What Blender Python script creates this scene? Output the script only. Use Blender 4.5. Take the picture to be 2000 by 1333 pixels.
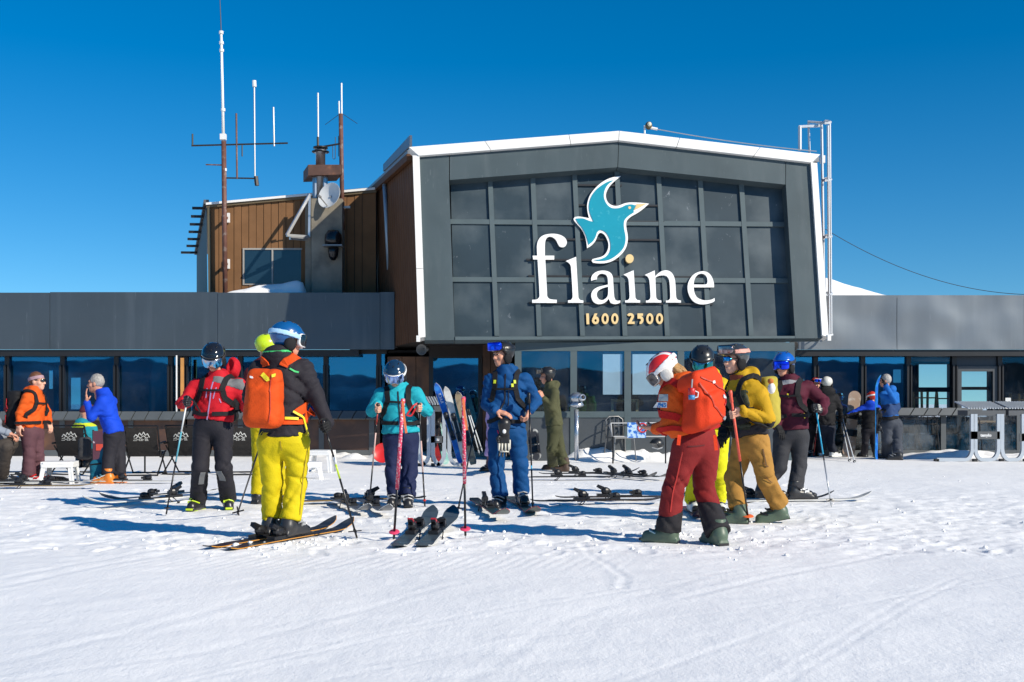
import bpy, bmesh, math, random
import numpy as np
from mathutils import Vector, Matrix
random.seed(7); RNG = np.random.default_rng(11)
for _o in list(bpy.data.objects): bpy.data.objects.remove(_o)
SC = bpy.context.scene; COL = SC.collection
R = math.radians
# ---------------------------------------------------------------- camera
F, H, CY = 4500.0, 1.12, 790.0          # F/Y = photo pixels per metre at depth unit Y; horizon row; eye height in metres
FC = 2200.0; KY = FC/F                  # focal length in photo pixels; metres per depth unit
cam_d = bpy.data.cameras.new('camera'); cam = bpy.data.objects.new('camera', cam_d); COL.objects.link(cam)
cam.location = (0, 0, H); cam.rotation_euler = (R(90), 0, 0)
cam_d.sensor_width = 36.0; cam_d.lens = FC/2000*36; cam_d.shift_y = (CY-666.5)/2000
cam_d.clip_start = .3; cam_d.clip_end = 20000
SC.camera = cam
# ---------------------------------------------------------------- sky, sun, exposure
SUN_AZ, SUN_EL = 54.0, 30.0             # light travels to the left of straight-away by SUN_AZ
world = bpy.data.worlds.new('World'); SC.world = world; world.use_nodes = True
wn = world.node_tree; wn.nodes.clear()
w_out = wn.nodes.new('ShaderNodeOutputWorld'); w_bg = wn.nodes.new('ShaderNodeBackground')
w_sky = wn.nodes.new('ShaderNodeTexSky'); w_sky.sky_type = 'NISHITA'; w_sky.sun_disc = False
w_sky.sun_elevation = R(SUN_EL); w_sky.sun_rotation = R(180-SUN_AZ)
w_sky.altitude = 2500; w_sky.air_density = 1.0; w_sky.dust_density = 0.0; w_sky.ozone_density = 3.0
w_tc = wn.nodes.new('ShaderNodeTexCoord'); w_map = wn.nodes.new('ShaderNodeVectorMath'); w_map.operation = 'MULTIPLY_ADD'
w_map.inputs[1].default_value = (1, 1, .8); w_map.inputs[2].default_value = (0, 0, .055)
w_hsv = wn.nodes.new('ShaderNodeHueSaturation'); w_hsv.inputs['Saturation'].default_value = 1.42; w_hsv.inputs['Hue'].default_value = .511
wn.links.new(w_tc.outputs['Generated'], w_map.inputs[0]); wn.links.new(w_map.outputs[0], w_sky.inputs['Vector'])
w_tint = wn.nodes.new('ShaderNodeMix'); w_tint.data_type = 'RGBA'; w_tint.blend_type = 'MULTIPLY'; w_tint.inputs['Factor'].default_value = 1; w_tint.inputs['B'].default_value = (1.0, .97, .73, 1)
wn.links.new(w_sky.outputs[0], w_hsv.inputs['Color']); wn.links.new(w_hsv.outputs[0], w_tint.inputs['A']); wn.links.new(w_tint.outputs['Result'], w_bg.inputs['Color'])
w_bg.inputs['Strength'].default_value = .126
wn.links.new(w_bg.outputs[0], w_out.inputs['Surface'])
sun_d = bpy.data.lights.new('sun', 'SUN'); sun_d.energy = 4.15; sun_d.angle = R(.53); sun_d.color = (1.0, .92, .785)
sun = bpy.data.objects.new('sun', sun_d); COL.objects.link(sun)
LD = Vector((-math.sin(R(SUN_AZ))*math.cos(R(SUN_EL)), math.cos(R(SUN_AZ))*math.cos(R(SUN_EL)), -math.sin(R(SUN_EL))))
sun.rotation_euler = LD.to_track_quat('-Z', 'Y').to_euler()
sun.location = (20, -20, 30)
SC.view_settings.view_transform = 'Standard'; SC.view_settings.look = 'None'
SC.view_settings.exposure = .44; SC.view_settings.gamma = 1.0
SC.cycles.use_denoising = True
SC.cycles.max_bounces = 6; SC.cycles.transparent_max_bounces = 12
SC.cycles.caustics_reflective = False; SC.cycles.caustics_refractive = False

# ---------------------------------------------------------------- helpers: placing, objects, materials
def P(px, py, Y): return Vector(((px-1000)*Y/F, Y*KY, H+(CY-py)*Y/F))   # photo pixel at a known depth -> metres
def gY(py): return H*F/(py-CY)                                          # distance of flat ground seen at this row
def V(*a): return Vector(a)
WORLD = {}
def wm(o): return WORLD.get(o.name, Matrix())
def thing(name, label, cat, loc=(0, 0, 0), group=None):
    o = bpy.data.objects.new(name, None); COL.objects.link(o); o.location = loc; o.empty_display_size = .2
    tag(o, label, cat, group); WORLD[o.name] = Matrix.Translation(Vector(loc)); return o
def tag(o, label, cat, group=None):
    o['label'] = label; o['category'] = cat
    if group: o['group'] = group
    return o
def link(o, parent=None, M=None):
    COL.objects.link(o)
    if M is not None: o.matrix_basis = M
    W = M if M is not None else Matrix()
    if parent is not None:
        o.parent = parent
        if M is not None and parent.type == 'MESH': W = wm(parent) @ M          # sub-part given in its parent's own coordinates
        else: o.matrix_parent_inverse = wm(parent).inverted()
    WORLD[o.name] = W.copy(); return o
def mesh(name, v, f, smooth=False):
    me = bpy.data.meshes.new(name)
    if isinstance(v, np.ndarray) and isinstance(f, np.ndarray):
        me.vertices.add(len(v)); me.vertices.foreach_set('co', np.asarray(v, np.float32).ravel())
        n, k = f.shape
        me.loops.add(n*k); me.loops.foreach_set('vertex_index', f.astype(np.int32).ravel())
        me.polygons.add(n); me.polygons.foreach_set('loop_start', np.arange(0, n*k, k, dtype=np.int32))
        me.update(calc_edges=True)
    else:
        me.from_pydata([tuple(x) for x in v], [], f)
    if smooth: me.polygons.foreach_set('use_smooth', [True]*len(me.polygons))
    me.update(); return me
def obj(name, me, mat, parent=None, M=None):
    o = bpy.data.objects.new(name, me)
    if mat is not None:
        if len(me.materials) == 0: me.materials.append(mat)
        elif me.materials[0] is not mat:
            o.material_slots[0].link = 'OBJECT'; o.material_slots[0].material = mat
    return link(o, parent, M)

class MB:
    def __init__(s): s.v = []; s.f = []
    def add(s, v, f):
        n = len(s.v); s.v += [tuple(x) for x in v]; s.f += [tuple(i+n for i in q) for q in f]; return s
    def box(s, c, size, ax=None):
        ax = ax or (V(1, 0, 0), V(0, 1, 0), V(0, 0, 1)); c = Vector(c); v = []
        for dz in (-.5, .5):
            for dy in (-.5, .5):
                for dx in (-.5, .5): v.append(c+ax[0]*dx*size[0]+ax[1]*dy*size[1]+ax[2]*dz*size[2])
        return s.add(v, [(0, 2, 3, 1), (4, 5, 7, 6), (0, 1, 5, 4), (2, 6, 7, 3), (0, 4, 6, 2), (1, 3, 7, 5)])
    def hexa(s, q, r):        # two quads (front, back), same winding
        s.add(list(q)+list(r), [(0, 1, 2, 3), (7, 6, 5, 4), (0, 4, 5, 1), (1, 5, 6, 2), (2, 6, 7, 3), (3, 7, 4, 0)]); return s
    def bar(s, a, b, w, h, up=None):
        a = Vector(a); b = Vector(b); d = (b-a); L = d.length; d.normalize(); up = Vector(up) if up else (V(0, 0, 1) if abs(d.z) < .9 else V(0, 1, 0))
        x = d.cross(up).normalized(); z = x.cross(d).normalized()
        return s.box((a+b)/2, (w, L, h), (x, d, z))
    def tube(s, path, r, n=8, cap=True):
        path = [Vector(p) for p in path]; rs = r if isinstance(r, (list, tuple)) else [r]*len(path)
        v = []; f = []; prev = None
        for i, p in enumerate(path):
            d = (path[min(i+1, len(path)-1)]-path[max(i-1, 0)])
            if d.length < 1e-9: d = V(0, 0, 1)
            d.normalize()
            if prev is None:
                u = d.cross(V(0, 0, 1) if abs(d.z) < .9 else V(1, 0, 0)).normalized()
            else: u = (prev-d*prev.dot(d)).normalized()
            prev = u; w = d.cross(u)
            for k in range(n):
                a = 2*math.pi*k/n; v.append(p+(u*math.cos(a)+w*math.sin(a))*rs[i])
        m = len(path)
        for i in range(m-1):
            for k in range(n):
                k2 = (k+1) % n; f.append((i*n+k, i*n+k2, (i+1)*n+k2, (i+1)*n+k))
        if cap: f.append(tuple(range(n-1, -1, -1))); f.append(tuple((m-1)*n+k for k in range(n)))
        return s.add(v, f)
    def ribbon(s, path, nrm, w, t):     # flat strap: path points, normals, width, thickness
        path = [Vector(p) for p in path]; v = []; f = []
        for i, p in enumerate(path):
            d = (path[min(i+1, len(path)-1)]-path[max(i-1, 0)]).normalized(); n = Vector(nrm[i]).normalized(); x = d.cross(n).normalized()
            v += [p-x*w/2, p+x*w/2, p+x*w/2+n*t, p-x*w/2+n*t]
        for i in range(len(path)-1):
            for k in range(4): k2 = (k+1) % 4; f.append((i*4+k, i*4+k2, i*4+4+k2, i*4+4+k))
        f.append((3, 2, 1, 0)); m = (len(path)-1)*4; f.append((m, m+1, m+2, m+3))
        return s.add(v, f)
    def lathe(s, prof, M=None, n=16):   # prof [(r,z)] about z, mapped by M
        M = M or Matrix(); v = []; f = []
        for r, z in prof:
            for k in range(n): a = 2*math.pi*k/n; v.append(M @ V(r*math.cos(a), r*math.sin(a), z))
        for i in range(len(prof)-1):
            for k in range(n): k2 = (k+1) % n; f.append((i*n+k, i*n+k2, i*n+n+k2, i*n+n+k))
        f.append(tuple(range(n-1, -1, -1))); m = (len(prof)-1)*n; f.append(tuple(m+k for k in range(n)))
        return s.add(v, f)
    def ell(s, c, rad, M=None, n=10, m=7):
        M = M or Matrix(); v = []; f = []
        for i in range(m+1):
            t = math.pi*i/m
            for k in range(n): a = 2*math.pi*k/n; v.append(Vector(c)+M.to_3x3() @ V(rad[0]*math.sin(t)*math.cos(a), rad[1]*math.sin(t)*math.sin(a), rad[2]*math.cos(t)))
        for i in range(m):
            for k in range(n): k2 = (k+1) % n; f.append((i*n+k, (i+1)*n+k, (i+1)*n+k2, i*n+k2))
        return s.add(v, f)
    def build(s, name, mat, parent=None, smooth=False, M=None):
        me = mesh(name, s.v, s.f, smooth); return obj(name, me, mat, parent, M)

MATS = {}
def mat(name, col, rough=.6, metal=0., var=.08, vscale=3., bump=0., bscale=30., spec=.5, coat=0., detail=4., col2=None, c2scale=6., c2lo=.55, c2hi=.7, emit=None, sheen=0.):
    if name in MATS: return MATS[name]
    m = bpy.data.materials.new(name); m.use_nodes = True; nt = m.node_tree; b = nt.nodes['Principled BSDF']
    b.inputs['Roughness'].default_value = rough; b.inputs['Metallic'].default_value = metal; b.inputs['Specular IOR Level'].default_value = spec
    b.inputs['Coat Weight'].default_value = coat; b.inputs['Sheen Weight'].default_value = sheen
    tc = nt.nodes.new('ShaderNodeTexCoord'); N = nt.nodes.new
    n1 = N('ShaderNodeTexNoise'); n1.inputs['Scale'].default_value = vscale; n1.inputs['Detail'].default_value = detail
    nt.links.new(tc.outputs['Object'], n1.inputs['Vector'])
    mr = N('ShaderNodeMapRange'); mr.inputs['From Min'].default_value = .25; mr.inputs['From Max'].default_value = .75
    mr.inputs['To Min'].default_value = 1-var; mr.inputs['To Max'].default_value = 1+var
    nt.links.new(n1.outputs['Fac'], mr.inputs['Value'])
    mx = N('ShaderNodeMix'); mx.data_type = 'RGBA'; mx.blend_type = 'MULTIPLY'; mx.inputs['Factor'].default_value = 1
    mx.inputs['A'].default_value = (*col, 1); nt.links.new(mr.outputs[0], mx.inputs['B'])
    last = mx.outputs['Result']
    if col2 is not None:
        n2 = N('ShaderNodeTexNoise'); n2.inputs['Scale'].default_value = c2scale; n2.inputs['Detail'].default_value = 6; nt.links.new(tc.outputs['Object'], n2.inputs['Vector'])
        r2 = N('ShaderNodeMapRange'); r2.inputs['From Min'].default_value = c2lo; r2.inputs['From Max'].default_value = c2hi; nt.links.new(n2.outputs['Fac'], r2.inputs['Value'])
        m2 = N('ShaderNodeMix'); m2.data_type = 'RGBA'; nt.links.new(r2.outputs[0], m2.inputs['Factor']); nt.links.new(last, m2.inputs['A']); m2.inputs['B'].default_value = (*col2, 1)
        last = m2.outputs['Result']
    nt.links.new(last, b.inputs['Base Color'])
    if bump:
        n3 = N('ShaderNodeTexNoise'); n3.inputs['Scale'].default_value = bscale; n3.inputs['Detail'].default_value = 3; nt.links.new(tc.outputs['Object'], n3.inputs['Vector'])
        bp = N('ShaderNodeBump'); bp.inputs['Strength'].default_value = bump; bp.inputs['Distance'].default_value = .01; nt.links.new(n3.outputs['Fac'], bp.inputs['Height']); nt.links.new(bp.outputs[0], b.inputs['Normal'])
    MATS[name] = m; return m
def srgb(r, g, b):
    f = lambda c: ((c/255+.055)/1.055)**2.4 if c/255 > .04045 else c/255/12.92
    return (f(r), f(g), f(b))
def fabric(name, col, rough=.75, bump=.35):
    if 'fabric_'+name in MATS: return MATS['fabric_'+name]
    m = mat('fabric_'+name, col, rough, var=.10, vscale=9, bump=bump, bscale=90, spec=.22); nt = m.node_tree; b = nt.nodes['Principled BSDF']; N = nt.nodes.new
    fine = b.inputs['Normal'].links[0].from_node; tc = N('ShaderNodeTexCoord'); mp = N('ShaderNodeMapping'); mp.inputs['Scale'].default_value = (1, 1, 1.5); mp.inputs['Rotation'].default_value = (.5, .35, 0); nt.links.new(tc.outputs['Object'], mp.inputs[0])
    n = N('ShaderNodeTexNoise'); n.noise_type = 'RIDGED_MULTIFRACTAL'; n.inputs['Scale'].default_value = 5.5; n.inputs['Detail'].default_value = 2.5; n.inputs['Distortion'].default_value = .7; nt.links.new(mp.outputs[0], n.inputs['Vector'])
    bp = N('ShaderNodeBump'); bp.invert = True; bp.inputs['Strength'].default_value = .75; bp.inputs['Distance'].default_value = .022; nt.links.new(n.outputs['Fac'], bp.inputs['Height']); nt.links.new(bp.outputs[0], fine.inputs['Normal']); return m
def plastic(name, col, rough=.3, coat=.0): return mat('plastic_'+name, col, rough, var=.05, vscale=9, coat=coat)

# 2-D outlines (with holes) -> flat extruded mesh, mapped by fn(x, y, z)
def smooth_outline(pts, sub=4, corner=42):
    n = len(pts); P2 = [Vector((p[0], p[1])) for p in pts]; out = []; cor = []
    for i in range(n):
        a = P2[i]-P2[i-1]; b = P2[(i+1) % n]-P2[i]; cor.append(a.length > 0 and b.length > 0 and abs(a.angle_signed(b)) > R(corner))
    for i in range(n):
        p0, p1, p2, p3 = P2[i-1], P2[i], P2[(i+1) % n], P2[(i+2) % n]; j = (i+1) % n
        if cor[i] and cor[j]: out.append(p1); continue
        L = (p2-p1).length
        def tg(a, b, c):
            t = (c-a); return t.normalized()*L if t.length > 0 else t
        t1 = (p2-p1) if cor[i] else tg(p0, p1, p2); t2 = (p2-p1) if cor[j] else tg(p1, p2, p3)
        for k in range(sub):
            t = k/sub; h1 = 2*t**3-3*t*t+1; h2 = t**3-2*t*t+t; h3 = -2*t**3+3*t*t; h4 = t**3-t*t
            out.append(p1*h1+t1*h2+p2*h3+t2*h4)
    return out
def outline_mesh(name, loops, depth, fn, smooth_it=True):
    cu = bpy.data.curves.new('tmp', 'CURVE'); cu.dimensions = '2D'; cu.fill_mode = 'BOTH'; cu.extrude = .5
    for lp in loops:
        q = smooth_outline(lp) if smooth_it else [Vector((p[0], p[1])) for p in lp]
        sp = cu.splines.new('POLY'); sp.points.add(len(q)-1); sp.use_cyclic_u = True
        for i, p in enumerate(q): sp.points[i].co = (p.x, p.y, 0, 1)
    o = bpy.data.objects.new('tmp', cu); me = bpy.data.meshes.new_from_object(o)
    bpy.data.objects.remove(o); bpy.data.curves.remove(cu)
    me.name = name
    for v in me.vertices: v.co = fn(v.co.x, v.co.y, (v.co.z+.5)*depth)
    bm = bmesh.new(); bm.from_mesh(me); bmesh.ops.remove_doubles(bm, verts=bm.verts, dist=1e-5); bmesh.ops.recalc_face_normals(bm, faces=bm.faces); bm.to_mesh(me); bm.free()
    return me
def text_mesh(name, s, fn, size=1., depth=.002, bold=.0, align='CENTER'):
    cu = bpy.data.curves.new('tmp', 'FONT'); cu.body = s; cu.size = size; cu.extrude = 0.; cu.offset = bold; cu.align_x = align; cu.resolution_u = 3
    o = bpy.data.objects.new('tmp', cu); me = bpy.data.meshes.new_from_object(o); bpy.data.objects.remove(o); bpy.data.curves.remove(cu)
    me.name = name
    for v in me.vertices: v.co = fn(v.co.x, v.co.y, 0.)
    return me

# ---------------------------------------------------------------- signed-distance modelling (numpy) for bodies, clothes, boots, helmets, packs
def A(v): return np.array([v[0], v[1], v[2]], float)
def cap(p, a, b, ra, rb):
    a = A(a); b = A(b); d = b-a; L = max(d@d, 1e-9); t = np.clip(((p-a)@d)/L, 0, 1)
    return np.linalg.norm(p-(a+t[:, None]*d), axis=1)-(ra+(rb-ra)*t)
def ellipsoid(p, c, rad, ax=None):
    q = p-A(c)
    if ax is not None: q = np.stack([q@A(x) for x in ax], 1)
    k = np.linalg.norm(q/np.array(rad), axis=1); return (k-1)*min(rad)
def rbox(p, c, half, r, ax=None):
    q = p-A(c)
    if ax is not None: q = np.stack([q@A(x) for x in ax], 1)
    q = np.abs(q)-(np.array(half)-r); return np.linalg.norm(np.maximum(q, 0), axis=1)+np.minimum(q.max(1), 0)-r
def smin(a, b, k):
    h = np.maximum(k-np.abs(a-b), 0)/k; return np.minimum(a, b)-h*h*k*.25
def smax(a, b, k): return -smin(-a, -b, k)
def tor(p, base, top, side, fwd, prof, capr=.03):      # bulged elliptic column: prof [(t, halfwidth, halfdepth, fwd shift)]
    base = A(base); top = A(top); ax = top-base; L = np.linalg.norm(ax); ax = ax/L
    q = p-base; s = (q@ax)/L; x = q@A(side); y = q@A(fwd); y = y-s*L*(ax@A(fwd)); x = x-s*L*(ax@A(side))
    T = [c[0] for c in prof]; w = np.interp(s, T, [c[1] for c in prof]); d = np.interp(s, T, [c[2] for c in prof]); sh = np.interp(s, T, [c[3] if len(c) > 3 else 0 for c in prof])
    y = y-sh
    rr = (np.sqrt((x/w)**2+(y/d)**2+1e-9)-1)*np.minimum(w, d)
    return smax(rr, np.maximum(-(s-T[0])*L, (s-T[-1])*L), capr)
_K = RNG.normal(size=(24, 3)); _K /= np.linalg.norm(_K, axis=1)[:, None]; _PH = RNG.uniform(0, 6.28, 24)
def wob(p, scale, seed=0, n=5):
    o = 0
    for i in range(n):
        k = _K[(i+seed) % 24]; o = o+np.sin(p@k*scale*(1+.35*i)+_PH[(i*3+seed) % 24]+1.3*np.sin(p@_K[(i+7+seed) % 24]*scale*.6+_PH[i]))
    return o/n
def folds(p, freq, amp, seed=0, tilt=.45):
    # cloth creases: sharp valleys that run across the limb, in patches; never outside the smooth surface
    o = 0
    for i in range(2):
        a = 1.7*seed+2.4*i; d = np.array([tilt*math.cos(a), tilt*math.sin(a), 1.]); d /= np.linalg.norm(d)
        ph = p@d*freq*(1+.3*i)+1.9*np.sin(p@_K[(seed+i) % 24]*11+_PH[(seed+2*i) % 24])+1.2*np.sin(p@_K[(seed+5+i) % 24]*19+_PH[(seed+i+4) % 24])
        o = o+np.exp(-(np.sin(ph*.5)/.42)**2)*np.clip(.18+1.7*wob(p, 12, seed+3*i, 3), 0, 1)
    return amp*o
def sdf_mesh(fn, lo, hi, h):
    lo = np.array(lo, float); hi = np.array(hi, float); n = np.maximum(np.ceil((hi-lo)/h).astype(int)+1, 3)
    ax = [lo[i]+h*np.arange(n[i]) for i in range(3)]
    X, Y, Z = np.meshgrid(*ax, indexing='ij'); s = fn(np.stack([X.ravel(), Y.ravel(), Z.ravel()], 1)).reshape(n)
    ins = s < 0
    c = np.zeros(n-1, int)
    for i in (0, 1):
        for j in (0, 1):
            for k in (0, 1): c += ins[i:n[0]-1+i, j:n[1]-1+j, k:n[2]-1+k]
    act = (c > 0) & (c < 8); idx = -np.ones(n-1, int); idx[act] = np.arange(act.sum()); I = np.argwhere(act)
    if len(I) == 0: return np.zeros((0, 3)), np.zeros((0, 4), int)
    acc = np.zeros((len(I), 3)); cnt = np.zeros(len(I))
    crn = [np.array((i, j, k)) for i in (0, 1) for j in (0, 1) for k in (0, 1)]
    for a in range(8):
        for b in range(a+1, 8):
            d = crn[b]-crn[a]
            if np.abs(d).sum() != 1: continue
            pa = I+crn[a]; pb = I+crn[b]; sa = s[pa[:, 0], pa[:, 1], pa[:, 2]]; sb = s[pb[:, 0], pb[:, 1], pb[:, 2]]
            m = (sa < 0) != (sb < 0); t = sa[m]/(sa[m]-sb[m]); acc[m] += crn[a]+t[:, None]*d; cnt[m] += 1
    v = lo+(I+acc/cnt[:, None])*h
    quads = []
    for axn in range(3):
        o = [x for x in range(3) if x != axn]
        sl0 = [slice(None)]*3; sl1 = [slice(None)]*3; sl0[axn] = slice(0, n[axn]-1); sl1[axn] = slice(1, n[axn])
        E = np.argwhere(ins[tuple(sl0)] != ins[tuple(sl1)])
        E = E[(E[:, o[0]] > 0) & (E[:, o[1]] > 0) & (E[:, o[0]] < n[o[0]]-1) & (E[:, o[1]] < n[o[1]]-1)]
        if len(E) == 0: continue
        e0 = np.zeros(3, int); e1 = np.zeros(3, int); e0[o[0]] = 1; e1[o[1]] = 1
        g = lambda q: idx[q[:, 0], q[:, 1], q[:, 2]]
        q = np.stack([g(E-e0-e1), g(E-e1), g(E), g(E-e0)], 1)
        flip = ins[E[:, 0], E[:, 1], E[:, 2]] ^ (axn == 1)
        q[~flip] = q[~flip][:, ::-1]
        quads.append(q)
    q = np.concatenate(quads); q = q[(q >= 0).all(1)]
    return v, q
def sdf_obj(name, fn, lo, hi, h, m, parent=None, M=None):
    v, q = sdf_mesh(fn, lo, hi, h)
    return obj(name, mesh(name, v, q, True), m, parent, M)
def grad(fn, p, e=.004):
    g = np.stack([fn(p+np.array(d)*e)-fn(p-np.array(d)*e) for d in ((1, 0, 0), (0, 1, 0), (0, 0, 1))], 1); return g/(np.linalg.norm(g, axis=1)[:, None]+1e-9)
def onto(fn, pts, off=.006, it=5):      # pull points onto the surface fn = off
    p = np.array([A(x) for x in pts])
    for _ in range(it): p = p-grad(fn, p)*np.clip(fn(p)-off, -.08, .08)[:, None]
    return [Vector(x) for x in p], [Vector(x) for x in grad(fn, p)]
def polyline(pts, n):
    pts = [Vector(p) for p in pts]; L = [0]
    for a, b in zip(pts, pts[1:]): L.append(L[-1]+(b-a).length)
    out = []
    for i in range(n):
        t = L[-1]*i/(n-1); k = 0
        while k < len(L)-2 and L[k+1] < t: k += 1
        out.append(pts[k].lerp(pts[k+1], (t-L[k])/max(L[k+1]-L[k], 1e-9)))
    return out
# ================================================================ SETTING: snow, far ridge
def vnoise(x, y, seed):
    x = np.asarray(x, float); y = np.asarray(y, float); xi = np.floor(x).astype(np.int64); yi = np.floor(y).astype(np.int64); xf = x-xi; yf = y-yi
    def h(a, b):
        n = (a*374761393+b*668265263+seed*1274126177) & 0x7fffffff; n = ((n ^ (n >> 13))*1274126177) & 0x7fffffff; return ((n ^ (n >> 16)) & 0xffff)/65535.
    u = xf*xf*(3-2*xf); w = yf*yf*(3-2*yf)
    return (h(xi, yi)*(1-u)+h(xi+1, yi)*u)*(1-w)+(h(xi, yi+1)*(1-u)+h(xi+1, yi+1)*u)*w-.5
def fbm(x, y, seed, o=3):
    s = 0; a = 1
    for i in range(o): s = s+a*vnoise(x*2**i, y*2**i, seed+i); a *= .5
    return s
FEET = []     # (x, y) spots trodden down, filled below
def sstep(t): t = np.clip(t, 0, 1); return t*t*(3-2*t)
TRACKS = [([(0, 1135), (150, 1105), (330, 1072), (480, 1045)], .055, .03), ([(0, 1150), (180, 1112), (360, 1078), (520, 1056)], .055, .03),
          ([(1133, 1060), (1150, 1085), (1185, 1102), (1222, 1128), (1215, 1150)], .035, .03), ([(1250, 1062), (1290, 1080), (1340, 1086)], .04, .025),
          ([(385, 1060), (402, 1085), (398, 1098)], .03, .02), ([(0, 1290), (200, 1245), (420, 1190), (640, 1120)], .06, .02),
          ([(1330, 1170), (1500, 1130), (1700, 1090), (1830, 1050)], .05, .025), ([(1500, 1333), (1640, 1250), (1760, 1180), (1860, 1130)], .03, .012), ([(1530, 1333), (1665, 1253), (1780, 1184), (1880, 1133)], .03, .012), ([(300, 1333), (700, 1240), (1200, 1150), (1500, 1105)], .03, .010), ([(340, 1333), (740, 1244), (1240, 1153), (1540, 1107)], .03, .010), ([(0, 1210), (500, 1170), (1000, 1120)], .03, .010), ([(1200, 1333), (1600, 1200), (2000, 1120)], .03, .010), ([(600, 1333), (1000, 1250), (1600, 1170), (2000, 1140)], .03, .008),
          ([(640, 1110), (820, 1070), (1000, 1050), (1120, 1042)], .06, .025), ([(430, 1092), (620, 1060), (760, 1052)], .05, .02), ([(1420, 1078), (1640, 1048), (1900, 1012)], .05, .025),
          ([(1560, 1060), (1760, 1020), (1800, 985)], .05, .02), ([(0, 1060), (120, 1030), (260, 1010)], .05, .02), ([(900, 1333), (1100, 1210), (1400, 1120)], .05, .012), ([(0, 1330), (400, 1270), (900, 1140)], .05, .015)]
def ground_h(x, yr):
    y = yr/KY
    near = np.clip((34-y)/8, 0, 1)*np.clip((y-16.2)/1.6, 0, 1)
    z = .022*fbm(x*.35, yr*.4, 3)+.010*fbm(x*1.1, yr*1.2, 9)
    z = z+near*(.022*fbm(x*2.1+.3*yr, yr*2.6, 21)+.020*fbm(x*5, yr*7, 31, 2)+.009*fbm(x*13, yr*15, 35, 2))
    z = z+(1-near)*.005*fbm(x*5, yr*6, 41, 2)
    cord = sstep((16.9-np.abs(y-16.2)*1.0-15.9)/.8)*sstep((x+3.4)/1.2)*sstep((1.2-x)/1.0)+sstep((25.5-y)/2)*sstep((y-20.5)/2)*sstep((-2.2-x)/.8)
    z = z+cord*.0016*np.sin(2*math.pi*(x*.9-yr*.3)/.085)
    for pts, wd, dp in TRACKS:
        g = [((px-1000)*gY(py)/F, gY(py)*KY) for px, py in pts]; d = np.full(x.shape, 1e9)
        for (x0, y0), (x1, y1) in zip(g, g[1:]):
            dx, dy = x1-x0, y1-y0; t = np.clip(((x-x0)*dx+(yr-y0)*dy)/(dx*dx+dy*dy), 0, 1); d = np.minimum(d, np.hypot(x-x0-t*dx, yr-y0-t*dy))
        dp = dp*.11; wd = wd*.7; z = z-dp*np.exp(-(d/wd)**2)+dp*.55*np.exp(-((d-2.2*wd)/(wd*.8))**2)
    # trodden bank in front of the glass entrance and along the right-hand screen
    bank = sstep((y-44.6)/1.1)*sstep((47.2-y)/.4)*sstep((x-.75)/.8)*sstep((3.9-x)/.5)
    z = z+bank*(.20+.16*fbm(x*2.2, y*1.5, 51)+.12*fbm(x*5, y*5, 52, 2))
    rb = sstep((y-47.2)/.6)*sstep((50-y)/.4)*sstep((x-8)/.8)
    z = z+rb*np.maximum(0, .10+.16*fbm(x*1.6, y, 61))
    lb = sstep((y-46.5)/.8)*sstep((50-y)/.5)*sstep((-1.6-x)/.4)*sstep((x+4.4)/.4)
    z = z+lb*np.maximum(0, .05+.2*fbm(x*2.5, y, 66))
    rg = random.Random(5)
    for _ in range(240):
        py = rg.uniform(945, 1085); px = rg.uniform(60, 1980); gy = gY(py)*KY; gx = (px-1000)*gY(py)/F; a = rg.uniform(0, 3.14); dep = rg.uniform(.005, .013)
        m = (np.abs(x-gx) < .3) & (np.abs(yr-gy) < .3)
        if m.any():
            u = (x[m]-gx)*math.cos(a)+(yr[m]-gy)*math.sin(a); w = -(x[m]-gx)*math.sin(a)+(yr[m]-gy)*math.cos(a); d = np.sqrt((u/.15)**2+(w/.055)**2); z[m] = z[m]-dep*sstep((1.15-d)/.4)+dep*.45*np.exp(-((d-1.4)/.25)**2)
    for fx, fy in FEET:
        m = np.hypot(x-fx, yr-fy) < .6
        if m.any(): z[m] = z[m]*(1-np.exp(-(np.hypot(x[m]-fx, yr[m]-fy)/.24)**2))
    return z
def build_ground():
    rows = np.concatenate([[-6000, -1500, -400, -60, -15, 0, 1.5], np.geomspace(3, 28, 560), [32, 45, 80, 250, 900, 6000]])
    a = np.concatenate([[-2000, -300, -50, -10, -2.4, -1.0], np.linspace(-.56, .56, 520), [1.0, 2.4, 10, 50, 300, 2000]])
    Yg, Ag = np.meshgrid(rows, a, indexing='ij'); Xg = Ag*np.maximum(Yg, 3)
    Z = ground_h(Xg, Yg)
    fade = sstep((.56-np.abs(Ag))/.05)*sstep((Yg-3)/.5)*sstep((28-Yg)/1); Z = Z*fade-np.clip((-15-Yg)*.35, 0, 540)  # unseen ground behind the camera dropped so the panes reflect dark slopes
    v = np.stack([Xg.ravel(), Yg.ravel(), Z.ravel()], 1); nr, nc = Yg.shape
    i = np.arange((nr-1)*(nc-1)); r_, c_ = i//(nc-1), i % (nc-1); q = r_*nc+c_
    return v, np.stack([q, q+1, q+nc+1, q+nc], 1)
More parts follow.
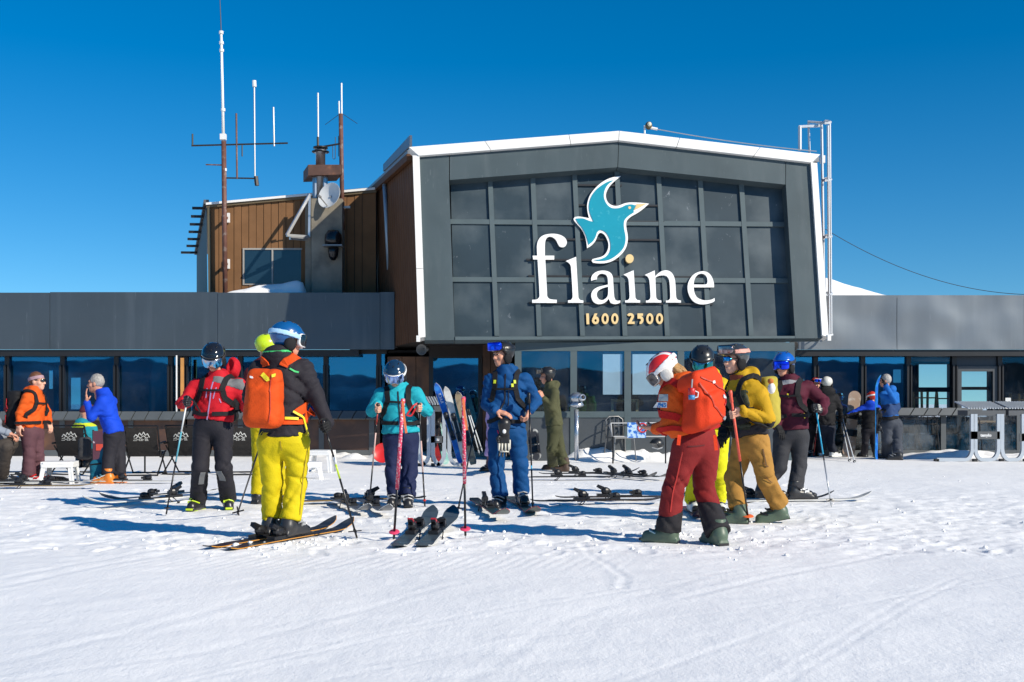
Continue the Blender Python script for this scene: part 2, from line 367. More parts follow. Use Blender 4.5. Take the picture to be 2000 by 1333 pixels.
def snow_mat():
    m = bpy.data.materials.new('snow'); m.use_nodes = True; nt = m.node_tree; b = nt.nodes['Principled BSDF']; N = nt.nodes.new
    b.inputs['Roughness'].default_value = .62; b.inputs['Specular IOR Level'].default_value = .25
    tc = N('ShaderNodeTexCoord'); mp = N('ShaderNodeMapping'); mp.inputs['Scale'].default_value = (1, .55, 1); nt.links.new(tc.outputs['Object'], mp.inputs['Vector'])
    n = N('ShaderNodeTexNoise'); n.inputs['Scale'].default_value = .8; n.inputs['Detail'].default_value = 6; nt.links.new(mp.outputs[0], n.inputs['Vector'])
    cr = N('ShaderNodeValToRGB'); cr.color_ramp.elements[0].position = .3; cr.color_ramp.elements[0].color = (.86, .86, .855, 1); cr.color_ramp.elements[1].position = .7; cr.color_ramp.elements[1].color = (.94, .93, .91, 1)
    nt.links.new(n.outputs['Fac'], cr.inputs[0])
    n4 = N('ShaderNodeTexNoise'); n4.inputs['Scale'].default_value = 9; n4.inputs['Detail'].default_value = 8; n4.inputs['Roughness'].default_value = .7; nt.links.new(mp.outputs[0], n4.inputs['Vector'])
    r4 = N('ShaderNodeMapRange'); r4.inputs['From Min'].default_value = .63; r4.inputs['From Max'].default_value = .72; r4.inputs['To Max'].default_value = .35; nt.links.new(n4.outputs['Fac'], r4.inputs['Value'])
    mx = N('ShaderNodeMix'); mx.data_type = 'RGBA'; nt.links.new(r4.outputs[0], mx.inputs['Factor']); nt.links.new(cr.outputs[0], mx.inputs['A']); mx.inputs['B'].default_value = (.60, .63, .68, 1)
    nt.links.new(mx.outputs['Result'], b.inputs['Base Color'])
    n2 = N('ShaderNodeTexNoise'); n2.inputs['Scale'].default_value = 9; n2.inputs['Detail'].default_value = 9; n2.inputs['Roughness'].default_value = .72; nt.links.new(mp.outputs[0], n2.inputs['Vector'])
    bp = N('ShaderNodeBump'); bp.inputs['Strength'].default_value = .42; bp.inputs['Distance'].default_value = .026; nt.links.new(n2.outputs['Fac'], bp.inputs['Height'])
    n3 = N('ShaderNodeTexNoise'); n3.inputs['Scale'].default_value = 45; n3.inputs['Detail'].default_value = 2; nt.links.new(tc.outputs['Object'], n3.inputs['Vector'])
    b2 = N('ShaderNodeBump'); b2.inputs['Strength'].default_value = .35; b2.inputs['Distance'].default_value = .006; nt.links.new(n3.outputs['Fac'], b2.inputs['Height']); nt.links.new(bp.outputs[0], b2.inputs['Normal'])
    nt.links.new(b2.outputs[0], b.inputs['Normal']); return m
SNOW = snow_mat()
def ridge():
    # mountain ridge far behind the photographer: only its reflection shows in the panes
    n = 160; v = []; f = []
    for i in range(n+1):
        a = R(-80+160*i/n); d = 3600
        hgt = 120+110*abs(float(fbm(np.array([i*.05]), np.array([.3]), 5)[0]))*1.6+.5*float(fbm(np.array([i*.25]), np.array([1.3]), 8)[0])*60
        for t, hh in ((1.0, -520), (1.1, hgt*.1-60), (1.2, hgt), (1.5, -520)):
            v.append((math.sin(a)*d*t, -math.cos(a)*d*t, hh))
    for i in range(n):
        for k in range(3): f.append((i*4+k, i*4+k+1, i*4+5+k, i*4+4+k))
    o = obj('mountains', mesh('mountains', v, f, False), mat('mountain_rock', (.05, .10, .15), .9, var=.5, vscale=.004, col2=(.20, .28, .36), c2scale=.005))
    o['kind'] = 'structure'
ridge()

# ================================================================ LODGE
M_FRAME = mat('dark_bronze_frame', (.012, .012, .013), .45, var=.15)
M_GREY = mat('grey_painted_panel', (.064, .088, .098), .55, spec=.2, var=.10, vscale=1.3, bump=.06, bscale=2.2, col2=(.080, .106, .116), c2scale=.9, c2lo=.5, c2hi=.8)
M_MULL = mat('grey_mullion', (.088, .118, .128), .55, var=.08, spec=.2)
M_WHITE = mat('white_trim', (.80, .79, .76), .45, var=.04, vscale=2)
M_BROWN = mat('brown_metal_siding', (.115, .056, .030), .6, var=.15, vscale=2.5, spec=.12)
M_TAN = mat('tan_board_siding', (.205, .105, .048), .65, spec=.15, var=.14, vscale=2.5, bump=.15, bscale=14)
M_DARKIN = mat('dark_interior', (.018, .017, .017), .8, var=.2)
M_SOFFIT = mat('soffit_boards', (.020, .015, .013), .7, var=.2)
def grey_metal(name, col, wave):
    m = mat(name, col, .42, metal=.55, var=.10, vscale=.7, bump=.05, bscale=9)
    nt = m.node_tree; b = nt.nodes['Principled BSDF']; N = nt.nodes.new
    tc = N('ShaderNodeTexCoord'); n = N('ShaderNodeTexNoise'); n.inputs['Scale'].default_value = .9; n.inputs['Detail'].default_value = 1
    nt.links.new(tc.outputs['Object'], n.inputs['Vector']); bp = N('ShaderNodeBump'); bp.inputs['Strength'].default_value = wave; bp.inputs['Distance'].default_value = .12
    nt.links.new(n.outputs['Fac'], bp.inputs['Height']); nt.links.new(bp.outputs[0], b.inputs['Normal']); return m
M_PARL = grey_metal('parapet_metal_left', (.085, .105, .12), .25)
M_PARR = grey_metal('parapet_metal_right_lit', (.20, .22, .235), 1.0)  # right sheets' brighter reflection is put into a lighter base colour
def glass_mat(name, tint, refl, rough=.015, dust=.0):
    m = bpy.data.materials.new(name); m.use_nodes = True; nt = m.node_tree; nt.nodes.clear(); N = nt.nodes.new
    o = N('ShaderNodeOutputMaterial'); t = N('ShaderNodeBsdfTransparent'); t.inputs[0].default_value = (*tint, 1)
    g = N('ShaderNodeBsdfGlossy'); g.inputs['Roughness'].default_value = rough; g.inputs['Color'].default_value = (.12, .60, 1, 1)
    tc = N('ShaderNodeTexCoord'); n = N('ShaderNodeTexNoise'); n.inputs['Scale'].default_value = .8; nt.links.new(tc.outputs['Object'], n.inputs['Vector'])
    bp = N('ShaderNodeBump'); bp.inputs['Strength'].default_value = .12; bp.inputs['Distance'].default_value = .02; nt.links.new(n.outputs['Fac'], bp.inputs['Height']); nt.links.new(bp.outputs[0], g.inputs['Normal'])
    fr = N('ShaderNodeLayerWeight'); fr.inputs['Blend'].default_value = .5; pw = N('ShaderNodeMath'); pw.operation = 'POWER'; pw.inputs[1].default_value = 5; nt.links.new(fr.outputs['Facing'], pw.inputs[0])
    mr = N('ShaderNodeMapRange'); mr.inputs['To Min'].default_value = refl; mr.inputs['To Max'].default_value = 1; nt.links.new(pw.outputs[0], mr.inputs['Value'])
    mx = N('ShaderNodeMixShader'); nt.links.new(mr.outputs[0], mx.inputs[0]); nt.links.new(t.outputs[0], mx.inputs[1]); nt.links.new(g.outputs[0], mx.inputs[2]); last = mx.outputs[0]
    if dust:
        d = N('ShaderNodeBsdfDiffuse'); d.inputs[0].default_value = (.55, .58, .6, 1); n2 = N('ShaderNodeTexNoise'); n2.inputs['Scale'].default_value = 1.1; n2.inputs['Detail'].default_value = 9; n2.inputs['Roughness'].default_value = .7
        nt.links.new(tc.outputs['Object'], n2.inputs['Vector']); r2 = N('ShaderNodeMapRange'); r2.inputs['From Min'].default_value = .42; r2.inputs['From Max'].default_value = .8; r2.inputs['To Max'].default_value = dust; nt.links.new(n2.outputs['Fac'], r2.inputs['Value'])
        m2 = N('ShaderNodeMixShader'); nt.links.new(r2.outputs[0], m2.inputs[0]); nt.links.new(last, m2.inputs[1]); nt.links.new(d.outputs[0], m2.inputs[2]); last = m2.outputs[0]
    nt.links.new(last, o.inputs[0]); MATS[name] = m; return m
G_WIN = glass_mat('window_glass', (.30, .55, .70), .25, dust=.04)
G_PORCH = glass_mat('porch_glass', (.80, .88, .92), .10, dust=.05)
G_CLEAR = glass_mat('clear_window_glass', (.80, .88, .92), .03, dust=.04)
G_SCREEN = glass_mat('screen_glass', (.72, .74, .76), .03, rough=.05, dust=.28)
def pane_mat():
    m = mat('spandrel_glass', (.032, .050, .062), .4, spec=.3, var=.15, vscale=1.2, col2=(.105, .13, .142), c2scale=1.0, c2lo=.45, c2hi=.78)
    nt = m.node_tree; b = nt.nodes['Principled BSDF']; N = nt.nodes.new
    src = b.inputs['Base Color'].links[0].from_socket
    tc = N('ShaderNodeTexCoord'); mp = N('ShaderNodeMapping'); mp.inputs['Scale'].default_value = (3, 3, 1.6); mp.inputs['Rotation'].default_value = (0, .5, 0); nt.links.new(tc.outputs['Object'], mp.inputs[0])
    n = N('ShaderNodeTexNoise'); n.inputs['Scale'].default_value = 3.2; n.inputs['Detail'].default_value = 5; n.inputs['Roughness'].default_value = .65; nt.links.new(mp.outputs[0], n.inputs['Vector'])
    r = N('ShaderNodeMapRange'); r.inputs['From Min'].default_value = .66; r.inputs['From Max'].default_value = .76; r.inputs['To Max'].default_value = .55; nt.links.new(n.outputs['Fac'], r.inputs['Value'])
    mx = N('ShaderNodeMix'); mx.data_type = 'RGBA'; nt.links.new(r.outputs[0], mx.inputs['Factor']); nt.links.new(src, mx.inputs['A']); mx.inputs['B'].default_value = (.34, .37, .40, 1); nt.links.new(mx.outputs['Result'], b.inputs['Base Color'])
    return m
M_PANE = pane_mat()
def streaks(m, amt, col):
    nt = m.node_tree; b = nt.nodes['Principled BSDF']; src = b.inputs['Base Color'].links[0].from_socket; N = nt.nodes.new; tc = N('ShaderNodeTexCoord')
    last = src
    for sc, lo, hi, a in (((5, 5, .35), .52, .78, amt), ((22, 22, 2.2), .66, .74, amt*1.6)):
        mp = N('ShaderNodeMapping'); mp.inputs['Scale'].default_value = sc; nt.links.new(tc.outputs['Object'], mp.inputs[0]); n = N('ShaderNodeTexNoise'); n.inputs['Scale'].default_value = 1; n.inputs['Detail'].default_value = 5; nt.links.new(mp.outputs[0], n.inputs['Vector'])
        r = N('ShaderNodeMapRange'); r.inputs['From Min'].default_value = lo; r.inputs['From Max'].default_value = hi; r.inputs['To Max'].default_value = a; nt.links.new(n.outputs['Fac'], r.inputs['Value'])
        mx = N('ShaderNodeMix'); mx.data_type = 'RGBA'; nt.links.new(r.outputs[0], mx.inputs['Factor']); nt.links.new(last, mx.inputs['A']); mx.inputs['B'].default_value = (*col, 1); last = mx.outputs['Result']
    nt.links.new(last, b.inputs['Base Color'])
streaks(M_GREY, .20, (.16, .18, .19)); streaks(M_PARL, .22, (.22, .25, .27)); streaks(M_PARR, .15, (.34, .36, .37)); streaks(M_WHITE, .25, (.60, .58, .54)); streaks(M_TAN, .25, (.12, .07, .04))
# --- raised gable block: its front leans back a little and faces slightly right
YAW = R(3.8); rdir = V(math.cos(YAW), math.sin(YAW), 0); bdir = V(-728/FC, 1, 0).normalized()
F0 = P(820, 666, 44.9); udir = (bdir*.73+V(0, 0, 4)).normalized(); fn_ = rdir.cross(udir).normalized()   # outward normal
if fn_.y > 0: fn_ = -fn_
def FP(px, py, off=0.):
    d = V((px-1000)/FC, 1, (CY-py)/FC); o = V(0, 0, H); q = F0+fn_*off
    return o+d*((q-o).dot(fn_)/d.dot(fn_))
def slab(name, px, off0, off1, m, parent, fnc=None):     # polygon in photo pixels on the front plane, between two depths
    fnc = fnc or FP
    a = [fnc(x, y, off1) for x, y in px]; nb = fn_*(off0-off1); b = [p+nb for p in a]; n = len(a); mb = MB()
    mb.add(a+b, [tuple(range(n)), tuple(range(2*n-1, n-1, -1))]+[(i, i+n, (i+1) % n+n, (i+1) % n) for i in range(n)])
    return mb.build(name, m, parent)
lodge = thing('ski_lodge', 'dark grey mountain restaurant with gabled glazed front and low flat wings', 'building', (3, 50, 0))
def lerp(a, b, t): return (a[0]+(b[0]-a[0])*t, a[1]+(b[1]-a[1])*t)
# grey cladding panels round the big window
oTL, oAP, oTR, oBR, oBL = (819, 304), (1208, 274), (1584, 317), (1606, 661), (829, 665)
wTL, wAP, wTR, wBR, wBL = (877, 352), (1206, 327), (1535, 361), (1553, 656), (888, 657)
front = MB().box((F0+rdir*4.2+bdir*.9+V(0, 0, -.02)), (.01, .01, .01)).build('front_cladding', M_GREY, lodge)
g = 1.0
slab('panel', [oTL, (877, 299.5), wTL, wBL, (888, 664.5), oBL], -.30, 0, M_GREY, front)
slab('panel', [(878.5, 299.4), oAP, wAP, (878.5, 351.9)], -.30, 0, M_GREY, front)
slab('panel', [(1209, 274.1), (1534, 311.3), (1534, 360.9), (1207.2, 327.1)], -.30, 0, M_GREY, front)
slab('panel', [(1535.3, 311.5), oTR, oBR, (1553.4, 661.3), wBR, wTR], -.30, 0, M_GREY, front)
slab('panel', [(889, 658), (1552.6, 656.6), (1552.6, 661.3), (889, 664.5)], -.30, 0.02, M_MULL, front)
# glazed wall: panes, mullions
cols_t = [880, 957.6, 1041, 1123, 1206, 1287, 1368, 1448, 1531]; cols_b = [888, 970.5, 1053.5, 1138, 1221, 1303.5, 1385.5, 1467.5, 1549]
def topy(x): return 352+(327-352)*(x-877)/(1206-877) if x < 1206 else 327+(361-327)*(x-1206)/(1535-1206)
def colx(i, y): return cols_t[i]+(cols_b[i]-cols_t[i])*(y-355)/300
rows_l = [433, 546]; rows_r = [438.5, 548.5]
def rowy(k, x): return rows_l[k]+(rows_r[k]-rows_l[k])*(x-880)/660
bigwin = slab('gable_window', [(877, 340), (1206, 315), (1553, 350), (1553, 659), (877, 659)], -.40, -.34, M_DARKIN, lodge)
HW = 4.6
for i in range(8):
    for k in range(3):
        def edge(j, ky):
            if ky == 0: y = topy(colx(j, 340))-6
            elif ky == 3: y = 658
            else: y = rowy(ky-1, colx(j, 440 if ky == 1 else 546))
            return y
        yl0, yl1, yr0, yr1 = edge(i, k), edge(i, k+1), edge(i+1, k), edge(i+1, k+1)
        q = [(colx(i, yl0), yl0), (colx(i+1, yr0), yr0), (colx(i+1, yr1), yr1), (colx(i, yl1), yl1)]
        slab('pane', q, -.335, -.275+.006*((i*7+k*5) % 3-1), M_PANE, bigwin)
for i in range(1, 8):
    y0 = topy(colx(i, 340))-3; slab('mullion', [(colx(i, y0)-HW, y0), (colx(i, y0)+HW, y0), (colx(i, 656)+HW, 656.5), (colx(i, 656)-HW, 656.5)], -.30, -.232, M_MULL, bigwin)
for k in range(2):
    for i in range(8):
        xa = colx(i, rows_l[k])+(HW+.1 if i else -4); xb = colx(i+1, rows_l[k])-(HW+.1 if i < 7 else -3); ya, yb = rowy(k, xa), rowy(k, xb)
        slab('mullion', [(xa, ya-4.6), (xb, yb-4.6), (xb, yb+4.6), (xa, ya+4.6)], -.30, -.238, M_MULL, bigwin)
# white verge trim, in lengths
tr = MB().box(FP(1210, 262, .03), (.01, .01, .01)).build('verge_trim', M_WHITE, lodge)
def seg(a0, a1, b0, b1, t0, t1, off=.09):
    slab('trim_length', [lerp(a0, a1, t0), lerp(a0, a1, t1), lerp(b0, b1, t1), lerp(b0, b1, t0)], -.25, off, M_WHITE, tr)
for t0, t1 in ((0, .36), (.363, .76), (.763, 1)): seg((799, 287.5), (1209, 256), (818, 304.3), (1208, 274.2), t0, t1)
for t0, t1 in ((.003, .30), (.303, .70), (.703, 1)): seg((1209, 256), (1602, 302), (1208, 274.2), (1585, 317.5), t0, t1)
for t0, t1 in ((0, .62), (.623, 1)): seg((806, 304), (817.5, 660), (819.3, 304.5), (831, 658), t0, t1, .07)
seg((1584, 317.5), (1606, 655), (1596, 319), (1618.5, 659), 0, 1, .07)
MB().box(FP(817, 662, .06), (.07, .07, .12)).build('drip_end', M_WHITE, lodge); MB().box(FP(1619, 660, .06), (.07, .07, .12)).build('drip_end', M_WHITE, lodge)
# block behind the front: side walls, roof, soffit
DEP = 8.0
cTL, cAP, cTR, cBR, cBL = [FP(*q, -.30) for q in ((808, 303), (1208, 272), (1590, 316), (1614, 661), (824, 665))]
def swall(name, top, bot, sgn, m):
    # vertical corrugation along the depth
    n = 150; v = []; f = []
    for i in range(n):
        t = i/(n-1)*DEP; o = rdir*sgn*(.010 if (i//2) % 2 else -.006)
        lean_t = top+bdir*t+o; lean_b = bot+bdir*t*1.0+o
        v += [lean_b, lean_t]
    for i in range(n-1): f.append((2*i, 2*i+2, 2*i+3, 2*i+1))
    return MB().add(v, f).build(name, m, lodge)
swall('side_wall', cTL, cBL, -1, M_BROWN); swall('side_wall', cTR, cBR, 1, M_BROWN)
roofm = mat('roof_sheet', (.23, .24, .25), .45, metal=.4, var=.1)
mb = MB(); up = V(0, 0, .10)
for a, b in ((cTL+rdir*-.12, cAP), (cAP, cTR+rdir*.12)):
    mb.hexa([a+bdir*.02, b+bdir*.02, b+bdir*DEP, a+bdir*DEP], [a+bdir*.02+up, b+bdir*.02+up, b+bdir*DEP+up, a+bdir*DEP+up])
mb.build('roof', roofm, lodge)
# raised gutter upstand on the first metres of the left eave + stepped snow guards behind
e0 = FP(800, 286, -.05); mb = MB(); mb.hexa([e0, e0+rdir*.05, e0+rdir*.05+bdir*2.6, e0+bdir*2.6], [e0+V(0, 0, .22), e0+rdir*.05+V(0, 0, .22), e0+rdir*.05+bdir*2.6+V(0, 0, .16), e0+bdir*2.6+V(0, 0, .16)])
mb.build('eave_upstand', mat('aged_zinc', (.17, .19, .22), .4, metal=.6), lodge)
e0 = cTL-rdir*.14; mb = MB(); mb.hexa([e0+V(0, 0, -.12), e0+rdir*.10+V(0, 0, -.12), e0+rdir*.10+bdir*DEP+V(0, 0, -.12), e0+bdir*DEP+V(0, 0, -.12)], [e0+V(0, 0, .02), e0+rdir*.1+V(0, 0, .02), e0+rdir*.1+bdir*DEP+V(0, 0, .02), e0+bdir*DEP+V(0, 0, .02)])
mb.build('eave_fascia', M_BROWN, lodge)
mb = MB(); mb.add([cBL, cBR, cBR+bdir*DEP, cBL+bdir*DEP], [(0, 1, 2, 3)]); mb.build('soffit', M_SOFFIT, lodge)
mb = MB(); mb.add([cTL+bdir*DEP, cAP+bdir*DEP, cTR+bdir*DEP, cBR+bdir*DEP, cBL+bdir*DEP], [(0, 1, 2, 3, 4)]); mb.build('back_wall', M_BROWN, lodge)
# downpipe on the left side wall
dp0 = cTL+bdir*2.55-rdir*.07; mb = MB(); mb.tube([dp0+V(0, 0, -.08), dp0+V(.1, 0, -2.05)], .045, 8); mb.build('downpipe', mat('pale_pipe', (.30, .40, .48), .4, metal=.3), lodge, True)

# --- low wings
YP = 50.2; ZB, ZT = P(0, 683, YP).z, P(0, 572, YP).z
def X(px, Y=YP): return (px-1000)*Y/F
def pbox(name, x0, x1, y0, y1, z0, z1, m, parent):
    y0, y1 = y0*KY, y1*KY
    return MB().box(((x0+x1)/2, (y0+y1)/2, (z0+z1)/2), (x1-x0, y1-y0, z1-z0)).build(name, m, parent)
par = pbox('parapet', X(-120), X(775), YP+.06, YP+.3, ZB+.03, ZT-.03, M_DARKIN, lodge)
for i, (a, b) in enumerate(((-120, 97), (97.6, 425), (425.6, 742), (742.6, 770))):
    # each sheet a touch out of plane
    o = (0, .012, -.008, .006)[i]; pbox('parapet_panel', X(a), X(b), YP+o, YP+.055+o, ZB, ZT+.012*(i % 2), M_PARL, par)
def wavy_panel(a, b, parent):
    n, m = 40, 12; v = []; f = []; x0, x1 = X(a), X(b)
    zt = P(0, 577, YP).z
    for j in range(m+1):
        for i in range(n+1):
            x = x0+(x1-x0)*i/n; z = ZB+(zt-ZB)*j/m; w = .030*float(fbm(np.array([x*.75]), np.array([z*.9]), 71, 2)[0])*math.sin(math.pi*min(1, max(0, j/m))); v.append((x, YP*KY+w, z))
    for j in range(m):
        for i in range(n): q = j*(n+1)+i; f.append((q, q+1, q+n+2, q+n+1))
    o = MB().add(v, f); n0 = len(o.v); o.v += [(p[0], YP*KY+.06, p[2]) for p in v]; o.f += [tuple(k+n0 for k in q[::-1]) for q in f]
    return o.build('parapet_panel', M_PARR, parent, True)
par2 = pbox('parapet', X(1545), X(2150), YP+.14, YP+.3, ZB+.03, P(0, 577, YP).z-.03, M_DARKIN, lodge)
wavy_panel(1545, 1751.5, par2); wavy_panel(1752.5, 2000, par2); wavy_panel(2001, 2150, par2)
# flat roofs, drip strip, room shell
pbox('flat_roof', X(-120), X(2150), YP+.3, YP+14, ZT-.35, ZT-.25, M_DARKIN, lodge)
pbox('drip_beam', X(-120), X(700), YP+.10, YP+.9, ZB-.14, ZB-.004, M_FRAME, lodge); pbox('drip_beam', X(1480), X(2150), YP+.10, YP+.9, ZB-.14, ZB-.004, M_FRAME, lodge)
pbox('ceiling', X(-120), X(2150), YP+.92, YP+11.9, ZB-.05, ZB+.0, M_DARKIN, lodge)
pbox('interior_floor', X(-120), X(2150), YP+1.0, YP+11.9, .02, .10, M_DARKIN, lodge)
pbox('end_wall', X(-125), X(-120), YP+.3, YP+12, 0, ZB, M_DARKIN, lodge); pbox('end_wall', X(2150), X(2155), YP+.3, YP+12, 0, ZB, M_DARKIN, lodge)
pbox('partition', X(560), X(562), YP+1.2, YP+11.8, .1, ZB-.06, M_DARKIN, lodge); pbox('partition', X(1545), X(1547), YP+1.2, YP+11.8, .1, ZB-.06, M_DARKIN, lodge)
# back wall with its own windows: the sky shows through them
YB = YP+12
def bX(px): return (px-1000)*YB/F
def bZ(py): return H+(CY-py)*YB/F
holes = [(-30, 6, 708, 776), (52, 76, 724, 795), (78, 106, 724, 760), (136, 160, 738, 800), (1742, 1762, 722, 748), (1792, 1852, 712, 757), (1792, 1852, 766, 815), (1872, 1930, 724, 756), (1872, 1930, 762, 815), (1960, 2090, 700, 748), (1960, 2090, 758, 815)]
xs = sorted({bX(-120*1.2), bX(2250)} | {bX(h[0]) for h in holes} | {bX(h[1]) for h in holes})
mb = MB()
for x0, x1 in zip(xs, xs[1:]):
    xm = (x0+x1)/2; cuts = sorted((bZ(h[3]), bZ(h[2])) for h in holes if bX(h[0]) < xm < bX(h[1])); z = 0.0
    for c0, c1 in cuts:
        if c0 > z: mb.box((xm, YB*KY, (z+c0)/2), (x1-x0, .2, c0-z))
        z = c1
    mb.box((xm, YB*KY, (z+ZB)/2), (x1-x0, .2, ZB-z))
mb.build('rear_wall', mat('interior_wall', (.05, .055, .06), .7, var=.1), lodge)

# window bands
YW = 51.0
def WX(px): return (px-1000)*YW/F
def WZ(py): return H+(CY-py)*YW/F
def band(posts, x_end, glass, label_top=693, bot=806, pw=9):
    w = MB().box(((WX(posts[0])+WX(x_end))/2, YW*KY, WZ(688)), (WX(x_end)-WX(posts[0]), .12, .09)).build('window_band', M_FRAME, lodge)
    MB().box(((WX(posts[0])+WX(x_end))/2, YW*KY, WZ(bot+2)), (WX(x_end)-WX(posts[0]), .12, .08)).build('sill', M_FRAME, w)
    for i, p in enumerate(posts):
        mb = MB(); mb.box((WX(p), YW*KY, (WZ(690)+WZ(bot))/2), (pw*YW/F, .13, WZ(690)-WZ(bot)+.02)); mb.box((WX(p)-.03, YW*KY-.09, (WZ(714)+WZ(bot))/2), (.045, .05, WZ(714)-WZ(bot))); mb.box((WX(p)+.045, YW*KY-.09, (WZ(714)+WZ(bot))/2), (.03, .05, WZ(714)-WZ(bot)))
        mb.build('post', M_FRAME, w)
        nx = posts[i+1] if i+1 < len(posts) else x_end
        if isinstance(glass, dict) and i in glass.get('skip', ()): continue
        gm = glass['m'][i] if isinstance(glass, dict) else glass
        MB().box(((WX(p)+WX(nx))/2, YW*KY+.01, (WZ(692)+WZ(bot))/2), (WX(nx)-WX(p)-pw*YW/F, .012, WZ(692)-WZ(bot))).build('pane', gm, w)
    return w
bw1 = band([-90, 16, 124, 229, 334, 352], 364, G_WIN)
bw2 = band([364, 470, 556, 637, 740], 756, G_WIN)
bw3 = band([1500, 1592, 1684, 1773, 1862, 1951, 2042], 2140, {'m': {0: G_WIN, 1: G_WIN, 2: G_WIN, 3: G_CLEAR, 4: G_CLEAR, 5: G_CLEAR, 6: G_CLEAR}, 'skip': (4,)})
# door in the right band
dr = MB(); M_DOOR = mat('door_frame_grey', (.060, .066, .072), .45)
for a, b, c, d in ((1867, 1876, 716, 884), (1937, 1946, 716, 884), (1876, 1937, 716, 726), (1876, 1937, 868, 884)):
    dr.box(((WX(a)+WX(b))/2, YW*KY-.02, (WZ(c)+WZ(d))/2), (WX(b)-WX(a), .09, WZ(c)-WZ(d)))
dr = dr.build('door', M_DOOR, lodge)
MB().box(((WX(1876)+WX(1937))/2, YW*KY-.01, (WZ(726)+WZ(868))/2), (WX(1937)-WX(1876), .012, WZ(726)-WZ(868))).build('pane', G_CLEAR, dr)
pbox('transom', WX(1867), WX(1946), YW-.03, YW+.03, WZ(716), WZ(692), mat('transom_panel', (.02, .03, .045), .4), lodge)
# entrance recess left of the glazed porch: brown boards, dark glass door
M_WOOD = mat('weathered_brown_board', (.085, .042, .024), .65, var=.3, vscale=3, bump=.3, bscale=20, col2=(.20, .09, .04), c2scale=2.2, c2lo=.5, c2hi=.75)
for a, b in ((757, 785), (786, 812), (813, 838)): pbox('board', X(a, 50.6), X(b, 50.6), 50.55, 50.7, .05, ZB-.15, M_WOOD, lodge)
pbox('recess_head', X(838, 50.6), X(975, 50.6), 50.5, 50.7, P(0, 697, 50.6).z, ZB+.2, M_SOFFIT, lodge)
d2 = MB()
for a, b, c, d in ((838, 846, 697, 893), (934, 942, 697, 893), (846, 934, 697, 700), (846, 934, 826, 834)):
    d2.box(((X(a, 50.6)+X(b, 50.6))/2, 50.6*KY, (P(0, c, 50.6).z+P(0, d, 50.6).z)/2), (X(b, 50.6)-X(a, 50.6), .09, P(0, c, 50.6).z-P(0, d, 50.6).z))
d2 = d2.build('recess_door', M_FRAME, lodge)
pbox('pane', X(846, 50.6), X(934, 50.6), 50.60, 50.612, P(0, 826, 50.6).z, P(0, 700, 50.6).z, G_WIN, d2)
for k, (a, b) in enumerate(((846, 876), (877, 905), (906, 934))): pbox('board', X(a, 50.6), X(b, 50.6), 50.57, 50.63, .03, P(0, 835, 50.6).z, M_WOOD, d2)
for a, b in ((943, 958), (959, 974)): pbox('board', X(a, 49.6), X(b, 49.6), 49.55, 50.55, .03, ZB+.1, M_WOOD, lodge)
pbox('recess_step', X(760, 49.8), X(990, 49.8), 49.2, 50.5, .0, .10, mat('pale_step', (.3, .27, .22), .8), lodge)
# glazed porch under the front
YQ = 45.6
def QX(px): return (px-1000)*YQ/F
def QZ(py): return H+(CY-py)*YQ/F
porch = pbox('porch', QX(1006), QX(1552), YQ, YQ+.12, QZ(686), QZ(669), M_MULL, lodge)
for x in (1012, 1120.5, 1226, 1330, 1434, 1546):
    pbox('porch_post', QX(x-6.5), QX(x+6.5), YQ+.006, YQ+.114, .0, QZ(686.2), M_MULL, porch)
for a, b in ((1018.6, 1114), (1127, 1219.5), (1232.5, 1323.5), (1336.5, 1427.5), (1440.5, 1539.5)):
    pbox('pane', QX(a), QX(b), YQ+.05, YQ+.062, QZ(804), QZ(686.2), G_PORCH, porch)
    pbox('rail', QX(a), QX(b), YQ+.012, YQ+.108, QZ(816), QZ(804), M_MULL, porch)
    pbox('lower_panel', QX(a), QX(b), YQ+.05, YQ+.07, .0, QZ(816), mat('porch_lower_panel', (.065, .073, .08), .35, col2=(.11, .12, .13), c2scale=1.5), porch)
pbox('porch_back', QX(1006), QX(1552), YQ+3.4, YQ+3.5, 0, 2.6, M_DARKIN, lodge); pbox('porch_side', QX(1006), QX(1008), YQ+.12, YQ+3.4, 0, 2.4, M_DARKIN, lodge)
# white boards and a wooden chair frame inside the porch
wb = mat('white_board', (.85, .86, .86), .5)
o = pbox('notice_board', QX(1178), QX(1216), YQ+.12, YQ+.16, QZ(771), QZ(692), wb, None); tag(o, 'white notice board behind the middle porch pane', 'board')
o = pbox('notice_board', QX(1236), QX(1291), YQ+.12, YQ+.16, QZ(771), QZ(692), wb, None); tag(o, 'wider white notice board behind the porch pane beside the striped helmet', 'board')
wf = mat('pale_pine', (.55, .37, .17), .55, var=.15, bump=.1)
mb = MB()
for a, b, c, d in ((1197, 1202, 782, 806), (1246, 1251, 782, 806), (1197, 1251, 780, 785)): mb.box(((QX(a)+QX(b))/2, YQ*KY+.4, (QZ(c)+QZ(d))/2), (QX(b)-QX(a), .05, QZ(c)-QZ(d)))
mb.box((QX(1224), YQ*KY+.6, QZ(808)), (QX(1251)-QX(1197), .45, .04))
for a in (1198, 1250): mb.box((QX(a), YQ*KY+.4, (QZ(808)+.1)/2), (.05, .05, QZ(808)-.1)); mb.box((QX(a), YQ*KY+.8, (QZ(808)+.1)/2), (.05, .05, QZ(808)-.1))
tag(mb.build('pine_chair', wf), 'pale pine chair standing inside the glazed porch', 'chair')

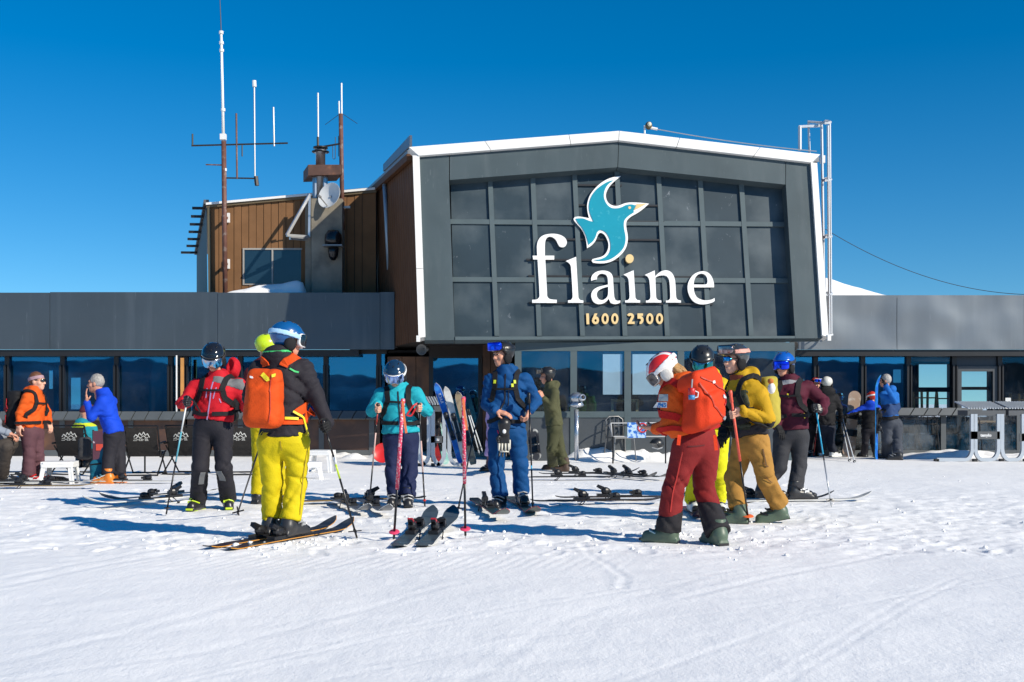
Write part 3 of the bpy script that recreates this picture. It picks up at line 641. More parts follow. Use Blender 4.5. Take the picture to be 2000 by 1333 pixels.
# counters / ledges with slanted joints, glass wind screens below
M_LEDGE = mat('ledge_grey', (.085, .095, .10), .5, var=.12); M_LEDGET = mat('ledge_dark_gap', (.006, .006, .006), .7)
def ledge(x0, x1, y0, y1, label):
    YL = 49.3; L = thing('counter_ledge', label, 'ledge', (X((x0+x1)/2, YL), YL, 0)); n = max(2, round((x1-x0)/27))
    dark = pbox('ledge_core', X(x0, YL+.1), X(x1, YL+.1), YL+.20, YL+1.0, P(0, y1-3, YL).z, P(0, y0+3, YL).z, M_LEDGET, L)
    for i in range(n):
        a = x0+(x1-x0)*i/n; b = x0+(x1-x0)*(i+1)/n-2.2; sk = 9
        fr = [P(a, y1, YL), P(b, y1, YL), P(b+sk, y0, YL+.18), P(a+sk, y0, YL+.18)]; bk = [p+V(0, .03, -.02) for p in fr]
        MB().hexa(fr, bk).build('ledge_plank', M_LEDGE, L)
    return L
ledge(-60, 362, 804, 820, 'sloping grey slatted ledge under the left window band')
ledge(364, 742, 803, 818, 'sloping grey slatted ledge beside the brown boards')
ledge(1560, 1915, 797, 811, 'sloping grey slatted ledge under the right window band')
def screen(x0, x1, top, posts, kind, label, cols=None):
    YS = 49.75; T = thing('wind_screen', label, 'screen', (X((x0+x1)/2, YS), YS, 0))
    pbox('bottom_rail', X(x0, YS), X(x1, YS), YS-.05, YS+.05, .0, .13, M_LEDGE, T)
    for p in posts: pbox('post', X(p-5, YS), X(p+5, YS), YS-.056, YS+.056, .0, P(0, top, YS).z, M_LEDGE, T)
    for i, (a, b) in enumerate(zip([x0]+[p+5 for p in posts], [p-5 for p in posts]+[x1])):
        if b-a < 4: continue
        pbox('screen_panel', X(a, YS), X(b, YS), YS-.012, YS+.012, .13, P(0, top, YS).z, (cols[i] if cols else kind), T)
M_RUST = mat('rusty_brown_panel', (.075, .038, .026), .5, var=.3, vscale=2, col2=(.19, .085, .04), c2scale=1.6, c2lo=.5, c2hi=.72, bump=.1)
screen(-60, 362, 820, (20, 122, 256), None, 'brown lower screen behind the folding chairs', [M_RUST]*4)
screen(366, 742, 818, (470, 560, 628, 726), None, 'rusty brown lower screen beside the white stool', [M_RUST]*5)
screen(1560, 2130, 811, (1842, 1990), G_SCREEN, 'dusty clear glass screen around the right-hand terrace')
# ================================================================ SIGN on the gable
SGN = thing('gable_sign', 'large white flaine lettering with blue bird on the gable window', 'sign', FP(1215, 595, 0))
SO = -.225     # depth of the lettering plane behind the cladding
def smap(x0, y0, s): return lambda x, y, z: FP(x0+x/s, y0+y/s, SO)+fn_*z
z2 = smap(1020, 440, 7.84); z3 = smap(1200, 480, 7.841); z1 = smap(1100, 330, 6.667)
M_LET = mat('white_letter', (.86, .85, .83), .45, var=.03); M_GOLD = mat('gold_letter', (.72, .52, .24), .5, var=.05); M_BIRD = mat('bird_turquoise', (.006, .27, .37), .5, spec=.2, var=.06, vscale=2, col2=(.05, .36, .45), c2scale=9, c2lo=.62, c2hi=.75)
L_f = [(150,1152),(150,1198),(526,1198),(526,1152),(462,1148),(410,1135),(382,1100),(378,1050),(350,535),(487,535),(487,478),(345,478),(345,330),(352,255),(375,205),(420,185),(470,200),(515,240),(545,300),(570,335),(610,348),(650,335),(676,298),(678,255),(655,210),(610,175),(550,152),(470,142),(390,148),(320,167),(270,203),(235,262),(222,340),(227,478),(157,478),(165,535),(232,535),(262,1085),(250,1122),(215,1148)]
L_l = [(697,1160),(697,1197),(932,1197),(932,1162),(888,1156),(862,1128),(855,1080),(822,495),(663,560),(700,580),(727,608),(742,650),(768,1085),(762,1128),(738,1158)]
L_a = [(1052,862),(1052,815),(1080,762),(1140,722),(1220,705),(1300,715),(1355,747),(1382,800),(1388,870),(1405,1105),(1420,1150),(1450,1166),(1497,1162),(1497,1190),(1460,1211),(1405,1217),(1350,1200),(1320,1137),(1280,1180),(1220,1212),(1150,1216),(1090,1185),(1058,1122),(1055,1060),(1085,1002),(1150,960),(1240,935),(1310,920),(1305,830),(1286,778),(1250,757),(1200,752),(1160,775),(1142,808),(1140,840),(1098,846)]
L_ah = [(1312,950),(1240,970),(1170,1005),(1140,1052),(1142,1100),(1170,1145),(1220,1158),(1270,1135),(1306,1085)]
L_i = [(160,848),(160,880),(390,880),(390,848),(345,842),(320,812),(315,770),(290,388),(133,455),(175,475),(205,510),(215,560),(228,780),(222,820),(198,847)]
L_n = [(478,850),(478,880),(713,880),(713,850),(668,843),(640,815),(632,770),(622,500),(660,477),(710,465),(760,465),(800,482),(828,522),(840,580),(850,785),(845,822),(820,850),(783,850),(785,880),(1013,880),(1013,850),(968,840),(945,812),(937,760),(925,560),(905,482),(870,424),(820,394),(770,388),(710,405),(660,440),(618,478),(612,390),(460,458),(500,480),(525,520),(535,580),(548,780),(540,822),(512,850)]
L_e = [(1520,645),(1515,580),(1490,500),(1440,432),(1370,404),(1300,408),(1210,450),(1150,522),(1118,612),(1120,702),(1150,790),(1200,858),(1270,898),(1350,908),(1430,897),(1500,875),(1530,855),(1528,812),(1480,835),(1400,848),(1330,838),(1260,800),(1220,730),(1207,645)]
L_eh = [(1208,605),(1215,550),(1240,490),(1280,450),(1330,437),(1380,455),(1412,500),(1420,560),(1413,592),(1388,605)]
for nm, lp, mp in (('letter_f', [L_f], z2), ('letter_l', [L_l], z2), ('letter_a', [L_a, L_ah], z2), ('letter_i', [L_i], z3), ('letter_n', [L_n], z3), ('letter_e', [L_e, L_eh], z3)):
    obj('letter', outline_mesh('letter', lp, .04, mp), M_LET, SGN)
circ = lambda cx, cy, r, ry=None, n=20: [(cx+r*math.cos(2*math.pi*k/n), cy+(ry or r)*math.sin(2*math.pi*k/n)) for k in range(n)]
obj('dot', outline_mesh('dot', [circ(225, 215, 62, 66)], .07, z3), M_GOLD, SGN)
B_out = [(748,102),(640,120),(560,150),(480,200),(410,265),(350,345),(320,420),(308,490),(315,570),(335,652),(270,640),(200,630),(150,635),(131,660),(145,690),(190,740),(240,800),(280,880),(300,970),(308,1042),(370,1000),(420,940),(445,880),(465,847),(490,838),(530,862),(565,920),(585,985),(580,1050),(550,1110),(500,1150),(430,1170),(380,1183),(367,1205),(385,1229),(450,1237),(540,1235),(630,1210),(710,1160),(780,1090),(820,1020),(838,930),(835,860),(820,780),(818,712),(835,670),(880,630),(950,590),(1030,535),(1112,462),(1020,452),(930,447),(850,448),(790,460),(740,480),(690,492),(640,485),(590,455),(562,410),(553,350),(570,290),(610,225),(670,165)]
B_in = [(650,160),(580,180),(500,225),(430,280),(370,360),(340,440),(333,520),(348,600),(392,700),(340,690),(250,657),(160,660),(190,715),(240,775),(290,870),(315,950),(328,998),(385,950),(418,895),(437,840),(460,815),(492,808),(545,835),(590,900),(612,990),(606,1080),(560,1148),(480,1188),(400,1196),(460,1206),(560,1200),(640,1170),(720,1110),(780,1040),(805,960),(805,880),(790,800),(785,720),(800,670),(850,620),(915,578),(912,547),(940,490),(880,475),(810,485),(760,510),(700,525),(630,522),(580,490),(540,430),(525,360),(540,280),(580,215)]
bird = obj('bird', outline_mesh('bird', [B_out], .035, z1), M_LET, SGN)
z1b = smap(1100, 330, 6.667); up1 = lambda dz: (lambda x, y, z: z1(x, y, z+dz))
obj('bird_body', outline_mesh('bird_body', [B_in], .012, up1(.036)), M_BIRD, bird)
obj('beak', outline_mesh('beak', [[(945, 487), (918, 545), (975, 522), (1075, 466), (950, 472)]], .012, up1(.038)), M_GOLD, bird)
obj('eye', outline_mesh('eye', [circ(860, 518, 18)], .012, up1(.041)), M_GOLD, bird)
M_ROD = mat('dark_rod', (.02, .02, .022), .5)
for a, b, y in ((1120, 1214, 362), (1121, 1293, 401), (1225, 1297, 433.5), (1043, 1297, 467.5), (1028, 1225, 507.5), (1032, 1366, 539.5), (1033, 1392, 592)):
    MB().bar(FP(a, y, SO-.03), FP(b, y+1.5*(b-a)/200, SO-.03), .035, .035).build('rod', M_ROD, SGN)
# 1600 2500 in gold numerals
def stroke(pts, w):
    L = []; Rr = []; n = len(pts)
    for i, p in enumerate(pts):
        a = Vector(pts[max(i-1, 0)]); b = Vector(pts[min(i+1, n-1)]); d = (b-a).normalized(); q = Vector((-d.y, d.x))*w/2; L.append(Vector(p)+q); Rr.append(Vector(p)-q)
    return [(v.x, v.y) for v in L+Rr[::-1]]
def arc(cx, cy, rx, ry, a0, a1, n=14): return [(cx+rx*math.cos(R(a0+(a1-a0)*k/n)), cy+ry*math.sin(R(a0+(a1-a0)*k/n))) for k in range(n+1)]
dm = smap(1120, 590, 10.)
def digit(lps, dz): obj('numeral', outline_mesh('numeral', lps, .035, lambda x, y, z: dm(x, y, z+dz-.03), False), M_GOLD, SGN)
def zero(cx): return [circ(cx, 330, 70, 107, 28), circ(cx, 330, 28, 60, 22)]
digit([[(248, 228), (302, 228), (310, 438), (256, 438)]], 0)
digit([circ(430, 360, 70, 78, 26), circ(432, 364, 22, 26, 16)], 0); digit([[(412, 228), (468, 228), (420, 330), (362, 350)]], .004)
digit(zero(619), 0); digit(zero(808), 0)
digit([stroke(arc(1112, 285, 46, 40, 200, 380, 14)+[(1100, 400)], 50)], 0); digit([[(1062, 395), (1192, 385), (1196, 432), (1060, 432)]], .004)
digit([[(1248, 228), (1358, 228), (1358, 272), (1300, 272), (1298, 330), (1250, 330)]], .004); digit([stroke(arc(1300, 355, 44, 55, 250, 460, 16), 50)], 0)
digit(zero(1491), 0); digit(zero(1681), 0)

# ================================================================ ROOFTOP: cabin, chimney, dish, masts, ladder, lamp
YC = 52.9; C0 = P(405, 570, YC)
def CP(px, py, off=0.):       # cabin front plane
    n = V(math.sin(YAW), -math.cos(YAW), 0); d = V((px-1000)/FC, 1, (CY-py)/FC); o = V(0, 0, H); q = C0+n*off; return o+d*((q-o).dot(n)/d.dot(n))
cn = V(math.sin(YAW), -math.cos(YAW), 0)
cabin = thing('rooftop_cabin', 'tan boarded rooftop cabin behind the tall antenna mast', 'building', (C0.x+2, C0.y+2, ZT-.3))
def ctop(px): return 397-(px-403)*.0905
zb = ZT-.3
def cpoly(name, pts, t0, t1, m, par): 
    a = [CP(x, y, t1) for x, y in pts]; b = [p+cn*(t0-t1) for p in a]; n = len(a)
    return MB().add(a+b, [tuple(range(n)), tuple(range(2*n-1, n-1, -1))]+[(i, i+n, (i+1) % n+n, (i+1) % n) for i in range(n)]).build(name, m, par)
core = cpoly('wall', [(405, ctop(405)+6), (735, ctop(735)+6), (735, 600), (407, 600)], -.25, -.02, M_DARKIN, cabin)
bx = [408, 428, 443, 457.5, 472, 486.5, 501, 515.5, 530, 544.5, 559, 573.5, 588, 603, 618, 633, 648, 663, 678, 693, 708, 735]
for i, (a, b) in enumerate(zip(bx, bx[1:])):
    if 474 < (a+b)/2 < 590:
        cpoly('board', [(a, ctop(a)+9), (b-1.1, ctop(b)+9), (b-1.1, 487), (a, 487)], -.02, .012*(i % 2), M_TAN, core); cpoly('board', [(a, 556), (b-1.1, 556), (b-1.1, 600), (a, 600)], -.02, .012*(i % 2), M_TAN, core)
    else: cpoly('board', [(a, ctop(a)+9), (b-1.1, ctop(b)+9), (b-1.1, 600), (a, 600)], -.02, .012*(i % 2), M_TAN, core)
cpoly('fascia', [(403, ctop(403)+3.5), (735, ctop(735)+3.5), (735, ctop(735)+9), (403, ctop(403)+9)], -.05, .06, mat('cabin_fascia', (.13, .095, .05), .6), cabin)
cpoly('flashing', [(402, ctop(402)-1), (735, ctop(735)-1), (735, ctop(735)+3.4), (402, ctop(402)+3.4)], -.1, .10, M_WHITE, cabin)
cpoly('corner_post', [(405, 404), (410, 403.5), (413, 600), (407, 600)], -.1, .05, mat('corner_olive', (.10, .085, .05), .6), cabin)
cw = cpoly('window', [(475, 486.5), (590, 486.5), (590, 556), (475, 556)], -.04, -.018, M_DARKIN, cabin)
for x0, x1 in ((477, 530.5), (533.5, 589)): cpoly('pane', [(x0, 488.5), (x1, 488.5), (x1, 554), (x0, 554)], -.017, -.008, mat('cabin_glass', (.012, .03, .05), .12, coat=.5), cw)
for x0, x1, y0, y1 in ((474, 477, 485, 557), (530.5, 533.5, 488.3, 554.5), (477.1, 590, 485, 488.3), (477.1, 590, 554.5, 557)): cpoly('frame', [(x0, y0), (x1, y0), (x1, y1), (x0, y1)], -.016, .02, mat('cabin_window_frame', (.35, .33, .30), .5), cw)
# left side of the cabin: sloping eave running back with rod ends sticking out
a = CP(403, 398, -.02); b = CP(406, 600, -.02); e1 = a+bdir*4.6+V(0, 0, -.6); 
MB().add([a, e1, V(e1.x, e1.y, zb), V(b.x, b.y, zb)], [(0, 1, 2, 3)]).build('side_wall', mat('cabin_side_shaded', (.045, .05, .05), .6, var=.1), cabin)  # the side wall's shade is put into its dark grey colour
MB().hexa([a-rdir*.06, a+rdir*.06, e1+rdir*.06, e1-rdir*.06], [p+V(0, 0, .09) for p in (a-rdir*.06, a+rdir*.06, e1+rdir*.06, e1-rdir*.06)]).build('eave', mat('cabin_eave', (.12, .12, .12), .5), cabin)
tr_ = CP(735, ctop(735), -.02); MB().add([a+V(0, 0, .02), tr_+V(0, 0, .02), tr_+bdir*4.6+V(0, 0, -1.0), e1+V(0, 0, .02)], [(0, 1, 2, 3)]).build('roof', roofm, cabin)
for k in range(7):
    q = a.lerp(e1, .08+.145*k); mb = MB(); mb.bar(q+rdir*.02, q-rdir*(.30 if k < 6 else .42), .05, .06); mb.build('rod_end', M_FRAME, cabin)
# snow on the flat roofs
def heap(name, label, pts, Yh, dep, seed):
    # pts: outline heights along px
    n = 40; m = 10; v = []; f = []
    for j in range(m+1):
        t = j/m
        for i in range(n+1):
            px = pts[0][0]+(pts[-1][0]-pts[0][0])*i/n; y = np.interp(px, [p[0] for p in pts], [p[1] for p in pts]); Y = Yh+dep*(t-.5); top = P(px, y, Yh).z-(ZT-.27)
            x = (px-1000)*Yh/F; z = ZT-.27+max(-.02, top*math.sin(math.pi*t)**.7+.05*float(fbm(np.array([x*2]), np.array([Y*2]), seed)[0])*min(1, top*3)); v.append((x, Y*KY, z))
    for j in range(m):
        for i in range(n): q = j*(n+1)+i; f.append((q, q+1, q+n+2, q+n+1))
    o = MB().add(v, f).build(name, SNOW, None, True); tag(o, label, 'snow'); o['kind'] = 'stuff'
heap('snow_heap', 'drifted snow on the flat roof below the cabin window', [(425, 578), (470, 566), (505, 558), (550, 555), (580, 548), (592, 552), (600, 578)], 51.7, 1.8, 81)
heap('snow_heap', 'mound of snow on the flat roof beside the ladder', [(1560, 530), (1622, 546), (1650, 555), (1690, 567), (1722, 576), (1740, 580)], 55, 3, 85)
# chimney
YH = 52.2
chim = thing('chimney', 'square grey rendered chimney with rusty metal cap', 'chimney', P(634, 572, YH+.4))
def hb(name, a, b, y0, y1, Y0, Y1, m, par): return pbox(name, (a-1000)*Y0/F, (b-1000)*Y0/F, Y0, Y1, P(0, y1, Y0).z, P(0, y0, Y0).z, m, par)
M_CONC = mat('rough_render', (.235, .21, .165), .85, var=.2, vscale=3, bump=.5, bscale=12, col2=(.15, .135, .11), c2scale=2)
st = hb('stack', 608, 668, 388, 600, YH, YH+.8, M_CONC, chim); hb('stack_side', 596, 607.6, 396, 600, YH+.25, YH+1.0, M_CONC, chim)
M_CAP = mat('rusty_cap', (.10, .05, .035), .7, var=.3, vscale=5, col2=(.20, .09, .05), c2scale=6)
c_ = MB(); q0 = [P(602, 343, YH-.15), P(668.5, 341, YH-.15), P(668.5, 322, YH-.15), P(602, 322, YH-.15)]; q1 = [p+bdir*.8 for p in q0]; c_.hexa(q0, q1).build('cap', M_CAP, chim)
M_ZINC = mat('flue_zinc', (.35, .37, .40), .3, metal=.9, var=.15)
base = P(626, 322, YH+.35); mb = MB(); mb.lathe([(.11, -.75), (.11, .26), (.14, .27), (.14, .33), (.10, .34)], Matrix.Translation(base), 14); flue = mb.build('flue', M_ZINC, chim, True)
mb = MB(); mb.lathe([(.05, .36), (.17, .37), (.165, .40), (.05, .41)], Matrix.Translation(base), 14); mb.lathe([(.16, .27), (.20, .28), (.2, .30), (.15, .31)], Matrix.Translation(base), 14); mb.build('cowl', M_FRAME, flue, True)
for a_ in (0, 2.1, 4.2): MB().tube([base+V(.12*math.cos(a_), .12*math.sin(a_), .27), base+V(.12*math.cos(a_), .12*math.sin(a_), .38)], .012, 5).build('cowl_stay', M_FRAME, flue)
for px in (616, 634): MB().tube([P(px, 388, YH+.3), P(px, 342, YH+.3)], .07, 8).build('flue_neck', M_ZINC, chim)
# satellite dish
dish = thing('satellite_dish', 'pale round satellite dish on the chimney', 'dish', P(642, 400, YH-.1))
dc = P(643, 382, YH-.32); nrm = V(-.45, -.80, .25).normalized(); uu = nrm.cross(V(0, 0, 1)).normalized(); vv = uu.cross(nrm)
Md = Matrix((uu, vv, nrm)).transposed().to_4x4(); Md.translation = dc
mb = MB(); mb.lathe([(.005, -.075), (.12, -.062), (.22, -.032), (.30, .01), (.305, .012), (.30, -.004), (.2, -.05), (.05, -.09)], Md, 26); mb.build('reflector', mat('dish_grey', (.62, .63, .62), .45), dish, True)
lnb = dc+nrm*.36-V(0, 0, .17); M_ARM = mat('dish_arm', (.35, .35, .34), .45, metal=.4)
MB().tube([dc-V(0, 0, .29), lnb], .014, 6).build('feed_arm', M_ARM, dish); MB().tube([lnb-nrm*.05, lnb+nrm*.03], .03, 8).build('receiver', M_ARM, dish)
MB().tube([dc-nrm*.06, dc+V(.05, .30, -.12)], .03, 6).build('mount_arm', M_ARM, dish)
# folded aluminium bracket frame on the chimney's left
al = mat('aluminium', (.60, .62, .64), .35, metal=.7); brk = thing('wall_bracket', 'triangular aluminium bracket frame on the left of the chimney', 'bracket', P(596, 465, YH))
A1, B1, C1 = P(605, 380, YH-.03), P(560, 460, YH-1.0), P(604, 463, YH-.03)
for nm, p, q in (('strut', A1, B1), ('rail', B1, C1), ('rail', B1+V(.02, .25, -.03), C1+V(.0, .25, -.03)), ('stile', A1, C1)): MB().bar(p, q, .05, .06).build(nm, al, brk)
# floodlight housing on the chimney
fl_ = thing('dome_floodlight', 'black domed floodlight on the front of the chimney', 'lamp', P(651, 480, YH-.2)); bk = plastic('black_gloss', (.01, .01, .012), .2)
Mf = Matrix.Translation(P(651, 470, YH-.22))
MB().lathe([(.02, .24), (.12, .22), (.19, .12), (.20, .0), (.19, -.09)], Mf, 14).build('hood', bk, fl_, True)
MB().box(P(651, 481, YH-.25), (.44, .34, .03)).build('tray', mat('steel_grey', (.22, .24, .26), .4, metal=.5), fl_)
MB().lathe([(.12, 0), (.12, -.08), (.10, -.2), (.05, -.27), (.01, -.28)], Matrix.Translation(P(651, 485, YH-.25)), 12).build('lamp_globe', bk, fl_, True)
MB().bar(P(651, 478, YH-.12), P(651, 478, YH+.02), .08, .08).build('arm', bk, fl_)
# main antenna mast on the cabin
M_RUSTP = mat('rusty_pole', (.13, .055, .04), .6, var=.25, vscale=6, col2=(.25, .20, .18), c2scale=9); M_GAL = mat('galvanised', (.45, .46, .47), .4, metal=.5); M_DK = mat('dark_steel', (.035, .032, .03), .5, metal=.3)
YM = 52.35
def MP(px, py, dy=0): return P(px, py, YM+dy)
mast = thing('antenna_mast', 'tall rusty antenna mast with crossbar fixed to the tan cabin', 'antenna', MP(439, 572))
MB().tube([MP(440, 590), MP(437, 276)], .055, 10).build('pole', M_RUSTP, mast, True)
MB().tube([MP(436.5, 280), MP(432, 62)], [.035, .028], 8).build('upper_pole', M_WHITE, mast, True)
MB().tube([MP(432, 62), MP(428.5, -30)], [.012, .006], 6).build('whip', M_DK, mast)
for y in (64, 84, 99, 215, 332): MB().lathe([(.05, -.03), (.05, .03)], Matrix.Translation(MP(432+(y-62)*.024, y)), 8).build('clamp', M_WHITE, mast)
MB().box(MP(436, 268), (.13, .1, .13)).build('junction_box', M_WHITE, mast)
MB().tube([MP(374, 285), MP(562, 280)], .02, 6).build('crossbar', M_DK, mast); MB().tube([MP(376, 285), MP(376, 262)], .02, 6).build('stub', M_DK, mast)
for x, y0, y1, r_ in ((463, 350, 222, .022), (498, 358, 160, .018), (535.5, 286, 210, .02)): MB().tube([MP(x, y0), MP(x-1.5, y1)], r_, 6).build('rod_antenna', M_GAL if x > 480 else M_RUSTP, mast)
MB().tube([MP(497, 170), MP(496.5, 158)], .045, 8).build('antenna_tip', M_WHITE, mast)
MB().tube([MP(442, 348), MP(502, 349)], .018, 6).build('lower_crossbar', M_DK, mast); MB().tube([MP(500, 345), MP(502, 363)], .05, 6).build('connector', M_DK, mast); MB().tube([MP(402, 322), MP(440, 323)], .016, 6).build('side_bar', M_RUSTP, mast); MB().tube([MP(473, 283), MP(473, 306)], .015, 5).build('stub', M_DK, mast)
for y in (426, 516): MB().box(CP(444, y, .06), (.11, .06, .22)).build('wall_plate', M_WHITE, mast); MB().bar(CP(444, y, .05), MP(439, y), .05, .05).build('stand_off', M_RUSTP, mast)
# second mast behind the chimney
YN = 52.7
def NP(px, py): return P(px, py, YN)
m2 = thing('antenna_mast', 'thin brown antenna mast rising behind the chimney', 'antenna', NP(668, 420))
MB().tube([NP(669, 450), NP(665.5, 223)], .05, 8).build('pole', M_RUSTP, m2, True)
MB().tube([NP(667.5, 232), NP(667, 163)], .02, 6).build('rod_antenna', M_WHITE, m2); MB().tube([NP(662.5, 226), NP(662, 198)], .016, 6).build('rod_antenna', M_WHITE, m2); MB().tube([NP(621.5, 272), NP(621, 182)], .018, 6).build('rod_antenna', M_WHITE, m2)
for a_, b_ in (((665, 222), (635, 244)), ((668, 222), (698, 242))): MB().tube([NP(*a_), NP(*b_)], .006, 4).build('radial', M_DK, m2)
MB().tube([NP(618, 289), NP(666, 281)], .022, 6).build('cross_arm', M_DK, m2)
MB().tube([NP(621, 290), NP(621, 268)], .03, 6).build('bracket', M_DK, m2)
MB().tube([NP(650, 284), NP(650, 308), NP(651, 311), NP(654, 311), NP(655, 308), NP(655, 268)], .008, 5).build('loop_dipole', M_DK, m2); MB().tube([NP(661, 306), NP(661, 266)], .008, 5).build('dipole', M_DK, m2)
MB().bar(NP(668, 405), NP(684, 405), .05, .05).build('wall_arm', M_GAL, m2)
# caged ladder on the right of the gable
YL2 = 49.6
def LP(px, py, dy=0): return P(px, py, YL2+dy)
lad = thing('caged_ladder', 'white caged steel ladder on the right edge of the gable', 'ladder', LP(1620, 662)); lm = mat('ladder_white', (.62, .64, .66), .4, metal=.3)
for x0, x1, dy, y0 in ((1604, 1611, 0, 238), (1617, 1619.5, -.25, 246), (1620.5, 1623.5, .35, 240), (1605, 1612, .5, 246), (1579, 1581, .4, 240)): MB().tube([LP(x0, y0, dy), LP(x1, 655 if x0 != 1579 else 300, dy)], .025, 6).build('stile', lm, lad)
MB().tube([LP(1562, 247, .2), LP(1562, 294, .2)], .04, 6).build('post', lm, lad); MB().bar(LP(1560, 248, .2), LP(1604, 246, .2), .05, .05).build('top_rail', lm, lad)
for y in (240, 352, 463, 575, 655):
    pts = [LP(1605+(y-238)*.017, y, 0)]+[LP(1612+(y-238)*.008+10*math.sin(R(t)), y-1+2*math.cos(R(t)), -.3*math.cos(R(t))+.0) for t in range(0, 181, 30)]+[LP(1606+(y-238)*.017, y, .5)]
    if y == 240: pts = [LP(1578, 238, .4)]+pts
    MB().tube(pts, .028, 6).build('hoop', lm, lad)
for k in range(18): y = 258+k*23; MB().tube([LP(1604+(y-238)*.017, y, 0), LP(1605+(y-238)*.017, y, .5)], .014, 5).build('rung', lm, lad)
MB().box(LP(1606, 312, .2), (.10, .1, .16)).build('bracket', M_WHITE, lad)
# ridge lamp with its cable
rl = thing('ridge_lamp', 'small round lamp on a short post at the roof ridge', 'lamp', FP(1259, 259, -.2))
MB().tube([FP(1259, 262, -.2), FP(1259, 246, -.2)], .02, 6).build('post', M_WHITE, rl); MB().ell(FP(1267, 246, -.2), (.075, .075, .085)).build('lamp_body', mat('brass_lamp', (.12, .09, .04), .4), rl, True); MB().ell(FP(1268.5, 243, -.1), (.045, .03, .045)).build('lens', mat('lamp_lens', (.75, .68, .5), .3), rl, True)
MB().tube([FP(1270, 250, -.2), FP(1284, 253, -.2)], .03, 6).build('connector', M_WHITE, rl)
def sag(a, b, d, n=16): return [a.lerp(b, i/n)-V(0, 0, d*4*(i/n)*(1-i/n)) for i in range(n+1)]
o = MB().tube(sag(FP(1284, 253, -.2), FP(1595, 296, -.2), .04), .010, 5).build('roof_cable', M_GAL); tag(o, 'thin pale cable running down the roof verge from the ridge lamp', 'cable')
o = MB().tube(sag(P(1612, 448, 50), P(2060, 575, 50.6), .42, 24), .007, 5).build('sagging_cable', M_DK); tag(o, 'thin dark cable sagging from the gable towards the right wing', 'cable')
# horn loudspeakers under the gable
def horn(px, py, Y, d, label, m):
    T = thing('horn_speaker', label, 'loudspeaker', P(px, py, Y), 'horn speakers under the gable'); d = Vector(d).normalized(); u = d.cross(V(0, 0, 1)).normalized(); w = u.cross(d); Mh = Matrix((u, w, d)).transposed().to_4x4(); Mh.translation = P(px, py, Y)
    MB().lathe([(.02, -.20), (.035, -.14), (.05, -.06), (.11, .05), (.115, .06), (.10, .045), (.03, -.05), (.012, -.02)], Mh, 18).build('horn', m, T, True)
    MB().lathe([(.05, -.2), (.055, -.26), (.03, -.29)], Mh, 12).build('driver', m, T, True)
    b0 = P(px+8, py-2, Y+.12); MB().tube([P(px, py, Y+.12), b0, P(px+9, 667, Y+.12)], .012, 5).build('bracket', M_DK, T)
horn(825, 683, 47.2, (-.25, -1, -.1), 'grey horn loudspeaker under the left corner of the gable', mat('horn_grey', (.16, .16, .155), .6))
horn(1547, 676, 47.6, (.35, -1, -.15), 'brownish horn loudspeaker under the right corner of the gable', mat('horn_brown', (.20, .18, .16), .6))
# ================================================================ PEOPLE
SKIN = mat('skin', (.56, .27, .18), .5, var=.12, vscale=18, bump=.1, bscale=80, spec=.35)
SKIN2 = mat('skin_pale', (.66, .36, .25), .5, var=.12, vscale=18, bump=.1, bscale=80, spec=.35)
EYEM = plastic('eye', (.03, .02, .018), .15); BROWM = fabric('brow', (.10, .07, .05)); LIPM = mat('lip', (.38, .12, .09), .5)
BLK = fabric('black', (.012, .012, .014)); BLKP = plastic('black', (.012, .012, .014), .35); GREYM = plastic('grey', (.30, .31, .32), .4); WHP = plastic('white', (.78, .78, .77), .35)
def lens_mat(name, c, c2):
    m = mat('lens_'+name, c, .18, metal=1.0, var=.25, vscale=9, col2=c2, c2scale=11, c2lo=.45, c2hi=.65); return m
L_BLUE = lens_mat('blue', (.02, .05, .75), (.01, .10, .9)); L_SKY = lens_mat('sky', (.05, .40, .75), (.75, .40, .15)); L_ICE = lens_mat('ice', (.35, .5, .8), (.1, .2, .6)); L_GRN = lens_mat('green', (.02, .25, .22), (.03, .12, .4)); L_PINK = lens_mat('pink', (.42, .30, .28), (.25, .2, .22)); L_DARK = lens_mat('dark', (.10, .10, .11), (.2, .18, .15))

def hand_sdf(p, W, d, n, s, curl, k=1., spread=.0, thumb=.6):
    # W wrist, d towards knuckles, n palm-facing direction, s towards the thumb side
    f = rbox(p, W+d*.052*k+n*.004, (.040*k, .050*k, .015*k), .012*k, (s, d, n))
    f = smin(f, cap(p, W-d*.04*k, W+d*.015*k, .026*k, .028*k), .02)
    for i, (o, L) in enumerate(((.030, .92), (.010, 1.0), (-.010, .95), (-.029, .78))):
        q = W+d*.095*k+s*o*k+n*.002; a = 0; dd = (d+s*o*spread*12).normalized(); r = (.0098-.0006*i)*k
        for j, (sl, w_) in enumerate(((.042, .75), (.028, 1.0), (.022, .7))):
            a += curl*w_; e = q+(dd*math.cos(a)+n*math.sin(a))*sl*L*k; f = smin(f, cap(p, q, e, r, r*.92), .005*k); q = e; r *= .94
    t0 = W+d*.022*k+s*.034*k+n*.006; t1 = t0+(d*.55+s*(.65-.5*thumb)+n*(.3+.5*thumb)).normalized()*.040*k; t2 = t1+(d*.75-s*.35*thumb+n*(.25+.6*thumb)).normalized()*.034*k
    return smin(f, smin(cap(p, t0, t1, .0125*k, .0115*k), cap(p, t1, t2, .0115*k, .0095*k), .006), .012*k)
def glove_backs(W, d, n, s, k): return W+d*.055*k-n*.016*k

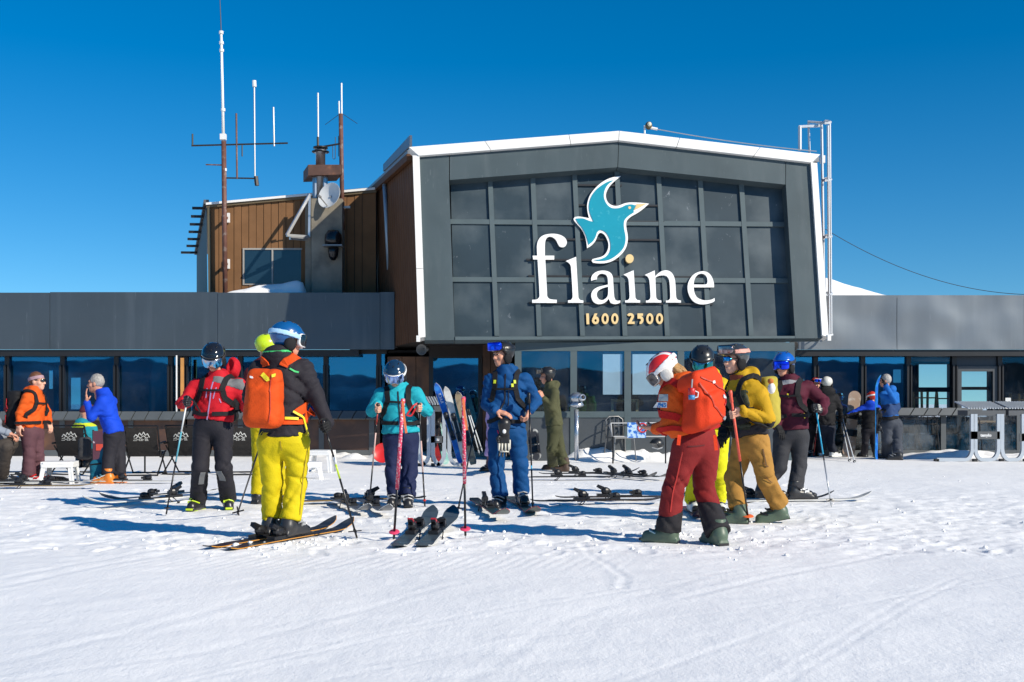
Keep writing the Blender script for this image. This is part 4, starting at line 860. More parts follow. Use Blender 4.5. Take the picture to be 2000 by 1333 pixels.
def head_sdf(q):
    f = ellipsoid(q, (0, -.012, .022), (.077, .095, .103))
    f = smin(f, ellipsoid(q, (0, .028, -.045), (.060, .066, .078)), .03)
    f = smin(f, ellipsoid(q, (0, .062, -.098), (.030, .026, .024)), .03)
    f = smin(f, cap(q, (-.036, .074, .030), (.036, .074, .030), .015, .015), .02)
    f = smin(f, cap(q, (0, .090, .012), (0, .112, -.030), .009, .015), .016)
    f = smin(f, cap(q, (-.014, .100, -.034), (.014, .100, -.034), .009, .009), .012)
    for s_ in (-1, 1):
        f = smin(f, ellipsoid(q, (s_*.045, .060, -.028), (.024, .022, .022)), .025)
        f = smax(f, -ellipsoid(q, (s_*.031, .106, .008), (.020, .018, .012)), .012)
        f = smin(f, ellipsoid(q, (s_*.080, -.008, -.012), (.010, .022, .033)), .008)
    f = smin(f, cap(q, (-.016, .090, -.060), (.016, .090, -.060), .009, .009), .01); f = smin(f, cap(q, (-.013, .088, -.074), (.013, .088, -.074), .010, .010), .01)
    f = smax(f, -cap(q, (-.020, .104, -.067), (.020, .104, -.067), .0035, .0035), .004)
    return smin(f, cap(q, (0, -.022, -.07), (0, -.04, -.20), .052, .058), .03)
def loc(q, M):        # world points -> head-local
    Mi = np.array(M.inverted()); return q@Mi[:3, :3].T+Mi[:3, 3]
HELM_C, HELM_R = (0, -.012, .045), (.118, .140, .113)
def helmet_sdf(q, brow=.052):
    e = ellipsoid(q, HELM_C, HELM_R); cut = -.055+(brow+.055)*sstep((q[:, 1]+.035)/.10)
    f = smax(e, cut-q[:, 2], .012)
    return smin(f, smax(ellipsoid(q, HELM_C, (.120, .150, .115)), np.abs(q[:, 2]-cut-.012)-.012, .008), .01)
_meshcache = {}
def cached(key, fn, lo, hi, h):
    if key not in _meshcache:
        v, q = sdf_mesh(fn, lo, hi, h); _meshcache[key] = mesh(key, v, q, True)
    me = _meshcache[key]
    return me
def inst(name, me, m, parent, M):
    o = bpy.data.objects.new(name, me)
    if len(me.materials) == 0: me.materials.append(None)
    o.material_slots[0].link = 'OBJECT'; o.material_slots[0].material = m
    return link(o, parent, M)
def gog_shape(q, grow, zc, w, hgt, thick, R0=.100, R1=.136, notch=True):
    k = (np.sqrt((q[:, 0]/R0)**2+((q[:, 1]+.008)/R1)**2)-1)*R0-grow+.25*np.abs(q[:, 2]-zc)**1.5
    u = np.arctan2(q[:, 0], q[:, 1]+.008)*.112; a = np.abs(np.stack([u, q[:, 2]-zc], 1))-np.array([w-.028, hgt-.028])
    d2 = np.linalg.norm(np.maximum(a, 0), axis=1)+np.minimum(a.max(1), 0)-.028
    f = np.maximum(np.abs(k)-thick, d2); f = np.maximum(f, -q[:, 1])
    if notch: f = np.maximum(f, -(np.hypot(u, q[:, 2]-zc+hgt+.012)-.026))
    return f
def strap_sdf(q, z0, tilt, w=.018, ymax=.075):
    e = ellipsoid(q, HELM_C, (HELM_R[0]+.002, HELM_R[1]+.004, HELM_R[2]+.002)); return np.maximum(np.maximum(np.abs(e-.003)-.005, np.abs(q[:, 2]-(z0+tilt*(.1-q[:, 1])))-w), q[:, 1]-ymax)
BB = ((-.17, -.19, -.14), (.17, .19, .19))
def add_head(T, M, sp, hh):
    hm = sp.get('helmet')
    if hm is not None:
        he = inst('helmet', cached('helmet_shell', helmet_sdf, *BB, .0075), hm, T, M); pd = sp.get('padm', BLK)
        for s_ in (-1, 1): inst('ear_pad', cached('ear_pad%d' % s_, lambda q: ellipsoid(q, (s_*.094, -.004, -.040), (.030, .052, .062)), *BB, .008), pd, he, Matrix())
        vm = BLKP
        for s_, yy in ((-1, .02), (1, .02), (-1, -.05), (1, -.05), (0, .07)):
            zz = .045+.113*math.sqrt(max(0, 1-(s_*.05/.118)**2-((yy+.012)/.14)**2)); inst('vent', cached('vent', lambda q: ellipsoid(q, (0, 0, 0), (.009, .022, .006)), (-.02, -.03, -.02), (.02, .03, .02), .004), vm, he, Matrix.Translation((s_*.05, yy, zz+.001)))
        mb = MB()
        for s_ in (-1, 1): mb.tube([(s_*.092, .01, -.07), (s_*.070, .03, -.115), (s_*.03, .055, -.132), (0, .06, -.134)], .006, 5)
        mb.build('chin_strap', BLK, he, True, Matrix())
        for i_ in sp.get('decal', []): i_(he)
    gk = sp.get('goggles')
    if gk:
        lens, frame, strap, pos = gk
        up = pos == 'up'
        if up: a, b = dict(grow=.016, zc=.098, w=.098, hgt=.045, thick=.013, R0=.108, R1=.140, notch=False), dict(grow=.026, zc=.098, w=.088, hgt=.038, thick=.006, R0=.108, R1=.140, notch=False)
        else: a, b = dict(grow=.004, zc=.004, w=.104, hgt=.054, thick=.014), dict(grow=.016, zc=.005, w=.097, hgt=.048, thick=.006)
        g = inst('goggles', cached('goggle_frame'+pos, lambda q: gog_shape(q, **a), *BB, .0065), frame, T, M)
        inst('lens', cached('goggle_lens'+pos, lambda q: gog_shape(q, **b), *BB, .0055), lens, g, Matrix())
        inst('strap', cached('goggle_strap'+pos, lambda q: strap_sdf(q, *((.075, .06) if up else (.018, .16)), w=.021), *BB, .0075), strap, g, Matrix())
        for t_ in sp.get('strap_text', []): t_(g)
    if sp.get('shades'):
        g = inst('sunglasses', cached('shades', lambda q: np.maximum(gog_shape(q, .0, .010, .066, .021, .004, R0=.088, R1=.122, notch=False), -(np.hypot(q[:, 0], q[:, 2]+.014)-.012)), *BB, .005), sp['shades'], T, M)
        mb = MB()
        for s_ in (-1, 1): mb.tube([(s_*.072, .075, .016), (s_*.086, .0, .014)], .004, 5)
        mb.build('temple', BLKP, g, False, Matrix())
    if sp.get('hair') is not None:
        def hs(q):
            f = ellipsoid(q, (0, -.022, .030), (.088, .100, .108)); cut = np.interp(q[:, 1], [-.12, -.03, .02, .07, .11], [-.085, -.055, -.01, .058, .085])
            f = smax(f, cut-q[:, 2], .02); return f+.005*wob(q*np.array([1.5, 1.5, .5]), 120, 3, 4)
        inst('hair', cached('short_hair', hs, *BB, .007), sp['hair'], T, M)
    if sp.get('longhair') is not None:
        def hs2(q): return smin(ellipsoid(q, (0, -.09, -.05), (.075, .045, .08)), ellipsoid(q, (0, -.11, -.11), (.055, .035, .06)), .04)+.010*wob(q*np.array([1.6, 1.6, .6]), 95, 5, 4)
        inst('hair', cached('loose_hair', hs2, (-.17, -.24, -.26), (.17, .05, .12), .008), sp['longhair'], T, M)
    if sp.get('headband') is not None:
        inst('headband', cached('headband', lambda q: np.maximum(np.abs(ellipsoid(q, (0, -.02, .03), (.092, .105, .112)))-.006, np.abs(q[:, 2]-.045-.25*q[:, 1])-.026), *BB, .007), sp['headband'], T, M)
    if sp.get('cap') is not None:
        inst('knit_hat', cached('knit_hat', lambda q: smax(ellipsoid(q, (0, -.015, .04), (.095, .11, .115)), .03-q[:, 2]+.2*q[:, 1], .01), *BB, .008), sp['cap'], T, M)
    if sp.get('face', True):
        mb = MB()
        for s_ in (-1, 1): mb.ell((s_*.031, .090, .008), (.013, .009, .007))
        mb.build('eyes', EYEM, T, True, M)
        mb = MB()
        for s_ in (-1, 1): mb.tube([(s_*.012, .094, .030), (s_*.032, .092, .035), (s_*.050, .080, .030)], [.004, .0055, .003], 5)
        mb.build('eyebrows', sp.get('brow', BROWM), T, True, M)
        MB().tube([(-.021, .094, -.067), (0, .0995, -.066), (.021, .094, -.067)], [.003, .005, .003], 5).build('lips', LIPM, T, True, M)

def boot_sdf(q):
    f = rbox(q, (0, .045, .020), (.050, .160, .020), .012)
    f = smin(f, cap(q*np.array([1.06, 1, 1.15]), (0, -.045, .085), (0, .150, .064), .062, .050), .025)
    f = smin(f, cap(q, (0, -.045, .09), (0, .0, .33), .062, .062), .035)
    f = smax(f, q[:, 2]-.215, .01); f = smax(f, -q[:, 2], .006)
    return f
def shoe_sdf(q):
    f = smin(rbox(q, (0, .04, .018), (.046, .14, .018), .012), cap(q, (0, -.045, .065), (0, .12, .045), .052, .042), .02); f = smin(f, cap(q, (0, -.05, .06), (0, -.04, .22), .055, .056), .03); return smax(f, -q[:, 2], .006)
def add_boot(T, x, y, z, deg, m, bm, sole, kind='boot', S=1., pitch=0):
    M = Matrix.Translation((x, y, z)) @ Matrix.Rotation(R(deg), 4, 'Z') @ Matrix.Rotation(R(pitch), 4, 'X') @ Matrix.Scale(S, 4)
    if kind == 'boot':
        b = inst('ski_boot', cached('ski_boot', boot_sdf, (-.09, -.15, -.01), (.09, .24, .36), .011), m, T, M)
        for (yy, zz, w) in ((.125, .090, .052), (.075, .118, .058)):
            mb = MB(); mb.tube([(-w, yy-.05, zz-.012), (-w*.7, yy, zz+.006), (0, yy+.012, zz+.018), (w*.7, yy, zz+.006), (w, yy-.05, zz-.012)], .0085, 5); mb.box((w*.9, yy-.02, zz), (.018, .05, .022)); mb.build('buckle', bm, b, False, Matrix())
        mb = MB(); mb.box((0, .135, .012), (.088, .10, .022)); mb.box((0, -.06, .012), (.088, .11, .022)); mb.box((0, .212, .022), (.07, .02, .02)); mb.build('sole', sole, b, False, Matrix())
    else:
        b = inst('shoe', cached('shoe', shoe_sdf, (-.09, -.15, -.01), (.09, .22, .24), .011), m, T, M)
    FEET.append((x, y)); return M
def arm_dirs(E, W): d = (W-E); return d.normalized() if d.length > 1e-6 else V(0, 0, -1)

def person(label, sp):
    S = sp.get('S', 1.); Y = sp['Y']; J = {}
    pt = lambda a: P(a[0], a[1], Y)+V(0, a[2] if len(a) > 2 else 0, 0)
    for k, a in sp['J'].items(): J[k] = pt(a)
    th = R(sp['yaw']); fwd = V(math.sin(th), -math.cos(th), 0); side = V(math.cos(th), math.sin(th), 0)
    # feet: (px, py, toe heading in degrees, optional lift)
    feet = []
    for a in sp['feet']:
        Yf = gY(a[1]); x = (a[0]-1000)*Yf/F; yy = Yf*KY
        if sp.get('feetY'): yy = sp['feetY']*KY; x = (a[0]-1000)*sp['feetY']/F
        feet.append((x, yy, a[3] if len(a) > 3 else 0., a[2], a[4] if len(a) > 4 else 0))
    base = V(sum(f[0] for f in feet)/len(feet), sum(f[1] for f in feet)/len(feet), 0) if feet else V(J['pel'].x, J['pel'].y, 0)
    T = thing('person', label, 'person', base); T['_'] = 0; del T['_']
    if not feet: pass
    neck, pel = J['neck'], J['pel']; up = (neck-pel).normalized()
    # -- wrists and hands
    arms = []
    for c in 'LR':
        if 's'+c not in J: continue
        s_, e_ = J['s'+c], J['e'+c]; hd = sp['hands'].get(c, {}); g = hd.get('grip')
        if g:        # grip a pole (top, tip): fingers close round its axis
            top, tip, t = g; ax = (top-tip).normalized(); G = top.lerp(tip, t); d0 = arm_dirs(e_, G); d = (d0-ax*d0.dot(ax)).normalized(); n = d.cross(ax)*hd.get('flip', 1)
            k = 1.12 if hd.get('glove') else 1.; W = G-d*.082*k*S-n*.026*k*S; arms.append((s_, e_, W, d, n, ax, 1.25, k, hd, c))
        else:
            W = J['w'+c]; d = Vector(hd['d']).normalized() if 'd' in hd else arm_dirs(e_, W); n = Vector(hd.get('n', (0, 0, -1))); n = (n-d*n.dot(d)).normalized(); ax = d.cross(n)*hd.get('flip', 1)
            k = 1.12 if hd.get('glove') else 1.; arms.append((s_, e_, W, d, n, ax, hd.get('curl', .45), k, hd, c))
    # -- jacket
    J_ = sp['jacket']; hem = P(pel.x*0+1000, sp['hem'], Y).z; hl = (hem-pel.z)/max(up.z, .3); jb = pel+up*hl; L = (neck-jb).length
    w = sp.get('w', 1.); fat = sp.get('fat', 1.); flare = sp.get('flare', 1.)
    prof = [(0, .205*w*flare*S, .155*fat*flare*S), (.12, .20*w*S, .152*fat*S), (.38, .188*w*S, .145*fat*S, .01), (.66, .205*w*S, .150*fat*S, .015), (.84, .190*w*S, .128*fat*S), (.94, .125*w*S, .10*S), (1.06, .085*S, .085*S, .012)]
    amp = sp.get('amp', 1.)*S; seed = sp.get('seed', 0)
    ar = sp.get('arm_r', .95)*S
    def arms_f(p, fold=True):
        f = None
        for (s_, e_, W, d, n, ax, cu, k, hd, c) in arms:
            we = W-d*.012
            a = smin(cap(p, s_, e_, .082*ar, .066*ar), cap(p, e_, we, .066*ar, .050*ar), .03)
            if fold: g = np.exp(-((np.linalg.norm(p-A(e_), axis=1))/.12)**2); a = a+folds(p, 85, .017*amp, seed+3, .8)*(.55+.7*g)
            f = a if f is None else np.minimum(f, a)
        return f
    hood = sp.get('hood', 1.)
    def jac(p, fold=True):
        f = tor(p, jb, neck+up*.03*S, side, fwd, prof, .02)
        if fold: f = f+folds(p, 42, .019*amp, seed, .9)+folds(p, 95, .009*amp, seed+5, 1.2)-.004
        a = arms_f(p, fold)
        if a is not None: f = smin(f, a, .055*S)
        if hood: f = smin(f, ellipsoid(p, neck-fwd*.085*S+up*.01, (.125*S*hood, .075*S, .085*S*hood), (side, fwd, up))+(folds(p, 70, .010, seed+2) if fold else 0), .035)
        # collar
        f = smin(f, tor(p, neck-up*.04*S, neck+up*.075*S, side, fwd, [(0, .095*S, .095*S), (1, .082*S, .088*S, .012)], .012), .02)
        hp = (p-A(jb))@A(up); return smax(f, -hp-.0, .012) if not sp.get('nohem') else f
    pts = [neck+up*.12*S, jb, neck-fwd*.18*S]+[q for a in arms for q in a[:3]]
    lo = [min(q[i] for q in pts)-.28*S for i in range(3)]; hi = [max(q[i] for q in pts)+.28*S for i in range(3)]; lo[2] = min(jb.z-.06, min(q.z for q in pts)-.14)
    h = sp.get('res', .014)
    jk = sdf_obj('jacket', jac, lo, hi, h, J_, T)
    # -- trousers
    legs = []
    for i, c in enumerate('LR'):
        if 'h'+c not in J: continue
        ft = feet[i]; a_ = J.get('a'+c)
        M_ = None
        if a_ is None:
            hd_ = R(ft[3]); back = V(math.sin(hd_), -math.cos(hd_), 0)*.0; a_ = V(ft[0], ft[1], ft[2]+sp.get('hemz', .11)*S)+V(math.sin(hd_), -math.cos(hd_), 0)*.018
        legs.append((J['h'+c], J['k'+c], a_))
    lr = sp.get('leg_r', .93)*S
    if legs:
        def tro(p, fold=True):
            f = ellipsoid(p, pel-V(0, 0, .02), (.185*w*S, .145*fat*S, .15*S), (side, fwd, up))
            g = None
            for (hq, kq, aq) in legs:
                a = smin(cap(p, hq, kq, .118*lr, .090*lr), cap(p, kq, aq, .090*lr, .096*lr*sp.get('bell', 1.)), .03)
                low = np.clip((kq.z-p[:, 2])/max(kq.z-aq.z, .05), 0, 1); kn = np.exp(-((p[:, 2]-kq.z)/.09)**2)
                if fold: a = a+folds(p, 46, .021*amp, seed+7, 1.1)*(.45+.5*kn+.3*low)+folds(p, 100, .008*amp, seed+9, 1.0)*(.4+.5*low)-.003
                g = a if g is None else smin(g, a, .02)
            f = smin(f, g, .06*S)
            for (hq, kq, aq) in legs:
                d = A((kq-aq).normalized()); m = np.linalg.norm(p-A(aq), axis=1) < .2; f = np.where(m, np.maximum(f, -((p-A(aq))@d)), f)
            return f
        pts = [pel]+[q for l in legs for q in l]; lo = [min(q[i] for q in pts)-.25*S for i in range(3)]; hi = [max(q[i] for q in pts)+.25*S for i in range(3)]; lo[2] = min(q.z for q in pts)-.08; hi[2] = max(jb.z, pel.z)+.14
        tr_o = sdf_obj('trousers', tro, lo, hi, h, sp['trousers'], T)
    else: tro = None
    if sp.get('gaiter') and tro:
        gm, zt = sp['gaiter']; pts = [l[2] for l in legs]+[l[1] for l in legs]
        sdf_obj('trouser_cuff', lambda p: np.maximum(tro(p)-.005, p[:, 2]-zt-.06*np.sin(p[:, 0]*9)), [min(q[i] for q in pts)-.16 for i in range(2)]+[0.02], [max(q[i] for q in pts)+.16 for i in range(2)]+[zt+.1], h, gm, tr_o)
    for nm, mm, mk in sp.get('panels', []):
        def pf(p):
            q = p-A(jb); t = (q@A(up))/L; qq = q-np.outer(t*L, A(up)); return np.maximum(jac(p)-.004, mk(qq@A(side)/S, qq@A(fwd)/S, t))
        pts = [neck+up*.1, jb]+[q for a in arms for q in a[:3]]
        sdf_obj(nm, pf, [min(q[i] for q in pts)-.24*S for i in range(3)], [max(q[i] for q in pts)+.24*S for i in range(3)], h, mm, jk)
    # -- boots
    for ft in feet:
        hd_ = R(ft[3]); add_boot(T, ft[0], ft[1], ft[2], ft[3], sp['boots'], sp.get('bucklem', GREYM), sp.get('solem', BLKP), sp.get('bootkind', 'boot'), S, ft[4])
    # -- head
    hy, hpch, hrl = sp['head']; HM = Matrix.Translation(J['hd']) @ Matrix.Rotation(R(180+hy), 4, 'Z') @ Matrix.Rotation(R(-hpch), 4, 'X') @ Matrix.Rotation(R(hrl), 4, 'Y') @ Matrix.Scale(S*sp.get('headS', 1.), 4)
    add_head(T, HM, sp, h)
    # -- body: head, neck, trunk, limbs and hands in one mesh; gloves separate
    V_, Q_ = [], []; n0 = 0
    def put(v, q):
        nonlocal n0
        V_.append(v); Q_.append(q+n0); n0 += len(v)
    if 'HEADV' not in globals():
        globals()['HEADV'] = sdf_mesh(head_sdf, (-.11, -.13, -.24), (.11, .15, .15), .0062)
    v, q = HEADV; mh = np.array(HM); put(v@mh[:3, :3].T+mh[:3, 3], q)
    def trunk(p):
        f = tor(p, pel, neck, side, fwd, [(0, .14*S, .10*S), (.5, .13*S, .095*S), (.85, .15*S, .09*S), (1, .06*S, .06*S)], .02)
        f = smin(f, cap(p, neck, J['hd']-V(0, 0, .06*S), .055*S, .055*S), .03)
        for a in arms: f = smin(f, smin(cap(p, a[0], a[1], .045*S, .038*S), cap(p, a[1], a[2], .036*S, .026*S), .02), .03)
        for l in legs: f = smin(f, smin(cap(p, l[0], l[1], .07*S, .05*S), cap(p, l[1], l[2], .05*S, .04*S), .02), .03)
        return f
    pts = [pel, neck, J['hd']]+[q for a in arms for q in a[:3]]+[q for l in legs for q in l]
    put(*sdf_mesh(trunk, [min(q[i] for q in pts)-.2*S for i in range(3)], [max(q[i] for q in pts)+.2*S for i in range(3)], .028))
    for (s_, e_, W, d, n, ax, cu, k, hd, c) in arms:
        fnh = lambda p: hand_sdf(p, W, d, n, ax, cu, k*S, hd.get('spread', 0), hd.get('thumb', .6))
        c0 = W+d*.08*S; v, q = sdf_mesh(fnh, [c0[i]-.15*S for i in range(3)], [c0[i]+.15*S for i in range(3)], .0052 if h < .016 else .0075)
        if hd.get('glove'):
            gl = obj('glove', mesh('glove', v, q, True), hd['glove'], T)
            mb = MB(); mb.tube([W-d*.045*S, W+d*.012*S], [.046*S, .040*S], 12); mb.build('cuff', hd['glove'], gl, True)
            if hd.get('finger_trim'):
                mb = MB()
                for o in (.030, .010, -.010, -.029):
                    q0 = W+d*.06*S+ax*o*S-n*.017*S; q1 = W+d*.098*S+ax*o*S-n*.012*S; q2 = q1+(d*math.cos(cu*.75)+n*math.sin(cu*.75))*.042*S-(n*math.cos(cu*.75)-d*math.sin(cu*.75))*.002; mb.tube([q0, q1, q2], .0065*S, 5)
                mb.build('finger_trim', hd['finger_trim'], gl, True)
        else: put(v, q)
    for (s_, e_, W, d, n, ax, cu, k, hd, c) in arms: MB().tube([W-d*.05*S, W-d*.03*S, W+d*.004*S], [.053*ar, .056*ar, .050*ar], 14).build('sleeve_cuff', sp.get('cuffm', J_), jk, True)
    obj('body', mesh('body', np.concatenate(V_), np.concatenate(Q_), True), sp.get('skin', SKIN), T)
    # -- zips, patches and other lines laid on the jacket or trousers, in torso coordinates (x to image right at yaw 0, y forward, t along the torso)
    def tp(x, y, t): return jb+side*x*S+fwd*y*S+up*t*L
    for nm, mm, path, wd in sp.get('lines', []):
        q, nn = onto(lambda p: jac(p, False), polyline([tp(*a) for a in path], 16), .002); MB().ribbon(q, nn, wd, .004).build(nm, mm, jk)
    for nm, mm, path, wd in sp.get('tlines', []):
        q, nn = onto(lambda p: tro(p, False), polyline([pt(a) for a in path], 14), .002); MB().ribbon(q, nn, wd, .004).build(nm, mm, tr_o)
    for nm, txt, mm, (x, y, t), siz, uvs in sp.get('text', []):
        u_, v_ = uvs; c = tp(x, y, t)
        def fn2(a, b, z): return c+u_*a+v_*b
        me = text_mesh(nm, txt, fn2, siz, .001); q, nn = onto(lambda p: jac(p, False), [vv.co for vv in me.vertices], .004)
        for vv, qq in zip(me.vertices, q): vv.co = qq
        obj(nm, me, mm, jk)
    return dict(T=T, jac=jac, tro=tro, tp=tp, jb=jb, up=up, side=side, fwd=fwd, L=L, J=J, HM=HM, jk=jk, S=S, pel=pel, neck=neck, arms=arms, h=h)

def pack(pr, label, main, strapm, half=(.15, .10, .25), c=(0, -.24, .52), trim=None, front=False, parts=(), waist=True, chest=True, strapw=.055, lid=True, belt=None, rot=0, tl=None, waist_t=.16, straps=True):
    S = pr['S']; jac0 = lambda p: pr['jac'](p, False)
    side, fwd, up, jac, tp = pr['side'], pr['fwd'], pr['up'], pr['jac'], pr['tp']
    B = thing('backpack', label, 'backpack', tp(*c)); cc = tp(*c)
    Rr = Matrix.Rotation(R(rot), 3, fwd); ax = (Rr@side, fwd, Rr@up)
    def f(p):
        a = rbox(p, cc, (half[0]*S, half[1]*S, half[2]*S), .07*S, ax)
        q = np.stack([(p-A(cc))@A(x) for x in ax], 1); a = a+.03*S*np.clip(q[:, 2]/(half[2]*S), -1, 1)*.5
        if lid: a = smin(a, rbox(p, cc+ax[2]*half[2]*.86*S-fwd*.015, (half[0]*.93*S, half[1]*1.02*S, .07*S), .055*S, ax), .012)
        a = smin(a, rbox(p, cc-fwd*half[1]*.72*S-ax[2]*.06*S, (half[0]*.74*S, half[1]*.5*S, half[2]*.62*S), .05*S, ax), .02)
        return a+folds(p, 40, .010*S, 4, 1.2)+folds(p, 90, .004, 8, 1.)
    r = max(half)*1.45*S; sdf_obj('pack_body', f, [cc[i]-r for i in range(3)], [cc[i]+r for i in range(3)], max(pr['h'], .013), main, B)
    def rib(nm, path, w, m, off=.004, n=26, th=.012):
        q, nn = onto(jac0, polyline(path, n), off); return MB().ribbon(q, nn, w, th).build(nm, m, B)
    if straps:
        for s_ in (-1, 1):
            rib('shoulder_strap', [tp(s_*.085, -.17, .86), tp(s_*.095, -.08, .985), tp(s_*.105, .06, .93), tp(s_*.115, .16, .74), tp(s_*.150, .15, .52), tp(s_*.20, .03, .38), tp(s_*.19, -.12, .30)], strapw*S, strapm)
        if chest: rib('chest_strap', [tp(-.12, .17, .70), tp(0, .20, .69), tp(.12, .17, .70)], .022*S, strapm, .010, 12)
    if waist:
        bm = belt or strapm; t0 = waist_t
        ring = [tp(.26*math.sin(R(a)), -.22*math.cos(R(a)), t0) for a in range(-178, 180, 12)]
        rib('waist_belt', ring, .042*S, bm, .006, 50)
    def fr(x, y, z): return cc+ax[0]*x*S+fwd*y*S+ax[2]*z*S
    for nm, mm, path, w in parts:
        q, nn = onto(f, polyline([fr(*a) for a in path], 14), .002); MB().ribbon(q, nn, w, .006).build(nm, mm, B)
    return dict(B=B, f=f, fr=fr, ax=ax, cc=cc)

def pole(label, top, tip, bands, grip=BLKP, gl=.11, basket=BLKP, br=.035, strap=None, r=.0085, group='ski poles', star=False):
    """bands: [(t_end, material)] from top to tip"""
    T = thing('ski_pole', label, 'ski pole', tip, group); t0 = gl/(top-tip).length; prev = t0
    at = lambda t: top.lerp(tip, t); ax = (top-tip).normalized()
    MB().tube([top+ax*.004, top-ax*.02, at(t0*.5), at(t0*.95), at(t0)], [.017, .019, .0145, .016, .011], 10).build('grip', grip, T, True)
    sh = None
    for te, m in bands:
        MB().tube([at(prev), at(min(te, .985))], [r*(1.15 if m.name.startswith('wrap') else 1)]*2 if not m.name.startswith('wrap') else [r*1.5, r*1.5], 8).build('shaft', m, T, True); prev = te
    MB().tube([at(.98), tip-ax*.02], [.005, .002], 6).build('tip', GREYM, T)
    L = (top-tip).length; b = at(1-.075/L)
    u = V(1, 0, 0); w = ax.cross(u).normalized(); Mb = Matrix((u, w, ax)).transposed().to_4x4(); Mb.translation = b
    if star:
        mb = MB()
        for k in range(4): a = k*math.pi/2+.3; mb.bar(b, b+(u*math.cos(a)+w*math.sin(a))*br, .014, .006, ax)
        mb.lathe([(.014, -.008), (.014, .012)], Mb, 8); mb.build('basket', basket, T)
    else: MB().lathe([(.012, -.006), (br*.8, .002), (br, .006), (br*.95, .009), (.012, .014)], Mb, 14).build('basket', basket, T, True)
    if strap:
        m, pts = strap; pts = [Vector(q) for q in pts]; MB().ribbon(polyline(pts, 14), [V(0, -1, .15)]*14, .018, .003).build('strap', m, T)
    return T
def ski_geo(L=1.75, wt=.125, ww=.09, wl=.115, sub=30, camber=.0, tiprise=.09, tailrise=.015):
    v = []; f = []; th = .013
    for i in range(sub+1):
        t = i/sub; y = -L*.47+L*t
        w = np.interp(t, [0, .015, .06, .45, .86, .94, .985, 1], [wl*.72, wl*.92, wl, ww, wt, wt*.93, wt*.55, wt*.12])
        z = camber*math.sin(math.pi*t)+(tiprise*max(0, (t-.80)/.20)**2.0)+(tailrise*max(0, (.06-t)/.06)**2)
        hh = th*(1 if .1 < t < .85 else .6); v += [(-w/2, y, z), (w/2, y, z), (w/2, y, z+hh), (-w/2, y, z+hh)]
    for i in range(sub):
        a = i*4; b = a+4
        for k in range(4): f.append((a+k, a+(k+1) % 4, b+(k+1) % 4, b+k))
    f.append((3, 2, 1, 0)); m = sub*4; f.append((m, m+1, m+2, m+3)); return v, f
def ski(label, M, top, edge=None, bind=BLKP, bcol=None, L=1.75, wide=1., brakes=True, heel_up=False, group='skis lying on the snow', text=None, stripe=None, zb=0.):
    T = thing('ski', label, 'ski', M.translation, group); v, f = ski_geo(L, .128*wide, .092*wide, .118*wide)
    b = MB().add(v, f).build('ski_body', top, T, False, M)
    em = edge or BLKP; mb = MB()
    for s_ in (0, 1):
        path = [Vector(v[4*i+s_]).lerp(Vector(v[4*i+3-s_]), .5) for i in range(len(v)//4)]; mb.tube(path, .0035, 5)
    mb.build('edge', em, b, False, Matrix())
    if stripe:
        mb = MB()
        for t0, t1, off in ((.05, .30, 0), (.62, .93, 0)):
            ii = range(int(t0*30), int(t1*30)+1); mb.ribbon([Vector((off, v[4*i][1], v[4*i+2][2]+.0005)) for i in ii], [V(0, 0, 1)]*len(ii), .045, .002)
        mb.build('stripe', stripe, b, False, Matrix())
    z = .014; bc = bcol or bind
    mb = MB(); mb.box((0, .19, z+.012), (.075, .11, .024)); mb.ell((0, .20, z+.045), (.040, .050, .034)); mb.box((0, .155, z+.055), (.085, .022, .03)); mb.box((.036, .135, z+.04), (.014, .05, .03)); mb.box((-.036, .135, z+.04), (.014, .05, .03)); mb.build('toe_piece', bind, b, False, Matrix())
    mb = MB(); mb.box((0, -.19, z+.014), (.078, .17, .028)); mb.ell((0, -.175, z+.06), (.038, .055, .045)); mb.bar((0, -.20, z+.07), (0, -.275 if not heel_up else -.25, z+.115), .035, .02); mb.box((0, -.125, z+.05), (.05, .03, .035)); hp = mb.build('heel_piece', bind, b, False, Matrix()); MB().bar((0, -.19, z+.095), (0, -.265, z+.125), .042, .022).box((0, -.14, z+.075), (.052, .025, .02)).build('heel_lever', bc, b, False, Matrix())
    mb = MB(); mb.box((0, 0.02, z+.006), (.06, .25, .010)); mb.build('plate', bind, b, False, Matrix())
    if brakes:
        mb = MB(); 
        for s_ in (-1, 1): mb.tube([(s_*.045, -.10, z+.02), (s_*.062, -.13, z+.005), (s_*.064, -.20, -.045)], .005, 5); mb.box((s_*.064, -.20, -.045), (.012, .03, .022))
        mb.build('brake', bind, b, False, Matrix())
    if text:
        s_, mm, size, yc = text
        def fn3(a, bb, zz): t = (yc+a+L*.47)/L; zt = np.interp(t, [i/30 for i in range(31)], [v[4*i+2][2] for i in range(31)]); return Vector((bb-size*.35, yc+a, float(zt)+.0015))
        obj('lettering', text_mesh('lettering', s_, fn3, size, .001), mm, b, Matrix())
    return T
def on_snow(px, py, heading, lift=.035, pitch=0., roll=0.):
    Yf = gY(py); return Matrix.Translation(((px-1000)*Yf/F, Yf*KY, lift)) @ Matrix.Rotation(R(heading), 4, 'Z') @ Matrix.Rotation(R(pitch), 4, 'X') @ Matrix.Rotation(R(roll), 4, 'Y')
